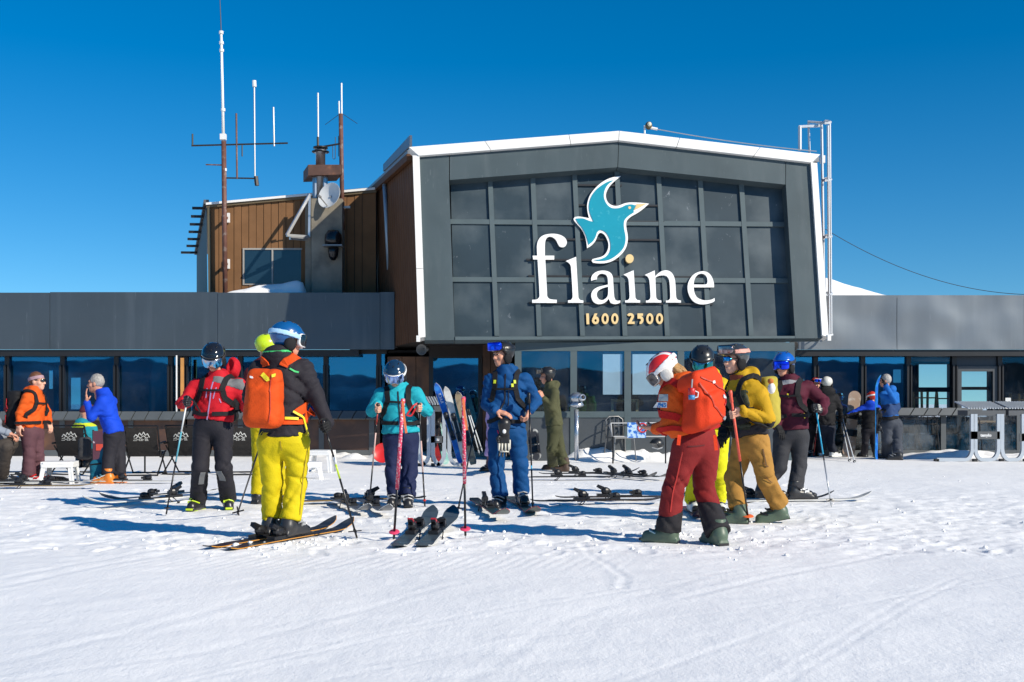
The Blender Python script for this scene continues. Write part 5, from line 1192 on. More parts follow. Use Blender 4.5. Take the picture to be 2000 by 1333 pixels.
# ---- colours
C = dict(red=(.50, .010, .020), maroon=(.10, .012, .016), orange=(.62, .070, .008), yellow=(.58, .46, .006), lime=(.50, .62, .02), char=(.020, .019, .025), turq=(.016, .36, .44), navy=(.013, .020, .065),
         blue=(.003, .058, .19), olive=(.058, .060, .028), brick=(.20, .016, .016), jorange=(.66, .095, .010), mustard=(.48, .28, .010), tan=(.35, .18, .038), burg=(.072, .009, .022), royal=(.006, .055, .52), plum=(.10, .045, .055), lilac=(.33, .24, .46), dgrey=(.035, .036, .042))
FB = {k: fabric(k, v) for k, v in C.items()}
BOOT_BLK = plastic('boot_black', (.02, .02, .022), .35); BOOT_GRN = plastic('boot_green', (.085, .125, .085), .45); BOOT_ORG = plastic('boot_orange', (.70, .20, .02), .4); BOOT_WH = plastic('boot_white', (.62, .64, .64), .4); LIMEP = plastic('lime', (.52, .70, .03), .4); REDP = plastic('red', (.55, .02, .02), .4)
ZIP = plastic('zip_dark', (.01, .01, .014), .5); ZIPL = plastic('zip_lilac', (.35, .25, .45), .5); YEL = plastic('yellow_trim', (.75, .62, .02), .5); GRNT = plastic('green_trim', (.05, .50, .14), .5); GREYF = fabric('grey_lining', (.16, .16, .165)); WHT = plastic('white_print', (.8, .8, .8), .6)
GLV = fabric('glove_black', (.014, .014, .015)); GLVL = mat('glove_leather', (.016, .016, .018), .4, var=.2, bump=.2)
SH_DK = mat('pole_dark', (.012, .012, .014), .3, metal=.2); SH_WH = mat('pole_white', (.62, .64, .64), .3); SH_TEAL = mat('pole_teal', (.10, .36, .44), .3); SH_LIME = mat('pole_lime', (.45, .62, .03), .3); SH_CY = mat('pole_cyan', (.02, .34, .58), .3); SH_AL = mat('pole_steel', (.55, .56, .57), .3, metal=.6); SH_RED = mat('pole_red', (.35, .03, .02), .35); SH_PK = mat('pole_pinkish', (.60, .40, .36), .4)
def wrap(name, c1, c2):
    m = mat('wrap_'+name, c1, .55, var=.1, col2=c2, c2scale=55, c2lo=.52, c2hi=.60); return m
W_PINK = wrap('pink', (.62, .045, .11), (.72, .55, .58)); W_CORAL = wrap('coral', (.70, .085, .05), (.72, .13, .08))
G_ = lambda px, py: P(px, py, gY(py))

# 1 red jacket
p_top, p_tip = P(367, 774, 23.3), G_(324, 1008)
pr = person('skier in bright red jacket and black helmet with head bowed', dict(Y=24.0, yaw=-6, head=(4, 32, 0), hem=822, w=1.02,
    J=dict(hd=(420, 700, -.06), neck=(426, 737, .02), sL=(383, 754), eL=(361, 790, -.10), sR=(467, 752), eR=(480, 795, .02), wR=(492, 786, -.22), pel=(416, 826), hL=(398, 842), kL=(393, 912, -.04), hR=(435, 842), kR=(439, 912, -.04)),
    feet=[(386, 996, 172), (446, 994, 196)], hands=dict(L=dict(grip=(p_top, p_tip, .05), glove=GLVL), R=dict(glove=GLV, d=(.5, -.6, .2), curl=.9)),
    jacket=FB['red'], trousers=FB['char'], boots=BOOT_BLK, bucklem=LIMEP, solem=LIMEP, helmet=plastic('helm_black', (.012, .013, .016), .12, .5), goggles=(L_SKY, BLKP, plastic('strap_dk', (.02, .02, .02), .6), 'on'), seed=1,
    lines=[('zip', ZIPL, [(0, .2, .97), (.0, .22, .5), (-.01, .2, .02)], .012), ('pocket_zip', ZIPL, [(.055, .2, .80), (.035, .2, .50)], .010), ('pocket_zip', ZIPL, [(-.05, .2, .78), (-.055, .2, .52)], .010), ('pocket_zip', ZIPL, [(.13, .18, .72), (.12, .18, .60)], .009), ('pocket_zip', ZIPL, [(.10, .18, .50), (.13, .18, .40)], .009)],
    panels=[('collar_lining', GREYF, lambda x, y, t: np.maximum(np.maximum(.86-.4*x-t, t-1.02), np.maximum(-x-.02, -y+.02)))],
    tlines=[('side_patch', fabric('greyp', (.17, .175, .18)), [(409, 930, -.15), (408, 972, -.15)], .055), ('side_patch', MATS['fabric_greyp'] if 'fabric_greyp' in MATS else GREYF, [(431, 922, -.15), (432, 968, -.15)], .065)]))
pack(pr, 'black backpack worn by the red jacketed skier', BLK, BLK, c=(0, -.25, .52), half=(.14, .09, .23))
o = sdf_obj('hood', lambda p: smax(ellipsoid(p, pr['neck']+V(.13, .10, .10), (.075, .09, .115))+folds(p, 50, .01, 3), -ellipsoid(p, pr['neck']+V(.09, .0, .14), (.06, .08, .09)), .01), [pr['neck'][0]-.05, pr['neck'][1]-.12, pr['neck'][2]-.1], [pr['neck'][0]+.3, pr['neck'][1]+.3, pr['neck'][2]+.3], .012, FB['red'], pr['jk'])
pole('white and teal ski pole held by the red jacketed skier', p_top, p_tip, [(.30, SH_WH), (.55, SH_TEAL), (1, SH_DK)], strap=(SH_DK, [p_top, p_top+V(.06, 0, -.05), p_top+V(.12, .02, -.16)]))
pole('dark ski pole with star basket leaning beside the red jacketed skier', P(516, 846, 20.6), G_(463, 1006), [(1, SH_DK)], star=True, br=.06)
# 2 lime helmet
pr = person('skier in lime green helmet and yellow trousers standing behind the orange backpack', dict(Y=25.9, yaw=150, head=(120, 5, 0), hem=818, J=dict(hd=(523, 680), neck=(521, 714), sL=(490, 730), eL=(480, 778), wL=(489, 805, .1), sR=(556, 730), eR=(565, 780), wR=(560, 808, .1), pel=(525, 820), hL=(509, 838), kL=(508, 905), hR=(541, 838), kR=(543, 905)),
    feet=[(507, 984, -20), (546, 982, -20)], hands=dict(L=dict(glove=GLV), R=dict(glove=GLV)), jacket=FB['maroon'], trousers=FB['yellow'], boots=BOOT_BLK, helmet=plastic('helm_lime', (.50, .68, .015), .25, .3), seed=4))
# 3 blue helmet, orange pack
t3, b3 = P(631, 822, 18.6), G_(698, 1054); t3l = P(516, 846, 20.6)
blueh = plastic('helm_blue', (.006, .085, .26), .25, .3); iceb = plastic('ice_blue', (.36, .58, .80), .4)
def white_edge(he): pass
pr = person('skier seen from behind in black jacket, yellow trousers and blue helmet', dict(Y=19.0, yaw=168, head=(118, 6, -4), hem=854, w=.98, flare=1.02, arm_r=1.02, hemz=.13,
    J=dict(hd=(562, 665), neck=(549, 697), sL=(505, 722), eL=(486, 775, .05), wL=(505, 812, .25), sR=(594, 720), eR=(617, 773, .0), wR=(628, 812), pel=(553, 852), hL=(528, 868), kL=(529, 945, .05), hR=(580, 868), kR=(577, 945, .05)),
    feet=[(533, 1052, -25, .035), (569, 1055, -25, .035)], hands=dict(L=dict(glove=GLV), R=dict(grip=(t3, b3, .05), glove=GLV)), jacket=fabric('black_jacket', (.022, .020, .026)), trousers=FB['yellow'], boots=plastic('boot_dark', (.028, .028, .03), .4), bucklem=GREYM,
    helmet=blueh, goggles=(L_DARK, WHP, iceb, 'on'), seed=6, leg_r=.92, bell=1.0, amp=1.25,
    panels=[('collar_trim', GRNT, lambda x, y, t: np.maximum(np.abs(t-1.055)-.018, -1))], lines=[('piping', GRNT, [(-.16, -.2, .83), (-.21, -.12, .80)], .014)], tlines=[('side_seam', plastic('seam_ochre', (.34, .25, .01), .6), [(602, 880, -.05), (598, 950, -.05), (592, 1005, -.05)], .008), ('centre_seam', plastic('seam_ochre', (.34, .25, .01), .6), [(554, 862, -.2), (555, 890, -.2)], .007)]))
OR = fabric('orange_pack', C['orange'])
pk = pack(pr, 'bright orange backpack with yellow trim on the blue helmeted skier', OR, OR, c=(.045, -.245, .50), half=(.15, .10, .24), rot=3, belt=OR, waist_t=.20, strapw=.07, lid=False,
    parts=[('grab_loop', YEL, [(-.035, -.14, .17), (-.075, -.14, .135)], .035), ('buckle', YEL, [(-.12, -.1, .19), (-.13, -.1, .16)], .03), ('seam', plastic('seam_red', (.40, .03, .01), .6), [(-.11, -.14, .2), (-.12, -.14, -.1), (-.10, -.14, -.22)], .006), ('tag', WHT, [(.09, -.14, .155), (.06, -.14, .155)], .016)])
q, nn = onto(lambda p: pr['jac'](p, False), polyline([pr['tp'](-.10, -.2, .245), pr['tp'](-.20, -.12, .235)], 10), .02); MB().ribbon(q, nn, .022, .01).build('belt_trim', YEL, pk['B'])
q, nn = onto(lambda p: pr['jac'](p, False), polyline([pr['tp'](-.17, -.16, .33), pr['tp'](-.215, -.06, .25), pr['tp'](-.22, -.02, .02)], 14), .02); MB().ribbon(q, nn, .018, .006).build('loose_strap', YEL, pk['B'])
pole('black and lime ski pole in the right glove of the blue helmeted skier', t3, b3, [(.30, SH_DK), (.36, SH_WH), (.48, SH_LIME), (1, SH_DK)], star=True, br=.055)
# 4 turquoise
t4l, b4l, t4r, b4r = P(739, 789, 24.9), G_(721, 986), P(818, 788, 24.9), G_(830, 992)
NAVYH = plastic('helm_navy', (.012, .035, .075), .15, .5)
pr = person('skier in turquoise jacket and navy helmet looking down at the snow', dict(Y=25.5, yaw=2, head=(0, 30, 2), hem=848, J=dict(hd=(773, 732, -.06), neck=(777, 758, .02), sL=(744, 771), eL=(728, 803, -.04), sR=(812, 769), eR=(834, 803, -.04), pel=(783, 848), hL=(768, 862), kL=(768, 922, -.03), hR=(799, 862), kR=(801, 922, -.03)),
    feet=[(771, 989, 172), (797, 990, 186)], hands=dict(L=dict(grip=(t4l, b4l, .05)), R=dict(grip=(t4r, b4r, .05), flip=-1)), jacket=FB['turq'], trousers=FB['navy'], boots=BOOT_BLK, helmet=NAVYH, goggles=(L_ICE, WHP, WHP, 'on'), seed=8, flare=1.1, skin=SKIN2, leg_r=.92, arm_r=1.0, amp=1.2,
    lines=[('zip', ZIP, [(0.005, .2, .98), (.01, .24, .5), (.015, .22, .01)], .016), ('pocket_seam', plastic('seam_teal', (.01, .16, .22), .6), [(.03, .22, .62), (.12, .2, .60), (.12, .2, .44)], .006)]))
pack(pr, 'black straps and backpack worn by the turquoise jacketed skier', BLK, BLK, c=(0, -.24, .55), half=(.14, .08, .21), strapw=.058, waist_t=.24)
pole('pale ski pole in the turquoise skier\'s hand nearest the white stools', t4l, b4l, [(.20, SH_RED), (.28, SH_DK), (.62, SH_PK), (1, SH_DK)], grip=plastic('grip_brown', (.05, .03, .025), .4), basket=REDP, br=.02)
pole('pale ski pole in the turquoise skier\'s hand beside the ski rack', t4r, b4r, [(.36, SH_DK), (.66, SH_PK), (1, SH_DK)], basket=REDP, br=.02, strap=(REDP, [t4r+V(-.01, 0, 0), t4r+V(-.05, -.02, -.02), t4r+V(-.13, -.03, -.13), t4r+V(-.08, -.03, -.14), t4r+V(-.02, -.02, -.04)]))
# 5 blue suit
pr = person('tall skier in royal blue suit with blue goggles pushed up, looking aside', dict(Y=25.2, yaw=-8, head=(-52, 4, 0), hem=838, w=1.0, J=dict(hd=(981, 694), neck=(990, 726), sL=(957, 743), eL=(951, 791, -.02), wL=(971, 803, -.20), sR=(1026, 741), eR=(1048, 784, .02), wR=(1034, 804, -.14), pel=(990, 838), hL=(973, 852), kL=(969, 912, -.03), hR=(1009, 852), kR=(1016, 908, -.03)),
    feet=[(976, 992, 165), (1019, 990, 192, .035)], hands=dict(L=dict(d=(1, -.25, -.25), n=(0, .4, -1), curl=.28, flip=-1, thumb=.3), R=dict(d=(-.35, -.5, -.8), n=(-.8, .2, .3), curl=1.0)), jacket=FB['blue'], trousers=FB['blue'], boots=BOOT_BLK, bucklem=GREYM, helmet=plastic('helm_matt', (.014, .015, .017), .35), goggles=(L_BLUE, L_BLUE, BLKP, 'up'), seed=10, amp=1.3, leg_r=.96,
    lines=[('zip', ZIP, [(0, .2, .98), (.005, .22, .5), (.01, .2, .01)], .016), ('zip', ZIP, [(.05, .2, .66), (.045, .2, .40)], .008)], tlines=[('cord', plastic('cord_pink', (.6, .02, .12), .5), [(968, 838, -.2), (972, 850, -.2)], .012)]))
def logo_dots(he):
    mb = MB()
    for a, b in ((0, 0), (.016, .012), (.030, .014), (-.016, .012), (-.030, .014), (.012, -.010), (-.012, -.010)): mb.ell((.119, -.03+a, .035+b), (.004, .007, .006))
    mb.build('emblem', WHT, he, True, Matrix())
pk = pack(pr, 'black backpack with lime trim worn by the blue suited skier', BLK, BLK, c=(0, -.25, .52), half=(.14, .09, .23), waist_t=.13)
for s_, t_ in ((-1, .83), (1, .83), (.75, .76)):
    q, nn = onto(lambda p: pr['jac'](p, False), polyline([pr['tp'](s_*.115, .17, t_+.03), pr['tp'](s_*.12, .18, t_-.03)], 6), .018); MB().ribbon(q, nn, .026, .006).build('strap_trim', plastic('trim_lime', (.60, .68, .03), .5), pk['B'])
he = [c for c in pr['T'].children if c.name.startswith('helmet')][0]; logo_dots(he); MB().ell((.09, -.118, .04), (.018, .012, .03)).build('badge', plastic('trim_lime', (.60, .68, .03), .5), he, True, Matrix())
# gloves hanging from the belt
gl = thing('ski_gloves', 'pair of black and white ski gloves hanging from the blue suited skier', 'gloves', P(986, 865, 24.9))
g0 = P(985, 832, 24.75)
def glv(p): return np.minimum(hand_sdf(p, Vector(g0)+V(0, 0, -.07), V(0, 0, -1), V(0, -1, 0), V(-1, 0, 0), .22, 1.45, .25), cap(p, Vector(g0)+V(0, 0, .02), Vector(g0)+V(0, 0, -.08), .070, .052))
gg = sdf_obj('glove_shell', glv, [g0[0]-.14, g0[1]-.13, g0[2]-.34], [g0[0]+.14, g0[1]+.1, g0[2]+.1], .008, GLVL, gl)
mb = MB()
for o_ in (-.052, -.022, .012, .044): mb.tube([Vector(g0)+V(o_, -.035, -.19), Vector(g0)+V(o_*1.1, -.050, -.265)], [.012, .010], 6)
mb.tube([Vector(g0)+V(-.062, -.02, -.15), Vector(g0)+V(-.06, -.03, -.25)], .010, 6); mb.tube([Vector(g0)+V(.06, -.02, -.15), Vector(g0)+V(.06, -.03, -.25)], .010, 6); mb.tube([Vector(g0)+V(-.05, -.04, -.275), Vector(g0)+V(.05, -.04, -.275)], .011, 6); mb.build('finger_trim', mat('glove_cream', (.62, .60, .52), .6), gl, True)
MB().ell(Vector(g0)+V(.0, -.065, -.06), (.02, .006, .024)).build('badge', WHT, gl, True)
pole('dark ski pole standing behind the blue suited skier beside the ski rack', P(941, 775, 26.5), G_(893, 1003), [(1, SH_DK)], star=True, br=.05)
pole('dark ski pole hanging at the hip of the blue suited skier', P(1033, 768, 24.6), G_(1041, 998), [(.62, SH_DK), (.65, SH_CY), (1, SH_DK)], br=.02)
# 6 olive
pr = person('man in olive green jacket and trousers standing side on by the entrance', dict(Y=38.2, yaw=-82, head=(-80, 8, 0), hem=833, res=.019, J=dict(hd=(1068, 735), neck=(1076, 753), sL=(1083, 768, -.19), eL=(1076, 797, -.20), wL=(1060, 777, -.20), sR=(1083, 768, .19), eR=(1076, 797, .20), wR=(1060, 780, .15), pel=(1083, 832), hL=(1082, 842, -.08), kL=(1077, 876, -.10), hR=(1086, 842, .08), kR=(1094, 876, .08)),
    feet=[(1078, 918, 95), (1100, 922, 85)], hands=dict(L=dict(curl=.9, d=(-.4, 0, .9), n=(-.6, .6, 0)), R=dict(curl=.9)), jacket=fabric('olive_jacket', (.075, .076, .036)), trousers=FB['olive'], boots=mat('boot_brown', (.06, .035, .022), .6), bootkind='shoe', helmet=plastic('helm_matt', (.014, .015, .017), .35), goggles=(L_DARK, BLKP, BLKP, 'up'), seed=12, bell=1.1, fat=.92, hood=.85))
def strap_word(T_, word, m, size=.03, sgn=1, y0=-.02, z0=.075, tilt=.06):
    g = [c for c in T_.children if c.name.startswith('goggles')][0]
    def fn4(a, b, z):
        y = y0-sgn*a; zz = z0+tilt*(.1-y)+b-size*.35; x = sgn*HELM_R[0]*math.sqrt(max(.02, 1-((y+.012)/HELM_R[1])**2-((zz-.045)/HELM_R[2])**2)); return Vector((x*1.0+sgn*.012, y, zz))
    obj('lettering', text_mesh('lettering', word, fn4, size, .001, .0006), m, g, Matrix())
strap_word(pr['T'], 'SPY+', WHT, .036, 1)
# 7 instructor in orange and brick red
STR = mat('helm_stripes', (.72, .03, .03), .25, var=.03)
def stripes(m):
    nt = m.node_tree; b = nt.nodes['Principled BSDF']; src = b.inputs['Base Color'].links[0].from_socket; N = nt.nodes.new; tc = N('ShaderNodeTexCoord'); sx = N('ShaderNodeSeparateXYZ'); nt.links.new(tc.outputs['Object'], sx.inputs[0])
    ab = N('ShaderNodeMath'); ab.operation = 'ABSOLUTE'; ad = N('ShaderNodeMath'); ad.operation = 'ADD'; ad.inputs[1].default_value = -.052; nt.links.new(sx.outputs['X'], ab.inputs[0]); nt.links.new(ab.outputs[0], ad.inputs[0])
    a2 = N('ShaderNodeMath'); a2.operation = 'ABSOLUTE'; nt.links.new(ad.outputs[0], a2.inputs[0]); lt = N('ShaderNodeMath'); lt.operation = 'LESS_THAN'; lt.inputs[1].default_value = .017; nt.links.new(a2.outputs[0], lt.inputs[0])
    lz = N('ShaderNodeMath'); lz.operation = 'LESS_THAN'; lz.inputs[1].default_value = .028; nt.links.new(sx.outputs['Z'], lz.inputs[0]); mxx = N('ShaderNodeMath'); mxx.operation = 'MAXIMUM'; nt.links.new(lt.outputs[0], mxx.inputs[0]); nt.links.new(lz.outputs[0], mxx.inputs[1])
    mx = N('ShaderNodeMix'); mx.data_type = 'RGBA'; nt.links.new(mxx.outputs[0], mx.inputs['Factor']); nt.links.new(src, mx.inputs['A']); mx.inputs['B'].default_value = (.78, .77, .76, 1); nt.links.new(mx.outputs['Result'], b.inputs['Base Color'])
stripes(STR)
pr = person('instructor in orange jacket, brick red trousers and striped helmet bending over', dict(Y=18.6, yaw=-148, head=(-102, 38, 0), hem=846, S=.97, flare=.95, hood=.9, hemz=.10,
    J=dict(hd=(1299, 726, .05), neck=(1324, 748, .03), sL=(1310, 772, -.06), eL=(1304, 832, -.06), wL=(1280, 838, .10), sR=(1388, 770, .08), eR=(1396, 830, .15), wR=(1360, 850, .30), pel=(1358, 858), hL=(1340, 878, -.02), kL=(1314, 962, .0), hR=(1380, 880, .05), kR=(1380, 962, .12)),
    feet=[(1300, 1060, 68), (1400, 1064, 22)], hands=dict(L=dict(curl=.5, d=(-1, .5, .05), n=(0, .2, 1)), R=dict(curl=.6)), jacket=FB['jorange'], trousers=FB['brick'], boots=BOOT_GRN, bucklem=plastic('buckle_pale', (.3, .45, .48), .4), helmet=STR, padm=fabric('pad_white', (.6, .58, .54)), goggles=(L_DARK, plastic('frame_pale', (.55, .5, .45), .4), WHP, 'on'), longhair=mat('hair_blond', (.36, .20, .07), .6, var=.35, vscale=30), seed=14, leg_r=1.0, bell=1.08, amp=1.2,
    gaiter=(fabric('black_cuff', (.022, .021, .024)), .28), tlines=[('side_zip', plastic('zip_red', (.50, .03, .02), .5), [(1318, 890, -.3), (1306, 950, -.3), (1300, 1000, -.3)], .010), ('pocket_seam', plastic('seam_dark_red', (.09, .008, .008), .6), [(1335, 872, -.3), (1395, 880, -.3)], .008)],
    panels=[('arm_patch', plastic('patch_grey', (.36, .40, .40), .6), lambda x, y, t: np.full_like(x, 1.))] if False else []))
RO = fabric('red_orange_pack', (.66, .045, .010))
pk = pack(pr, 'large red orange backpack on the bending instructor', RO, fabric('strap_red', (.45, .012, .010)), c=(-.01, -.235, .63), half=(.155, .12, .215), strapw=.06, waist_t=.10, chest=False,
    parts=[('badge', WHT, [(-.06, -.2, .17), (-.035, -.2, .165)], .02), ('daisy_loop', REDP, [(-.12, -.2, .06), (-.135, -.2, -.02)], .022), ('white_tag', WHT, [(-.105, -.2, .05), (-.11, -.2, .02)], .03), ('seam', plastic('seam_red', (.40, .03, .01), .6), [(.12, -.2, .15), (.02, -.22, -.04), (-.05, -.22, -.16), (-.13, -.2, -.20)], .012), ('grey_tab', GREYM, [(-.04, -.2, -.17), (-.06, -.2, -.185)], .025), ('seam', plastic('seam_red', (.40, .03, .01), .6), [(.08, -.2, .21), (-.14, -.2, .13)], .010)])
cup = P(1351, 772, 17.6); T = thing('tin_mug', 'small blue and red mug clipped to the red orange backpack', 'mug', cup); MB().lathe([(.024, -.035), (.026, .0)], Matrix.Translation(cup), 12).build('mug_base', plastic('mug_blue', (.05, .22, .45), .4), T, True); MB().lathe([(.026, 0.001), (.028, .05), (.018, .055)], Matrix.Translation(cup), 12).build('mug_top', REDP, T, True); MB().tube([cup+V(.026, 0, .03), cup+V(.05, 0, .02), cup+V(.045, 0, -.015), cup+V(.026, 0, -.02)], .005, 5).build('handle', WHT, T); MB().tube([cup+V(0, 0, .05), cup+V(.01, .03, .12)], .006, 5).build('clip', GREYM, T)
for x0, y0, x1, y1 in ((1327, 850, 1325, 870), (1396, 850, 1399, 880)):
    q0 = P(x0, y0, 17.9); MB().ribbon([q0, q0.lerp(P(x1, y1, 17.9), .5), P(x1, y1, 17.9)], [V(0, -1, 0)]*3, .028, .004).build('hanging_strap', RO, pk['B'])
# printed sleeve patches
J7 = pr['J']
def on_sleeve(nm, px0, px1, py0, py1, m, par, off=.004, n=5):
    g = [P(px0+(px1-px0)*i/n, py0+(py1-py0)*j/n, 17.9) for j in range(n+1) for i in range(n+1)]; q = []
    arr = np.array([A(p) for p in g])
    for _ in range(24):      # march away from the camera until the sleeve is met
        d = pr['jac'](arr)-off; arr = arr+np.clip(d, -.03, .03)[:, None]*np.array([0, 1, 0])
    f = [(j*(n+1)+i, j*(n+1)+i+1, (j+1)*(n+1)+i+1, (j+1)*(n+1)+i) for j in range(n) for i in range(n)]
    return MB().add([tuple(x) for x in arr], f).build(nm, m, par)
on_sleeve('sleeve_patch', 1296, 1312, 770, 784, plastic('patch_grey', (.36, .40, .40), .6), pr['jk']); on_sleeve('sleeve_patch', 1294, 1310, 786, 797, WHT, pr['jk'])
def sleeve_text(word, m, px, py, s):
    me = text_mesh('lettering', word, lambda a, b, z: P(px+a, py-b, 17.9), s, .001, .3); arr = np.array([A(v.co) for v in me.vertices])
    for _ in range(24): arr = arr+np.clip(pr['jac'](arr)-.006, -.03, .03)[:, None]*np.array([0, 1, 0])
    for v, q in zip(me.vertices, arr): v.co = q
    obj('lettering', me, m, pr['jk'])
sleeve_text('MS', plastic('print_blue', (.02, .20, .55), .6), 1302, 795.5, 11)
# 8 black helmet, yellow suit
pr = person('skier in yellow jacket and black helmet half hidden behind the orange backpack', dict(Y=23.1, yaw=-14, head=(-6, 30, 0), hem=838, J=dict(hd=(1370, 706, -.05), neck=(1379, 737), sL=(1345, 755), eL=(1336, 812), wL=(1350, 842, -.1), sR=(1410, 753), eR=(1421, 805), wR=(1407, 838, -.1), pel=(1384, 842), hL=(1367, 858), kL=(1360, 930, -.03), hR=(1402, 858), kR=(1402, 930, -.03)),
    feet=[(1354, 1004, 178, .03), (1402, 1006, 184, .03)], hands=dict(L=dict(glove=GLV), R=dict(glove=GLV)), jacket=FB['mustard'] if False else fabric('yellow_jacket', (.52, .38, .010)), trousers=fabric('lime_trouser', (.62, .60, .010)), boots=BOOT_WH, bucklem=BLKP, helmet=plastic('helm_blackm', (.02, .022, .024), .3), goggles=(L_GRN, BLKP, BLKP, 'on'), seed=16, hood=1.2))
T = thing('lanyard', 'striped red and blue ribbon round the neck of the yellow jacketed skier', 'ribbon', P(1402, 730, 22.4))
for k, c in enumerate(((.55, .05, .05), (.3, .4, .5), (.05, .12, .4))):
    q, nn = onto(lambda p: pr['jac'](p, False), polyline([P(1396+k*3.2, 712, 22.4), P(1400+k*3.2, 745, 22.3)], 8), .006); MB().ribbon(q, nn, .015, .003).build('ribbon_stripe', plastic('rib%d' % k, c, .6), T)
T = thing('plush_toy', 'small white plush toy hanging beside the orange backpack', 'toy', P(1408, 757, 19)); MB().ell(P(1406, 752, 21.8), (.035, .03, .045)).build('plush_body', mat('plush_white', (.75, .72, .68), .9, bump=.4, bscale=90), T, True); MB().ell(P(1411, 765, 21.8), (.02, .02, .03)).build('plush_tail', MATS['plush_white'], T, True)
# 9 mustard
t9, b9 = P(1426, 764, 20.9), G_(1463, 1024)
pr = person('skier in mustard jacket and tan trousers striding past with goggles on helmet', dict(Y=21.7, yaw=-68, head=(-62, 2, 0), hem=852, w=1.0, hood=1.15, hemz=.15,
    J=dict(hd=(1434, 704, -.02), neck=(1449, 738), sL=(1478, 768, -.15), eL=(1490, 818, -.22), sR=(1440, 765, .2), eR=(1425, 812, .2), wR=(1415, 835, .05), pel=(1466, 855), hL=(1457, 870, .08), kL=(1437, 936, .10), hR=(1476, 870, -.08), kR=(1494, 938, -.08)),
    feet=[(1438, 1023, 72), (1519, 1022, 80, .02, -12)], hands=dict(L=dict(grip=(t9, b9, .17), flip=-1), R=dict(glove=GLV)), jacket=FB['mustard'], trousers=FB['tan'], boots=BOOT_GRN, bucklem=BLKP, helmet=plastic('helm_dark_sh', (.035, .04, .045), .12, .5), goggles=(L_PINK, BLKP, plastic('strap_pink', (.62, .30, .24), .6), 'up'), shades=lens_mat('shade', (.03, .25, .6), (.02, .3, .7)), seed=18, amp=1.35, skin=SKIN2, leg_r=.95, tlines=[('pocket_zip', plastic('seam_brown', (.12, .055, .01), .6), [(1486, 880, -.3), (1492, 912, -.3)], .012), ('pocket_flap', plastic('seam_brown', (.12, .055, .01), .6), [(1478, 905, -.3), (1500, 910, -.3)], .008), ('knee_seam', plastic('seam_brown', (.12, .055, .01), .6), [(1482, 930, -.3), (1508, 944, -.3)], .008)],
    panels=[('dark_hem', fabric('dark_hem', (.024, .022, .026)), lambda x, y, t: t-.20-.25*np.clip(-y, 0, .2)), ('front_panel', fabric('olive_panel', (.060, .066, .042)), lambda x, y, t: np.maximum(np.maximum(.075-y, t-.80), np.maximum(.1-t, np.abs(x)-.20)))],
    lines=[('neck_scarf', fabric('rust_scarf', (.22, .05, .025)), [(.10, .05, .99), (.02, .14, 1.0), (-.08, .1, .98)], .05)]))
pk = pack(pr, 'yellow and black backpack on the striding mustard jacketed skier', fabric('pack_yellow', (.40, .33, .05)), BLK, c=(0, -.23, .55), half=(.14, .085, .22), strapw=.05, waist_t=.22, belt=BLK)
pr9 = pr
strap_word(pr['T'], 'OAKLEY', plastic('print_orange', (.62, .08, .03), .6), .036, 1, y0=-.03)
T = thing('plush_toy', 'orange and white plush toy clipped to the yellow backpack', 'toy', P(1508, 755, 21)); MB().ell(P(1507, 759, 20.6), (.035, .035, .05)).build('plush_body', MATS['plush_white'], T, True); MB().ell(P(1505, 745, 20.6), (.028, .028, .026)).build('plush_head', mat('plush_orange', (.5, .15, .03), .9, bump=.4, bscale=90), T, True)
pole('coral wrapped ski pole held by the mustard jacketed skier', t9, b9, [(.52, W_CORAL), (1, SH_DK)], grip=W_CORAL, basket=plastic('basket_orange', (.75, .13, .03), .5), br=.055)
# 10 burgundy
t10, b10 = P(1592, 790, 26.2), G_(1624, 990)
pr = person('bearded skier in burgundy jacket and bright blue helmet', dict(Y=26.8, yaw=-22, head=(-38, 4, 0), hem=840, J=dict(hd=(1531, 714), neck=(1541, 744), sL=(1512, 759), eL=(1503, 805), wL=(1512, 830, -.15), sR=(1577, 757), eR=(1606, 785, -.05), pel=(1545, 841), hL=(1529, 855), kL=(1521, 912, -.03), hR=(1562, 855), kR=(1560, 908, -.03)),
    feet=[(1494, 978, -95, .03), (1556, 980, -82, .03)], hands=dict(L=dict(glove=GLV), R=dict(grip=(t10, b10, .04), glove=GLVL, finger_trim=mat('glove_cream', (.62, .60, .52), .6))), jacket=FB['burg'], trousers=FB['dgrey'], boots=BOOT_BLK, bucklem=WHP, helmet=plastic('helm_royal', (.008, .10, .45), .25, .3), goggles=(L_BLUE, BLKP, plastic('strap_dk', (.02, .02, .02), .6), 'on'), seed=20, arm_r=1.08,
    lines=[('scarf', fabric('grey_scarf', (.30, .30, .31)), [(.12, .06, 1.0), (.03, .15, .99), (-.08, .12, .97)], .06), ('yellow_pull', YEL, [(.0, .2, .76), (.02, .2, .66)], .016), ('yellow_pull', YEL, [(.155, .16, .70), (.165, .16, .60)], .016), ('yellow_pull', YEL, [(.20, .12, .34), (.215, .12, .24)], .016)]))
strap_word(pr['T'], 'Salice', plastic('print_red', (.6, .03, .05), .6), .032, 1, y0=-.03, z0=.018, tilt=.16)
pack(pr, 'black backpack worn by the burgundy jacketed skier', BLK, BLK, c=(.0, -.23, .48), half=(.15, .09, .24), strapw=.06, waist_t=.30)
pole('cyan and steel ski pole in the glove of the burgundy jacketed skier', t10, b10, [(.5, SH_CY), (.56, SH_DK), (1, SH_AL)], star=True, br=.05)
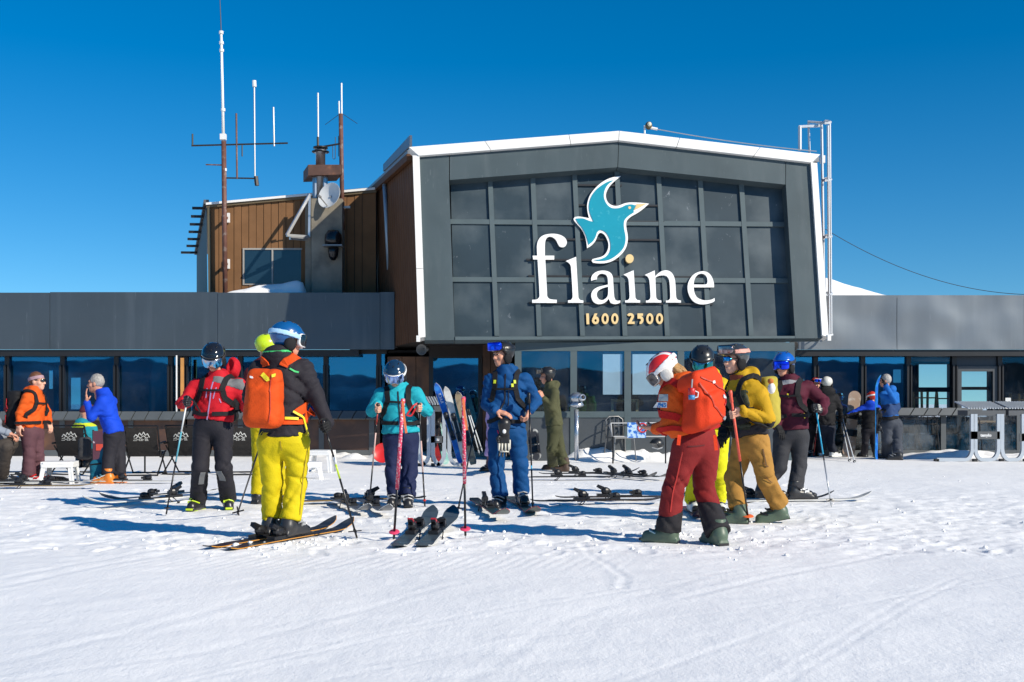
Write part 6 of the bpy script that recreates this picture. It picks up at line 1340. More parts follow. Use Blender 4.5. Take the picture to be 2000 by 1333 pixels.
# 11 - 14 by the right-hand terrace
FW = .02
pr = person('child in red helmet with blue goggles facing the camera behind the burgundy skier', dict(Y=49.6, S=.9, yaw=10, head=(20, 5, 0), hem=833, res=FW, J=dict(hd=(1593, 751), neck=(1590, 765), sL=(1577, 774), eL=(1571, 797), wL=(1578, 815, -.1), sR=(1604, 774), eR=(1608, 797), wR=(1598, 818, -.15), pel=(1590, 833), hL=(1584, 839), kL=(1583, 862), hR=(1598, 839), kR=(1598, 862)),
    feet=[(1582, 890, 180), (1599, 890, 180)], feetY=49.6, hands=dict(L=dict(glove=GLV), R=dict(glove=fabric('mitt_ochre', (.50, .27, .02)))), jacket=BLK, trousers=FB['char'], boots=BOOT_BLK, helmet=plastic('helm_red', (.60, .03, .02), .3), goggles=(L_BLUE, WHP, BLKP, 'up'), skin=SKIN2, seed=2))
pr = person('skier in black jacket with fur collar and white helmet, seen from behind', dict(Y=48.8, yaw=175, head=(160, 0, 0), hem=832, res=FW, J=dict(hd=(1615, 750), neck=(1614, 766), sL=(1597, 776), eL=(1591, 800), wL=(1598, 815, .1), sR=(1632, 776), eR=(1640, 797), wR=(1645, 812, .1), pel=(1613, 832), hL=(1605, 838), kL=(1604, 864), hR=(1622, 838), kR=(1621, 864)),
    feet=[(1602, 892, 0), (1629, 893, -60)], hands=dict(L=dict(glove=GLV), R=dict(glove=GLV)), jacket=BLK, trousers=fabric('ink', (.012, .016, .028)), boots=BOOT_WH, bucklem=BLKP, helmet=plastic('helm_white', (.62, .62, .58), .35), seed=3, hood=1.4))
for k, (a, b) in enumerate((((1645, 815), (1670, 905)), ((1643, 822), (1660, 903)))):
    pole('white ski pole slanting from the fur collared skier, %s of its pair' % ('nearer the snowboard' if k == 0 else 'nearer the legs'), P(*a, 48.2), G_(*b), [(1, SH_WH)], br=.03, r=.011)
pole('white and red ski pole in front of the child in the red helmet', P(1600, 800, 48.6), P(1589, 893, 48.6), [(.5, SH_WH), (1, SH_RED)], br=.03)
pr = person('child in black jacket with blue shoulders and red helmet, seen from behind', dict(Y=48.6, S=.84, yaw=165, head=(200, 5, 0), hem=838, res=FW, J=dict(hd=(1702, 777), neck=(1700, 790), sL=(1687, 797), eL=(1668, 806), wL=(1652, 813, .0), sR=(1714, 797), eR=(1720, 815), wR=(1716, 828, .1), pel=(1698, 838), hL=(1691, 844), kL=(1690, 866), hR=(1706, 844), kR=(1707, 866)),
    feet=[(1687, 893, 30), (1710, 893, -10)], hands=dict(L=dict(glove=GLV), R=dict(glove=GLV)), jacket=BLK, trousers=FB['char'], boots=BOOT_BLK, helmet=plastic('helm_red2', (.62, .04, .015), .3), goggles=(L_ICE, WHP, WHP, 'on'), seed=5,
    panels=[('blue_yoke', FB['royal'], lambda x, y, t: np.maximum(.74-t-.5*np.clip(np.abs(x)-.15, 0, 1), -1))]))
ski_b = P(1712, 900, 46.2)
pr = person('grey haired man in blue jacket holding a blue ski upright', dict(Y=46.7, yaw=-125, head=(-110, 0, 0), hem=820, res=FW, J=dict(hd=(1729, 744), neck=(1735, 762), sL=(1721, 772, -.1), eL=(1738, 785, -.3), wL=(1720, 752, -.3), sR=(1752, 772, .1), eR=(1755, 797, .1), wR=(1725, 800, -.1), pel=(1740, 822), hL=(1732, 830), kL=(1732, 860), hR=(1750, 830), kR=(1752, 860)),
    feet=[(1730, 896, 60), (1752, 899, 75)], hands=dict(L=dict(glove=GLV), R=dict(glove=GLV)), jacket=fabric('azure', (.01, .12, .42)), trousers=fabric('slate', (.05, .058, .075)), boots=BOOT_BLK, hair=mat('hair_grey', (.35, .33, .31), .7, var=.3, vscale=40), seed=7, leg_r=1.1,
    panels=[('dark_hem', BLK, lambda x, y, t: t-.14), ('navy_lower', fabric('navy_lower', (.02, .05, .14)), lambda x, y, t: np.maximum(t-.55, .13-t))]))
# 15 orange woman, 16 royal blue man, 17 cropped sitter, 18 sitter with beanie, 19 lilac
pr = person('woman in orange jacket and plum trousers turned to the blue jacketed man', dict(Y=32.5, yaw=78, head=(82, 0, 0), hem=838, res=.018, J=dict(hd=(73, 745), neck=(67, 764), sL=(64, 777, -.18), eL=(51, 808, -.20), wL=(50, 830, -.22), sR=(66, 777, .18), eR=(80, 806, .2), wR=(86, 825, .18), pel=(62, 838), hL=(60, 848, -.07), kL=(62, 888, -.07), hR=(66, 848, .07), kR=(70, 888, .07)),
    feet=[(58, 946, -92), (76, 944, -88)], hands=dict(L=dict(curl=.6), R=dict(curl=.6)), jacket=FB['jorange'], trousers=FB['plum'], boots=BOOT_WH, bucklem=REDP, hair=mat('hair_auburn', (.12, .045, .018), .6, var=.35, vscale=40), headband=fabric('band_lilac', (.35, .22, .25)), shades=L_DARK, skin=SKIN2, seed=9, bell=1.1, fat=.88, arm_r=.9, hood=.7, w=.92))
pack(pr, 'black and red backpack on the woman in orange', BLK, BLK, c=(0, -.25, .48), half=(.15, .10, .25), parts=[('red_panel', fabric('pack_red', (.45, .02, .025)), [(-.12, -.1, .17), (-.13, -.1, -.02)], .11), ('red_panel', MATS.get('fabric_pack_red') or REDP, [(-.12, -.1, -.06), (-.12, -.1, -.20)], .10)])
pr = person('grey haired man in royal blue jacket with his hand at his mouth', dict(Y=32.9, yaw=-80, head=(-88, 2, 0), hem=848, res=.018, J=dict(hd=(187, 749), neck=(203, 769), sL=(209, 784, -.18), eL=(190, 815, -.22), wL=(178, 785, -.16), sR=(210, 784, .18), eR=(195, 815, .22), wR=(182, 800, .15), pel=(222, 842), hL=(222, 855, -.07), kL=(216, 893, -.07), hR=(226, 855, .07), kR=(230, 893, .07)),
    feet=[(208, 945, 84), (231, 943, 88)], hands=dict(L=dict(d=(-.1, -.1, 1), n=(.9, .4, 0), curl=.18, flip=-1), R=dict(curl=.5)), jacket=FB['royal'], trousers=FB['char'], boots=BOOT_ORG, bucklem=plastic('buckle_teal', (.1, .3, .4), .4), solem=BOOT_ORG, hair=mat('hair_white', (.30, .28, .26), .7, var=.3, vscale=40), seed=11, amp=.7, hood=0, fat=.9))
pr = person('seated person in pale grey jacket cut off by the picture edge', dict(Y=32.0, yaw=60, head=(60, 20, 0), hem=868, res=.018, J=dict(hd=(-34, 792), neck=(-30, 812), sL=(-26, 822, -.15), eL=(2, 838, -.15), wL=(24, 846, -.1), sR=(-34, 822, .15), eR=(-10, 850, .15), wR=(10, 852, .1), pel=(-18, 868), hL=(-14, 872, -.1), kL=(22, 870, -.15), hR=(-16, 872, .1), kR=(16, 868, .1)),
    feet=[(6, 946, -80), (-6, 945, -80)], hands=dict(L=dict(curl=.7), R=dict(curl=.7)), jacket=fabric('pale_grey', (.22, .25, .30)), trousers=fabric('brown_trouser', (.055, .045, .038)), boots=BOOT_BLK, hair=mat('hair_auburn', (.12, .045, .018), .6), seed=13))
pr = person('seated person in teal and lime jacket and maroon hat beyond the folding chairs', dict(Y=40.0, yaw=170, head=(130, 5, 0), hem=878, res=.02, J=dict(hd=(169, 808), neck=(164, 827), sL=(148, 838), eL=(143, 862), wL=(152, 872, .3), sR=(181, 838), eR=(186, 862), wR=(178, 872, .3), pel=(164, 878), hL=(157, 884), kL=(157, 882, .4), hR=(171, 884), kR=(171, 882, .4)),
    feet=[(156, 912, 0), (172, 912, 0)], feetY=41, hands=dict(L={}, R={}), jacket=fabric('teal_jacket', (.01, .22, .28)), trousers=FB['char'], boots=BOOT_BLK, cap=fabric('beanie', (.09, .02, .035)), seed=15, panels=[('lime_yoke', fabric('lime_yoke', (.50, .58, .03)), lambda x, y, t: np.maximum(.80-t+.3*np.abs(x-.05), t-1.02))]))
pr = person('child in long lilac coat hidden behind the blue suited skier', dict(Y=35.5, S=.82, yaw=-60, head=(-60, 0, 0), hem=893, res=.02, J=dict(hd=(975, 770), neck=(972, 788), sL=(958, 797, -.05), eL=(955, 822), wL=(958, 840, -.1), sR=(985, 797, .05), eR=(990, 822), wR=(985, 840, -.1), pel=(967, 850), hL=(962, 858), kL=(961, 882), hR=(974, 858), kR=(975, 882)),
    feet=[(955, 921, 120), (975, 920, 140)], hands=dict(L=dict(glove=GLV), R=dict(glove=GLV)), jacket=FB['lilac'], trousers=FB['plum'], boots=BOOT_BLK, cap=FB['lilac'], seed=17))
# ================================================================ EQUIPMENT AND TERRACE FURNITURE
def tm(name, c, c2=None, **k): return mat('ski_'+name, c, .35, var=.08, col2=c2, c2scale=7, c2lo=.5, c2hi=.62, **k)
T_BLK = tm('black', (.016, .018, .022), (.05, .055, .06)); T_GREY = tm('grey', (.055, .075, .090), (.035, .05, .065)); T_TEAL = tm('teal', (.012, .045, .05), (.03, .02, .03)); T_WHITE = tm('white', (.60, .60, .57), (.45, .45, .43)); T_BLUE = tm('blue', (.008, .10, .45), (.02, .2, .6)); T_TAN = tm('tan', (.38, .30, .17), (.30, .23, .13)); T_BROWN = tm('brown', (.035, .025, .022), (.09, .06, .05)); T_RED = tm('red', (.35, .02, .02), (.2, .02, .03)); T_MINT = tm('mint', (.28, .60, .55), (.5, .7, .66)); T_PLUM = tm('plum', (.06, .02, .035), (.12, .05, .08)); T_STEEL = tm('steel', (.085, .10, .125), (.05, .06, .08))
E_OR = mat('edge_orange', (.62, .27, .03), .4); E_RED = mat('edge_red', (.45, .03, .03), .4); E_WH = mat('edge_white', (.65, .65, .63), .4); E_GOLD = mat('edge_gold', (.45, .30, .10), .4)
S_ = lambda px, py, hdg, **k: on_snow(px, py, hdg, **k)
ski('orange edged black ski under the blue helmeted skier\'s far boot', S_(533, 1052, -25, lift=.012), T_BLK, E_OR, brakes=False)
ski('orange edged black ski under the blue helmeted skier\'s near boot', S_(569, 1055, -25, lift=.012), T_BLK, E_OR, brakes=False)
RB = plastic('binding_red', (.35, .015, .025), .4)
ski('wide slate grey ski with red binding beside the first pink pole', S_(812, 1049, -5, lift=.05, pitch=2.5), T_GREY, E_WH, bcol=RB, wide=1.15)
ski('wide slate grey ski with red binding, farther from the first pink pole', S_(856, 1049, -5, lift=.05, pitch=2.5), T_GREY, E_WH, bcol=RB, wide=1.15)
ski('grey blue ski with tip towards the camera nearest the lime banded pole', S_(682, 996, 200, lift=.05), T_STEEL, E_WH, heel_up=True)
ski('grey blue ski with tip towards the camera by the turquoise skier', S_(728, 997, 197, lift=.05), T_STEEL, E_WH, heel_up=True)
ski('thin pale gold edged ski lying crosswise behind the turquoise skier\'s poles', S_(694, 984, 112, lift=.04), T_BROWN, E_GOLD)
ski('dark teal ski with red edge lying loose beside the blue suited skier', S_(952, 1001, 190, lift=.05), T_TEAL, E_RED, L=2.1, wide=1.1)
ski('dark teal ski under the blue suited skier\'s boot', S_(1019, 990, 187, lift=.012), T_TEAL, E_RED, brakes=False, L=2.1, wide=1.1)
ski('brown ski with bindings lying flat between the blue suit and the instructor', S_(1168, 987, -84, lift=.05), T_BROWN, BLKP, L=1.6)
ski('second brown ski lying just behind the first between blue suit and instructor', S_(1212, 980, -86, lift=.05), T_BROWN, BLKP, L=1.6)
ski('dark ski lying flat in front of the olive green man', S_(1112, 939, -86, lift=.05), T_BLK, BLKP, L=1.55); ski('dark ski lying behind another in front of the olive green man', S_(1145, 932, -88, lift=.05), T_BLK, BLKP, L=1.55)
ski('short dark ski of the pair nearest the sign barrier, tip to the camera', S_(1212, 936, 215, lift=.05), T_BLK, L=1.5); ski('short dark ski of the pair nearest the instructor, tip to the camera', S_(1240, 935, 215, lift=.05), T_BLK, L=1.5)
ski('plum ski under the yellow jacketed skier\'s white boot', S_(1354, 1004, 178, lift=.012), T_PLUM, brakes=False, L=1.1); ski('plum ski under the yellow jacketed skier\'s hidden boot', S_(1402, 1006, 182, lift=.012), T_PLUM, brakes=False, L=1.1)
ski('pale ski under the burgundy skier\'s boot', S_(1556, 980, -80, lift=.012), T_WHITE, E_WH, brakes=True); ski('dark ski under the burgundy skier\'s far boot', S_(1494, 975, -97, lift=.012), T_BLK, brakes=False, L=1.5)
ski('gold edged grey ski in front of the woman in orange', S_(62, 956, -86, lift=.04), T_GREY, E_GOLD); ski('second grey ski behind it in front of the woman in orange', S_(70, 948, -84, lift=.04), T_GREY, E_WH)
ski('white edged ski lying behind the orange boots', S_(262, 945, -90, lift=.03), T_WHITE, E_WH, L=1.5)
ski('white ski with open binding, tip to the camera, left of the red jacketed skier', S_(312, 984, 140, lift=.05), T_WHITE, E_WH, wide=1.1); ski('dark ski with open binding lying left of the red jacketed skier', S_(322, 976, 150, lift=.05, roll=8), T_BLK, E_WH)
# pink wrapped poles planted in the snow
for k, (tp_, tpp, te, lab) in enumerate(((P(787, 781, 17.9), G_(769, 1056), .62, 'pink patterned ski pole planted upright in front of the turquoise skier'), (P(905, 777, 18.4), G_(909, 1050), .60, 'pink patterned ski pole planted upright between turquoise and blue skiers'))):
    pole(lab, tp_, tpp, [(te, W_PINK), (1, SH_DK)], grip=W_PINK, basket=plastic('basket_pink', (.70, .05, .13), .5), br=.045, strap=(plastic('strap_orange', (.65, .15, .05), .6), [tp_+V(.0, -.02, -.01), tp_+V(.012, -.03, -.14), tp_+V(.03, -.035, -.26)]), r=.010)
# black gloves / hat dropped by the stool
g0 = G_(122, 944)+V(0, 0, .05); o = sdf_obj('ski_glove', lambda p: np.minimum(hand_sdf(p, Vector(g0), V(.9, -.3, 0).normalized(), V(0, 0, -1), V(.3, .9, 0).normalized(), .3, 1.4), cap(p, Vector(g0)-V(.14, -.05, .0), Vector(g0), .05, .045)), [g0[0]-.24, g0[1]-.2, 0], [g0[0]+.3, g0[1]+.22, .2], .011, GLVL); tag(o, 'black ski glove lying on the snow by the white stool', 'glove')

# ---- ski racks
ALU = mat('rack_aluminium', (.48, .52, .56), .38, metal=.35, var=.08); RTOP = mat('rack_grey', (.085, .09, .095), .5); RFOOT = plastic('rack_foot', (.02, .02, .02), .5)
def u_tube(x0, x1, yt, yb, Y, rr=14, half=None):
    pts = []
    def a(px, py): return P(px, py, Y)
    if half == 'L': pts = [a(x1, yt)]+[a(x1, yb-rr*1.6)]+[a(x1-rr*(1-math.cos(R(t))), yb-rr*1.6*(1-math.sin(R(t)))) for t in range(15, 91, 15)]+[a(x0, yb)]
    elif half == 'R': pts = [a(x0, yt)]+[a(x0, yb-rr*1.6)]+[a(x0+rr*(1-math.cos(R(t))), yb-rr*1.6*(1-math.sin(R(t)))) for t in range(15, 91, 15)]+[a(x1, yb)]
    else: pts = [a(x0, yt), a(x0, yb-rr*1.6)]+[a(x0+rr*(1-math.cos(R(t))), yb-rr*1.6*(1-math.sin(R(t)))) for t in range(15, 91, 15)]+[a(x1-rr*(1-math.sin(R(t))), yb-rr*1.6*(1-math.cos(R(t)))) for t in range(0, 76, 15)]+[a(x1, yb-rr*1.6), a(x1, yt)]
    return MB().ribbon(pts, [V(0, -1, 0)]*len(pts), .068, .07)
def rack(label, us, top, Y, plates, yb, fingers=True):
    T = thing('ski_rack', label, 'ski rack', P((us[0][0]+us[-1][1])/2, yb, Y), 'aluminium ski racks')
    for x0, x1, half in us: u_tube(x0, x1, top[2]+6, yb, Y, half=half).build('leg_frame', ALU, T)
    for x0, x1 in top[3]:
        MB().box(P((x0+x1)/2, top[2]+4, Y)+V(0, .20, 0), (P(x1, 0, Y).x-P(x0, 0, Y).x, .5, .10)).build('top_tray', RTOP, T)
        n = int((x1-x0)/5.2)
        for i in range(n):
            b = P(x0+3+(x1-x0-6)*i/max(n-1, 1), top[2]-5, Y); MB().bar(b+V(-.10, .40, .13), b+V(.0, -.04, .0), .026, .026).build('slot_bar', ALU, T)
    for x0, x1, y0, y1, word in plates:
        pl = MB().box(P((x0+x1)/2, (y0+y1)/2, Y)+V(0, -.06, 0), (P(x1, 0, Y).x-P(x0, 0, Y).x, .02, (y1-y0)*Y/F)).build('plate', RTOP, T)
        if word: obj('lettering', text_mesh('lettering', word, lambda a, b, z: P((x0+x1)/2+1+a, (y0+y1)/2+2.5-b, Y)+V(0, -.078, 0), 8.5, .001, .25), WHT, pl)
    for x0, x1, half in us:
        MB().box(P(x0 if half != 'R' else x1, yb+1, Y)+V(0, -.02, .0), (.07, .10, .05)).build('foot_cap', RFOOT, T)
    return T
rack('aluminium ski rack with grey tray at the picture\'s right edge', [(1828, 1897, 'L'), (1903, 1948, ''), (1955, 1996, ''), (2002, 2050, '')], (0, 0, 803, [(1888, 1962), (1968, 2060)]), 45.2, [(1893, 1950, 843, 858, 'tenylo'), (1988, 2046, 847, 862, 'tenylo')], 898)
rack('aluminium ski rack holding skis behind the turquoise skier', [(795, 812, 'L'), (818, 838, ''), (846, 868, ''), (878, 905, 'R')], (0, 0, 795, [(832, 874)]), 41.5, [(842, 866, 852, 865, 'tu')], 907)
def lean(label, top, bot, Y, dY, m, edge=None, L=None, w=1., text=None, stripe=None, bind=True, roll=0):
    a = P(*bot, Y); a.z = max(a.z, .02); b = P(*top, Y)+V(0, dY, 0); ax = (b-a).normalized(); n = (V(0, -1, 0)-ax*V(0, -1, 0).dot(ax)).normalized(); n = Matrix.Rotation(R(roll), 3, ax) @ n; x = ax.cross(n)
    Ln = (b-a).length; M = Matrix((x, ax, n)).transposed().to_4x4(); M.translation = a+ax*Ln*.47
    return ski(label, M, m, edge, L=Ln, wide=w, group='skis leaning on the rack', brakes=False, text=text, stripe=stripe)
lean('blue ski lettered RACE leaning on the rack', (850, 750), (901, 905), 40.6, .3, T_BLUE, E_WH, text=('RACE', WHT, .075, .52), w=.95)
lean('white ski leaning on the rack beside the blue ski', (869, 757), (910, 903), 40.4, .3, T_WHITE, BLKP); lean('tan and grey ski leaning on the rack nearest the blue suited skier', (893, 767), (925, 908), 40.2, .25, tm('tangrey', (.30, .23, .14), (.10, .085, .07)), E_WH, w=1.05)
lean('dark red ski leaning behind the rack legs', (826, 775), (858, 905), 42.0, .2, T_RED, BLKP); lean('mint ski leaning behind the rack legs', (846, 790), (872, 907), 42.2, .2, T_MINT, E_WH); lean('dark brown ski leaning between the rack legs', (857, 785), (848, 903), 42.1, .2, T_BROWN, BLKP)
for k, (a, b) in enumerate((((915, 800), (942, 882)), ((912, 800), (936, 886)))): pole('white ski pole leaning beside the rack, %s of two' % ('longer' if k else 'shorter'), P(*a, 40.8), P(*b, 40.8), [(1, SH_WH)], br=.03, r=.011)
lean('bright blue ski held upright by the grey haired man', (1712, 733), (1711, 902), 46.0, .02, T_BLUE, tm('cyanedge', (.03, .35, .5)), w=1.0, roll=50)
# snowboard
def board(label, top, bot, Y, w, m):
    a = P(*bot, Y); b = P(*top, Y)+V(0, .2, 0); ax = (b-a).normalized(); n = (V(0, -1, 0)-ax*V(0, -1, 0).dot(ax)).normalized(); x = ax.cross(n); L = (b-a).length; h = w/2
    pts = [(h*math.cos(R(t)), h*math.sin(R(t))+0) for t in range(180, 361, 15)]; pts = [(p[0], p[1]+h) for p in pts]+[(h*.86, L*.5)]+[(h*math.cos(R(t)), L-h+h*math.sin(R(t))) for t in range(0, 181, 15)]+[(-h*.86, L*.5)]
    T = thing('snowboard', label, 'snowboard', a); me = outline_mesh('deck', [pts], .014, lambda u, v, z: a+x*u+ax*v+n*z, False); obj('deck', me, m, T)
    for t in (.36, .62):
        c = a+ax*L*t+n*.03; MB().box(c, (w*.95, .14, .03), (x, ax, n)).build('binding_base', BLKP, T); MB().box(c+n*.09+x*.06, (.02, .13, .16), (x, ax, n)).build('high_back', BLKP, T)
    return T
board('tan topped snowboard leaning against the right terrace screen', (1676, 764), (1656, 893), 49.0, .27, tm('board', (.30, .21, .15), (.42, .38, .33)))
board('dark snowboard with pale tip leaning beside the olive green man', (1040, 838), (1047, 900), 44.0, .22, tm('board2', (.03, .03, .032), (.5, .5, .47)))

# ---- folding deck chairs with printed sling backs
TUBE = mat('chair_tube', (.012, .012, .013), .4, metal=.3); SLING = fabric('sling', (.022, .020, .019))
PRINT = mat('sling_print', (.50, .50, .47), .7)
def deck_chair(label, px, py, Y, yaw=0., sc=1.):
    T = thing('deck_chair', label, 'chair', P(px, py, Y), 'black folding deck chairs'); c0 = P(px, py, Y); c0.z = 0; Rz = Matrix.Rotation(R(yaw), 3, 'Z')
    def q(x, y, z): return c0+Rz @ V(x*sc, y*sc, z*sc)
    w = .25
    v = []; f = []; n = 6
    for i in range(n+1):
        t = i/n
        for j in (0, 1): v.append(q((-w if j == 0 else w)*.95, -.02+.16*(1-t)-.05*math.sin(math.pi*t), .30+.45*t))
    for i in range(n): f.append((2*i, 2*i+1, 2*i+3, 2*i+2))
    sl = MB().add(v, f).build('sling_back', SLING, T)
    v = []; f = []
    for i in range(n+1):
        t = i/n
        for j in (0, 1): v.append(q((-w if j == 0 else w)*.95, .14+.40*t, .30-.04*math.sin(math.pi*t)+.06*t))
    for i in range(n): f.append((2*i, 2*i+1, 2*i+3, 2*i+2))
    MB().add(v, f).build('sling_seat', SLING, T)
    for s_ in (-1, 1):
        MB().tube([q(s_*w, .16, .28), q(s_*w, -.03, .78)], .014, 6).build('back_post', TUBE, T); MB().tube([q(s_*w, .14, .30), q(s_*w, .56, .36)], .014, 6).build('seat_rail', TUBE, T)
        MB().tube([q(s_*w*1.05, -.12, .0), q(s_*w*1.05, .45, .37)], .013, 6).build('leg', TUBE, T); MB().tube([q(s_*w*1.05, .55, .0), q(s_*w*1.05, .02, .46)], .013, 6).build('leg', TUBE, T); MB().tube([q(s_*w*1.08, -.02, .50), q(s_*w*1.08, .40, .52)], .018, 6).build('armrest', TUBE, T)
    for y in (-.12, .55): MB().tube([q(-w*1.05, y, .012), q(w*1.05, y, .012)], .013, 6).build('foot_bar', TUBE, T)
    MB().tube([q(-w, -.03, .78), q(w, -.03, .78)], .014, 6).build('top_bar', TUBE, T)
    # printed mountain outline and lines on the back
    def on(x, z): t = (z-.30)/.45; return q(x, -.02+.16*(1-t)-.05*math.sin(math.pi*t)-.004, z)
    mb = MB(); pk = [(-.12, .60), (-.09, .645), (-.06, .615), (-.03, .67), (0, .63), (.03, .685), (.06, .63), (.09, .66), (.12, .60)]
    for a, b in zip(pk, pk[1:]): mb.bar(on(*a), on(*b), .004, .012)
    pk2 = [(-.09, .585), (-.05, .615), (-.02, .59), (.03, .625), (.07, .59), (.10, .60)]
    for a, b in zip(pk2, pk2[1:]): mb.bar(on(*a), on(*b), .004, .010)
    for z, h in ((.575, .11), (.562, .085), (.548, .12)):
        for k in range(-4, 5):
            if (k*7+int(z*1000)) % 3: mb.bar(on(k*h/4-.012, z), on(k*h/4+.012, z), .004, .007)
    mb.build('printed_logo', PRINT, sl)
    return T
for i, (px, Y, yw, lab) in enumerate(((28, 36.5, 6, 'black deck chair with white mountain print behind the woman in orange'), (136, 36.6, -4, 'black deck chair with white mountain print behind the white stool'), (277, 36.2, 5, 'black deck chair with white mountain print behind the orange booted man'), (354, 36.8, -6, 'black deck chair with white mountain print left of the red jacketed skier'), (466, 36.6, 10, 'black deck chair between the red and the yellow trousered skiers'))):
    deck_chair(lab, px, 928, Y, yw)
# patterned plum windbreak banner
def banner(label, x0, x1, y0, y1, Y):
    T = thing('banner', label, 'banner', P((x0+x1)/2, y1, Y)); m = mat('plum_banner', (.10, .035, .055), .7, var=.1, col2=(.50, .42, .46), c2scale=9, c2lo=.60, c2hi=.66)
    MB().box(P((x0+x1)/2, (y0+y1)/2, Y), ((x1-x0)*Y/F, .03, (y1-y0)*Y/F)).build('cloth', m, T)
    if y1-y0 > 40: MB().box(P((x0+x1)/2+2, y0+32, Y)+V(0, -.02, 0), ((x1-x0)*Y/F*.6, .006, .10)).build('red_label', mat('banner_red', (.62, .07, .04), .6), T)
    for x in (x0, x1): MB().tube([P(x, y0-2, Y), V(P(x, y1, Y).x, P(x, y1, Y).y, 0.)], .014, 6).build('pole', TUBE, T)
banner('plum patterned banner standing behind the blue jacketed man', 182, 204, 842, 928, 35.6)
banner('low plum patterned banner over the chair right of the blue jacketed man', 243, 283, 841, 856, 37.4)
# teal backpack on the snow
c = G_(190, 944)+V(0, .1, .16); T = thing('backpack', 'teal backpack standing on the snow behind the orange boots', 'backpack', G_(190, 944))
sdf_obj('pack_body', lambda p: smin(rbox(p, c, (.13, .10, .17), .07)+folds(p, 40, .012, 3, 1.), ellipsoid(p, c+V(.07, 0, .22), (.07, .07, .14)), .06), [c[0]-.25, c[1]-.2, 0], [c[0]+.28, c[1]+.2, .62], .014, fabric('teal_pack', (.008, .12, .19)), T)
MB().tube([c+V(.12, -.1, .2), c+V(.16, -.12, 0), c+V(.12, -.1, -.14)], .018, 6).build('strap', BLK, T); MB().tube([c+V(-.1, -.09, .1), c+V(.05, -.11, .12)], .012, 6).build('buckle_strap', BLK, T)
# black bag leaning on the deck chair
c = P(166, 875, 36)+V(0, 0, 0); T = thing('bag', 'black bag hanging from the deck chair beside the plum banner', 'bag', c); sdf_obj('bag_body', lambda p: rbox(p, c, (.10, .06, .17), .05)+folds(p, 50, .01, 5, 1.), [c[0]-.2, c[1]-.15, c[2]-.25], [c[0]+.2, c[1]+.15, c[2]+.25], .015, fabric('bag_grey', (.05, .05, .052)), T); MB().tube([c+V(-.06, 0, .15), c+V(0, 0, .24), c+V(.06, 0, .15)], .01, 6).build('handle', BLK, T)

# ---- white plastic stools
WST = plastic('stool_white', (.80, .80, .78), .4)
def stool(label, px, py, w, d, h, yaw=0):
    c0 = G_(px, py); T = thing('plastic_stool', label, 'stool', c0, 'white plastic stools'); Rz = Matrix.Rotation(R(yaw), 3, 'Z'); q = lambda x, y, z: c0+Rz @ V(x, y, z); ax = (Rz @ V(1, 0, 0), Rz @ V(0, 1, 0), V(0, 0, 1))
    bm = bmesh.new(); bmesh.ops.create_cube(bm, size=1.); bmesh.ops.scale(bm, vec=(w, d, .035), verts=bm.verts); bmesh.ops.bevel(bm, geom=[e for e in bm.edges if abs(e.verts[0].co.z-e.verts[1].co.z) > .01], offset=.04, segments=4, affect='EDGES'); me = bpy.data.meshes.new('seat'); bm.to_mesh(me); bm.free()
    for v in me.vertices: v.co = q(v.co.x, v.co.y, v.co.z+h-.018)
    obj('seat', me, WST, T)
    for sy in (-1, 1): MB().box(q(0, sy*(d/2-.012), h-.055), (w*.92, .018, .05), ax).build('apron', WST, T)
    for sx in (-1, 1): MB().box(q(sx*(w/2-.012), 0, h-.055), (.018, d*.92, .05), ax).build('apron', WST, T)
    for sx in (-1, 1):
        for sy in (-1, 1):
            t0, t1 = q(sx*(w/2-.03), sy*(d/2-.03), h-.03), q(sx*(w/2+.012), sy*(d/2+.012), 0.)
            mb = MB(); mb.bar(t0+Rz @ V(-sx*.018, 0, 0), t1+Rz @ V(-sx*.018, 0, 0), .06, .016, Rz @ V(0, 1, 0)); mb.bar(t0+Rz @ V(0, -sy*.018, 0), t1+Rz @ V(0, -sy*.018, 0), .016, .06, Rz @ V(0, 1, 0)); mb.build('leg', WST, T)
stool('white plastic stool beside the woman in orange', 117, 944, .44, .40, .31, 8)
stool('low white plastic stool right of the yellow trousers', 609, 936, .30, .30, .26, 10)
stool('taller white plastic stool behind the low one', 628, 922, .40, .38, .36, -6)
# red plastic sledge behind the turquoise skier
c = P(748, 886, 42); T = MB().lathe([(.0, -.02), (.14, -.015), (.18, .03), (.185, .045), (.17, .035), (.12, 0), (.0, .0)], Matrix.Translation(c) @ Matrix.Rotation(R(75), 4, 'X'), 20).build('saucer_sledge', REDP, None, True); tag(T, 'red saucer sledge leaning on the brown screen behind the turquoise skier', 'sledge')

# ---- by the entrance
CH = mat('chrome_post', (.50, .52, .55), .25, metal=.8, var=.05)
b = V(P(1126, 885, 45).x, 45*KY, .0); T = thing('coin_telescope', 'chrome viewing telescope on a post in front of the porch', 'telescope', b)
MB().tube([b, b+V(0, 0, P(0, 800, 45).z)], .045, 12).build('post', CH, T, True); hz = P(0, 785, 45).z
MB().lathe([(.05, -.12), (.14, -.09), (.145, -.06), (.11, .0)], Matrix.Translation(b+V(0, 0, hz)), 18).build('collar', CH, T, True)
MB().ell(b+V(0, 0, hz+.07), (.135, .14, .115), n=18, m=12).build('head', CH, T, True); MB().lathe([(.07, 0), (.07, .10), (.055, .11)], Matrix.Translation(b+V(.07, -.08, hz+.06)) @ Matrix.Rotation(R(75), 4, 'X') @ Matrix.Rotation(R(25), 4, 'Y'), 16).build('eyepiece', CH, T, True); MB().lathe([(.04, .10), (.04, .118)], Matrix.Translation(b+V(.07, -.08, hz+.06)) @ Matrix.Rotation(R(75), 4, 'X') @ Matrix.Rotation(R(25), 4, 'Y'), 14).build('lens', BLKP, T, True)
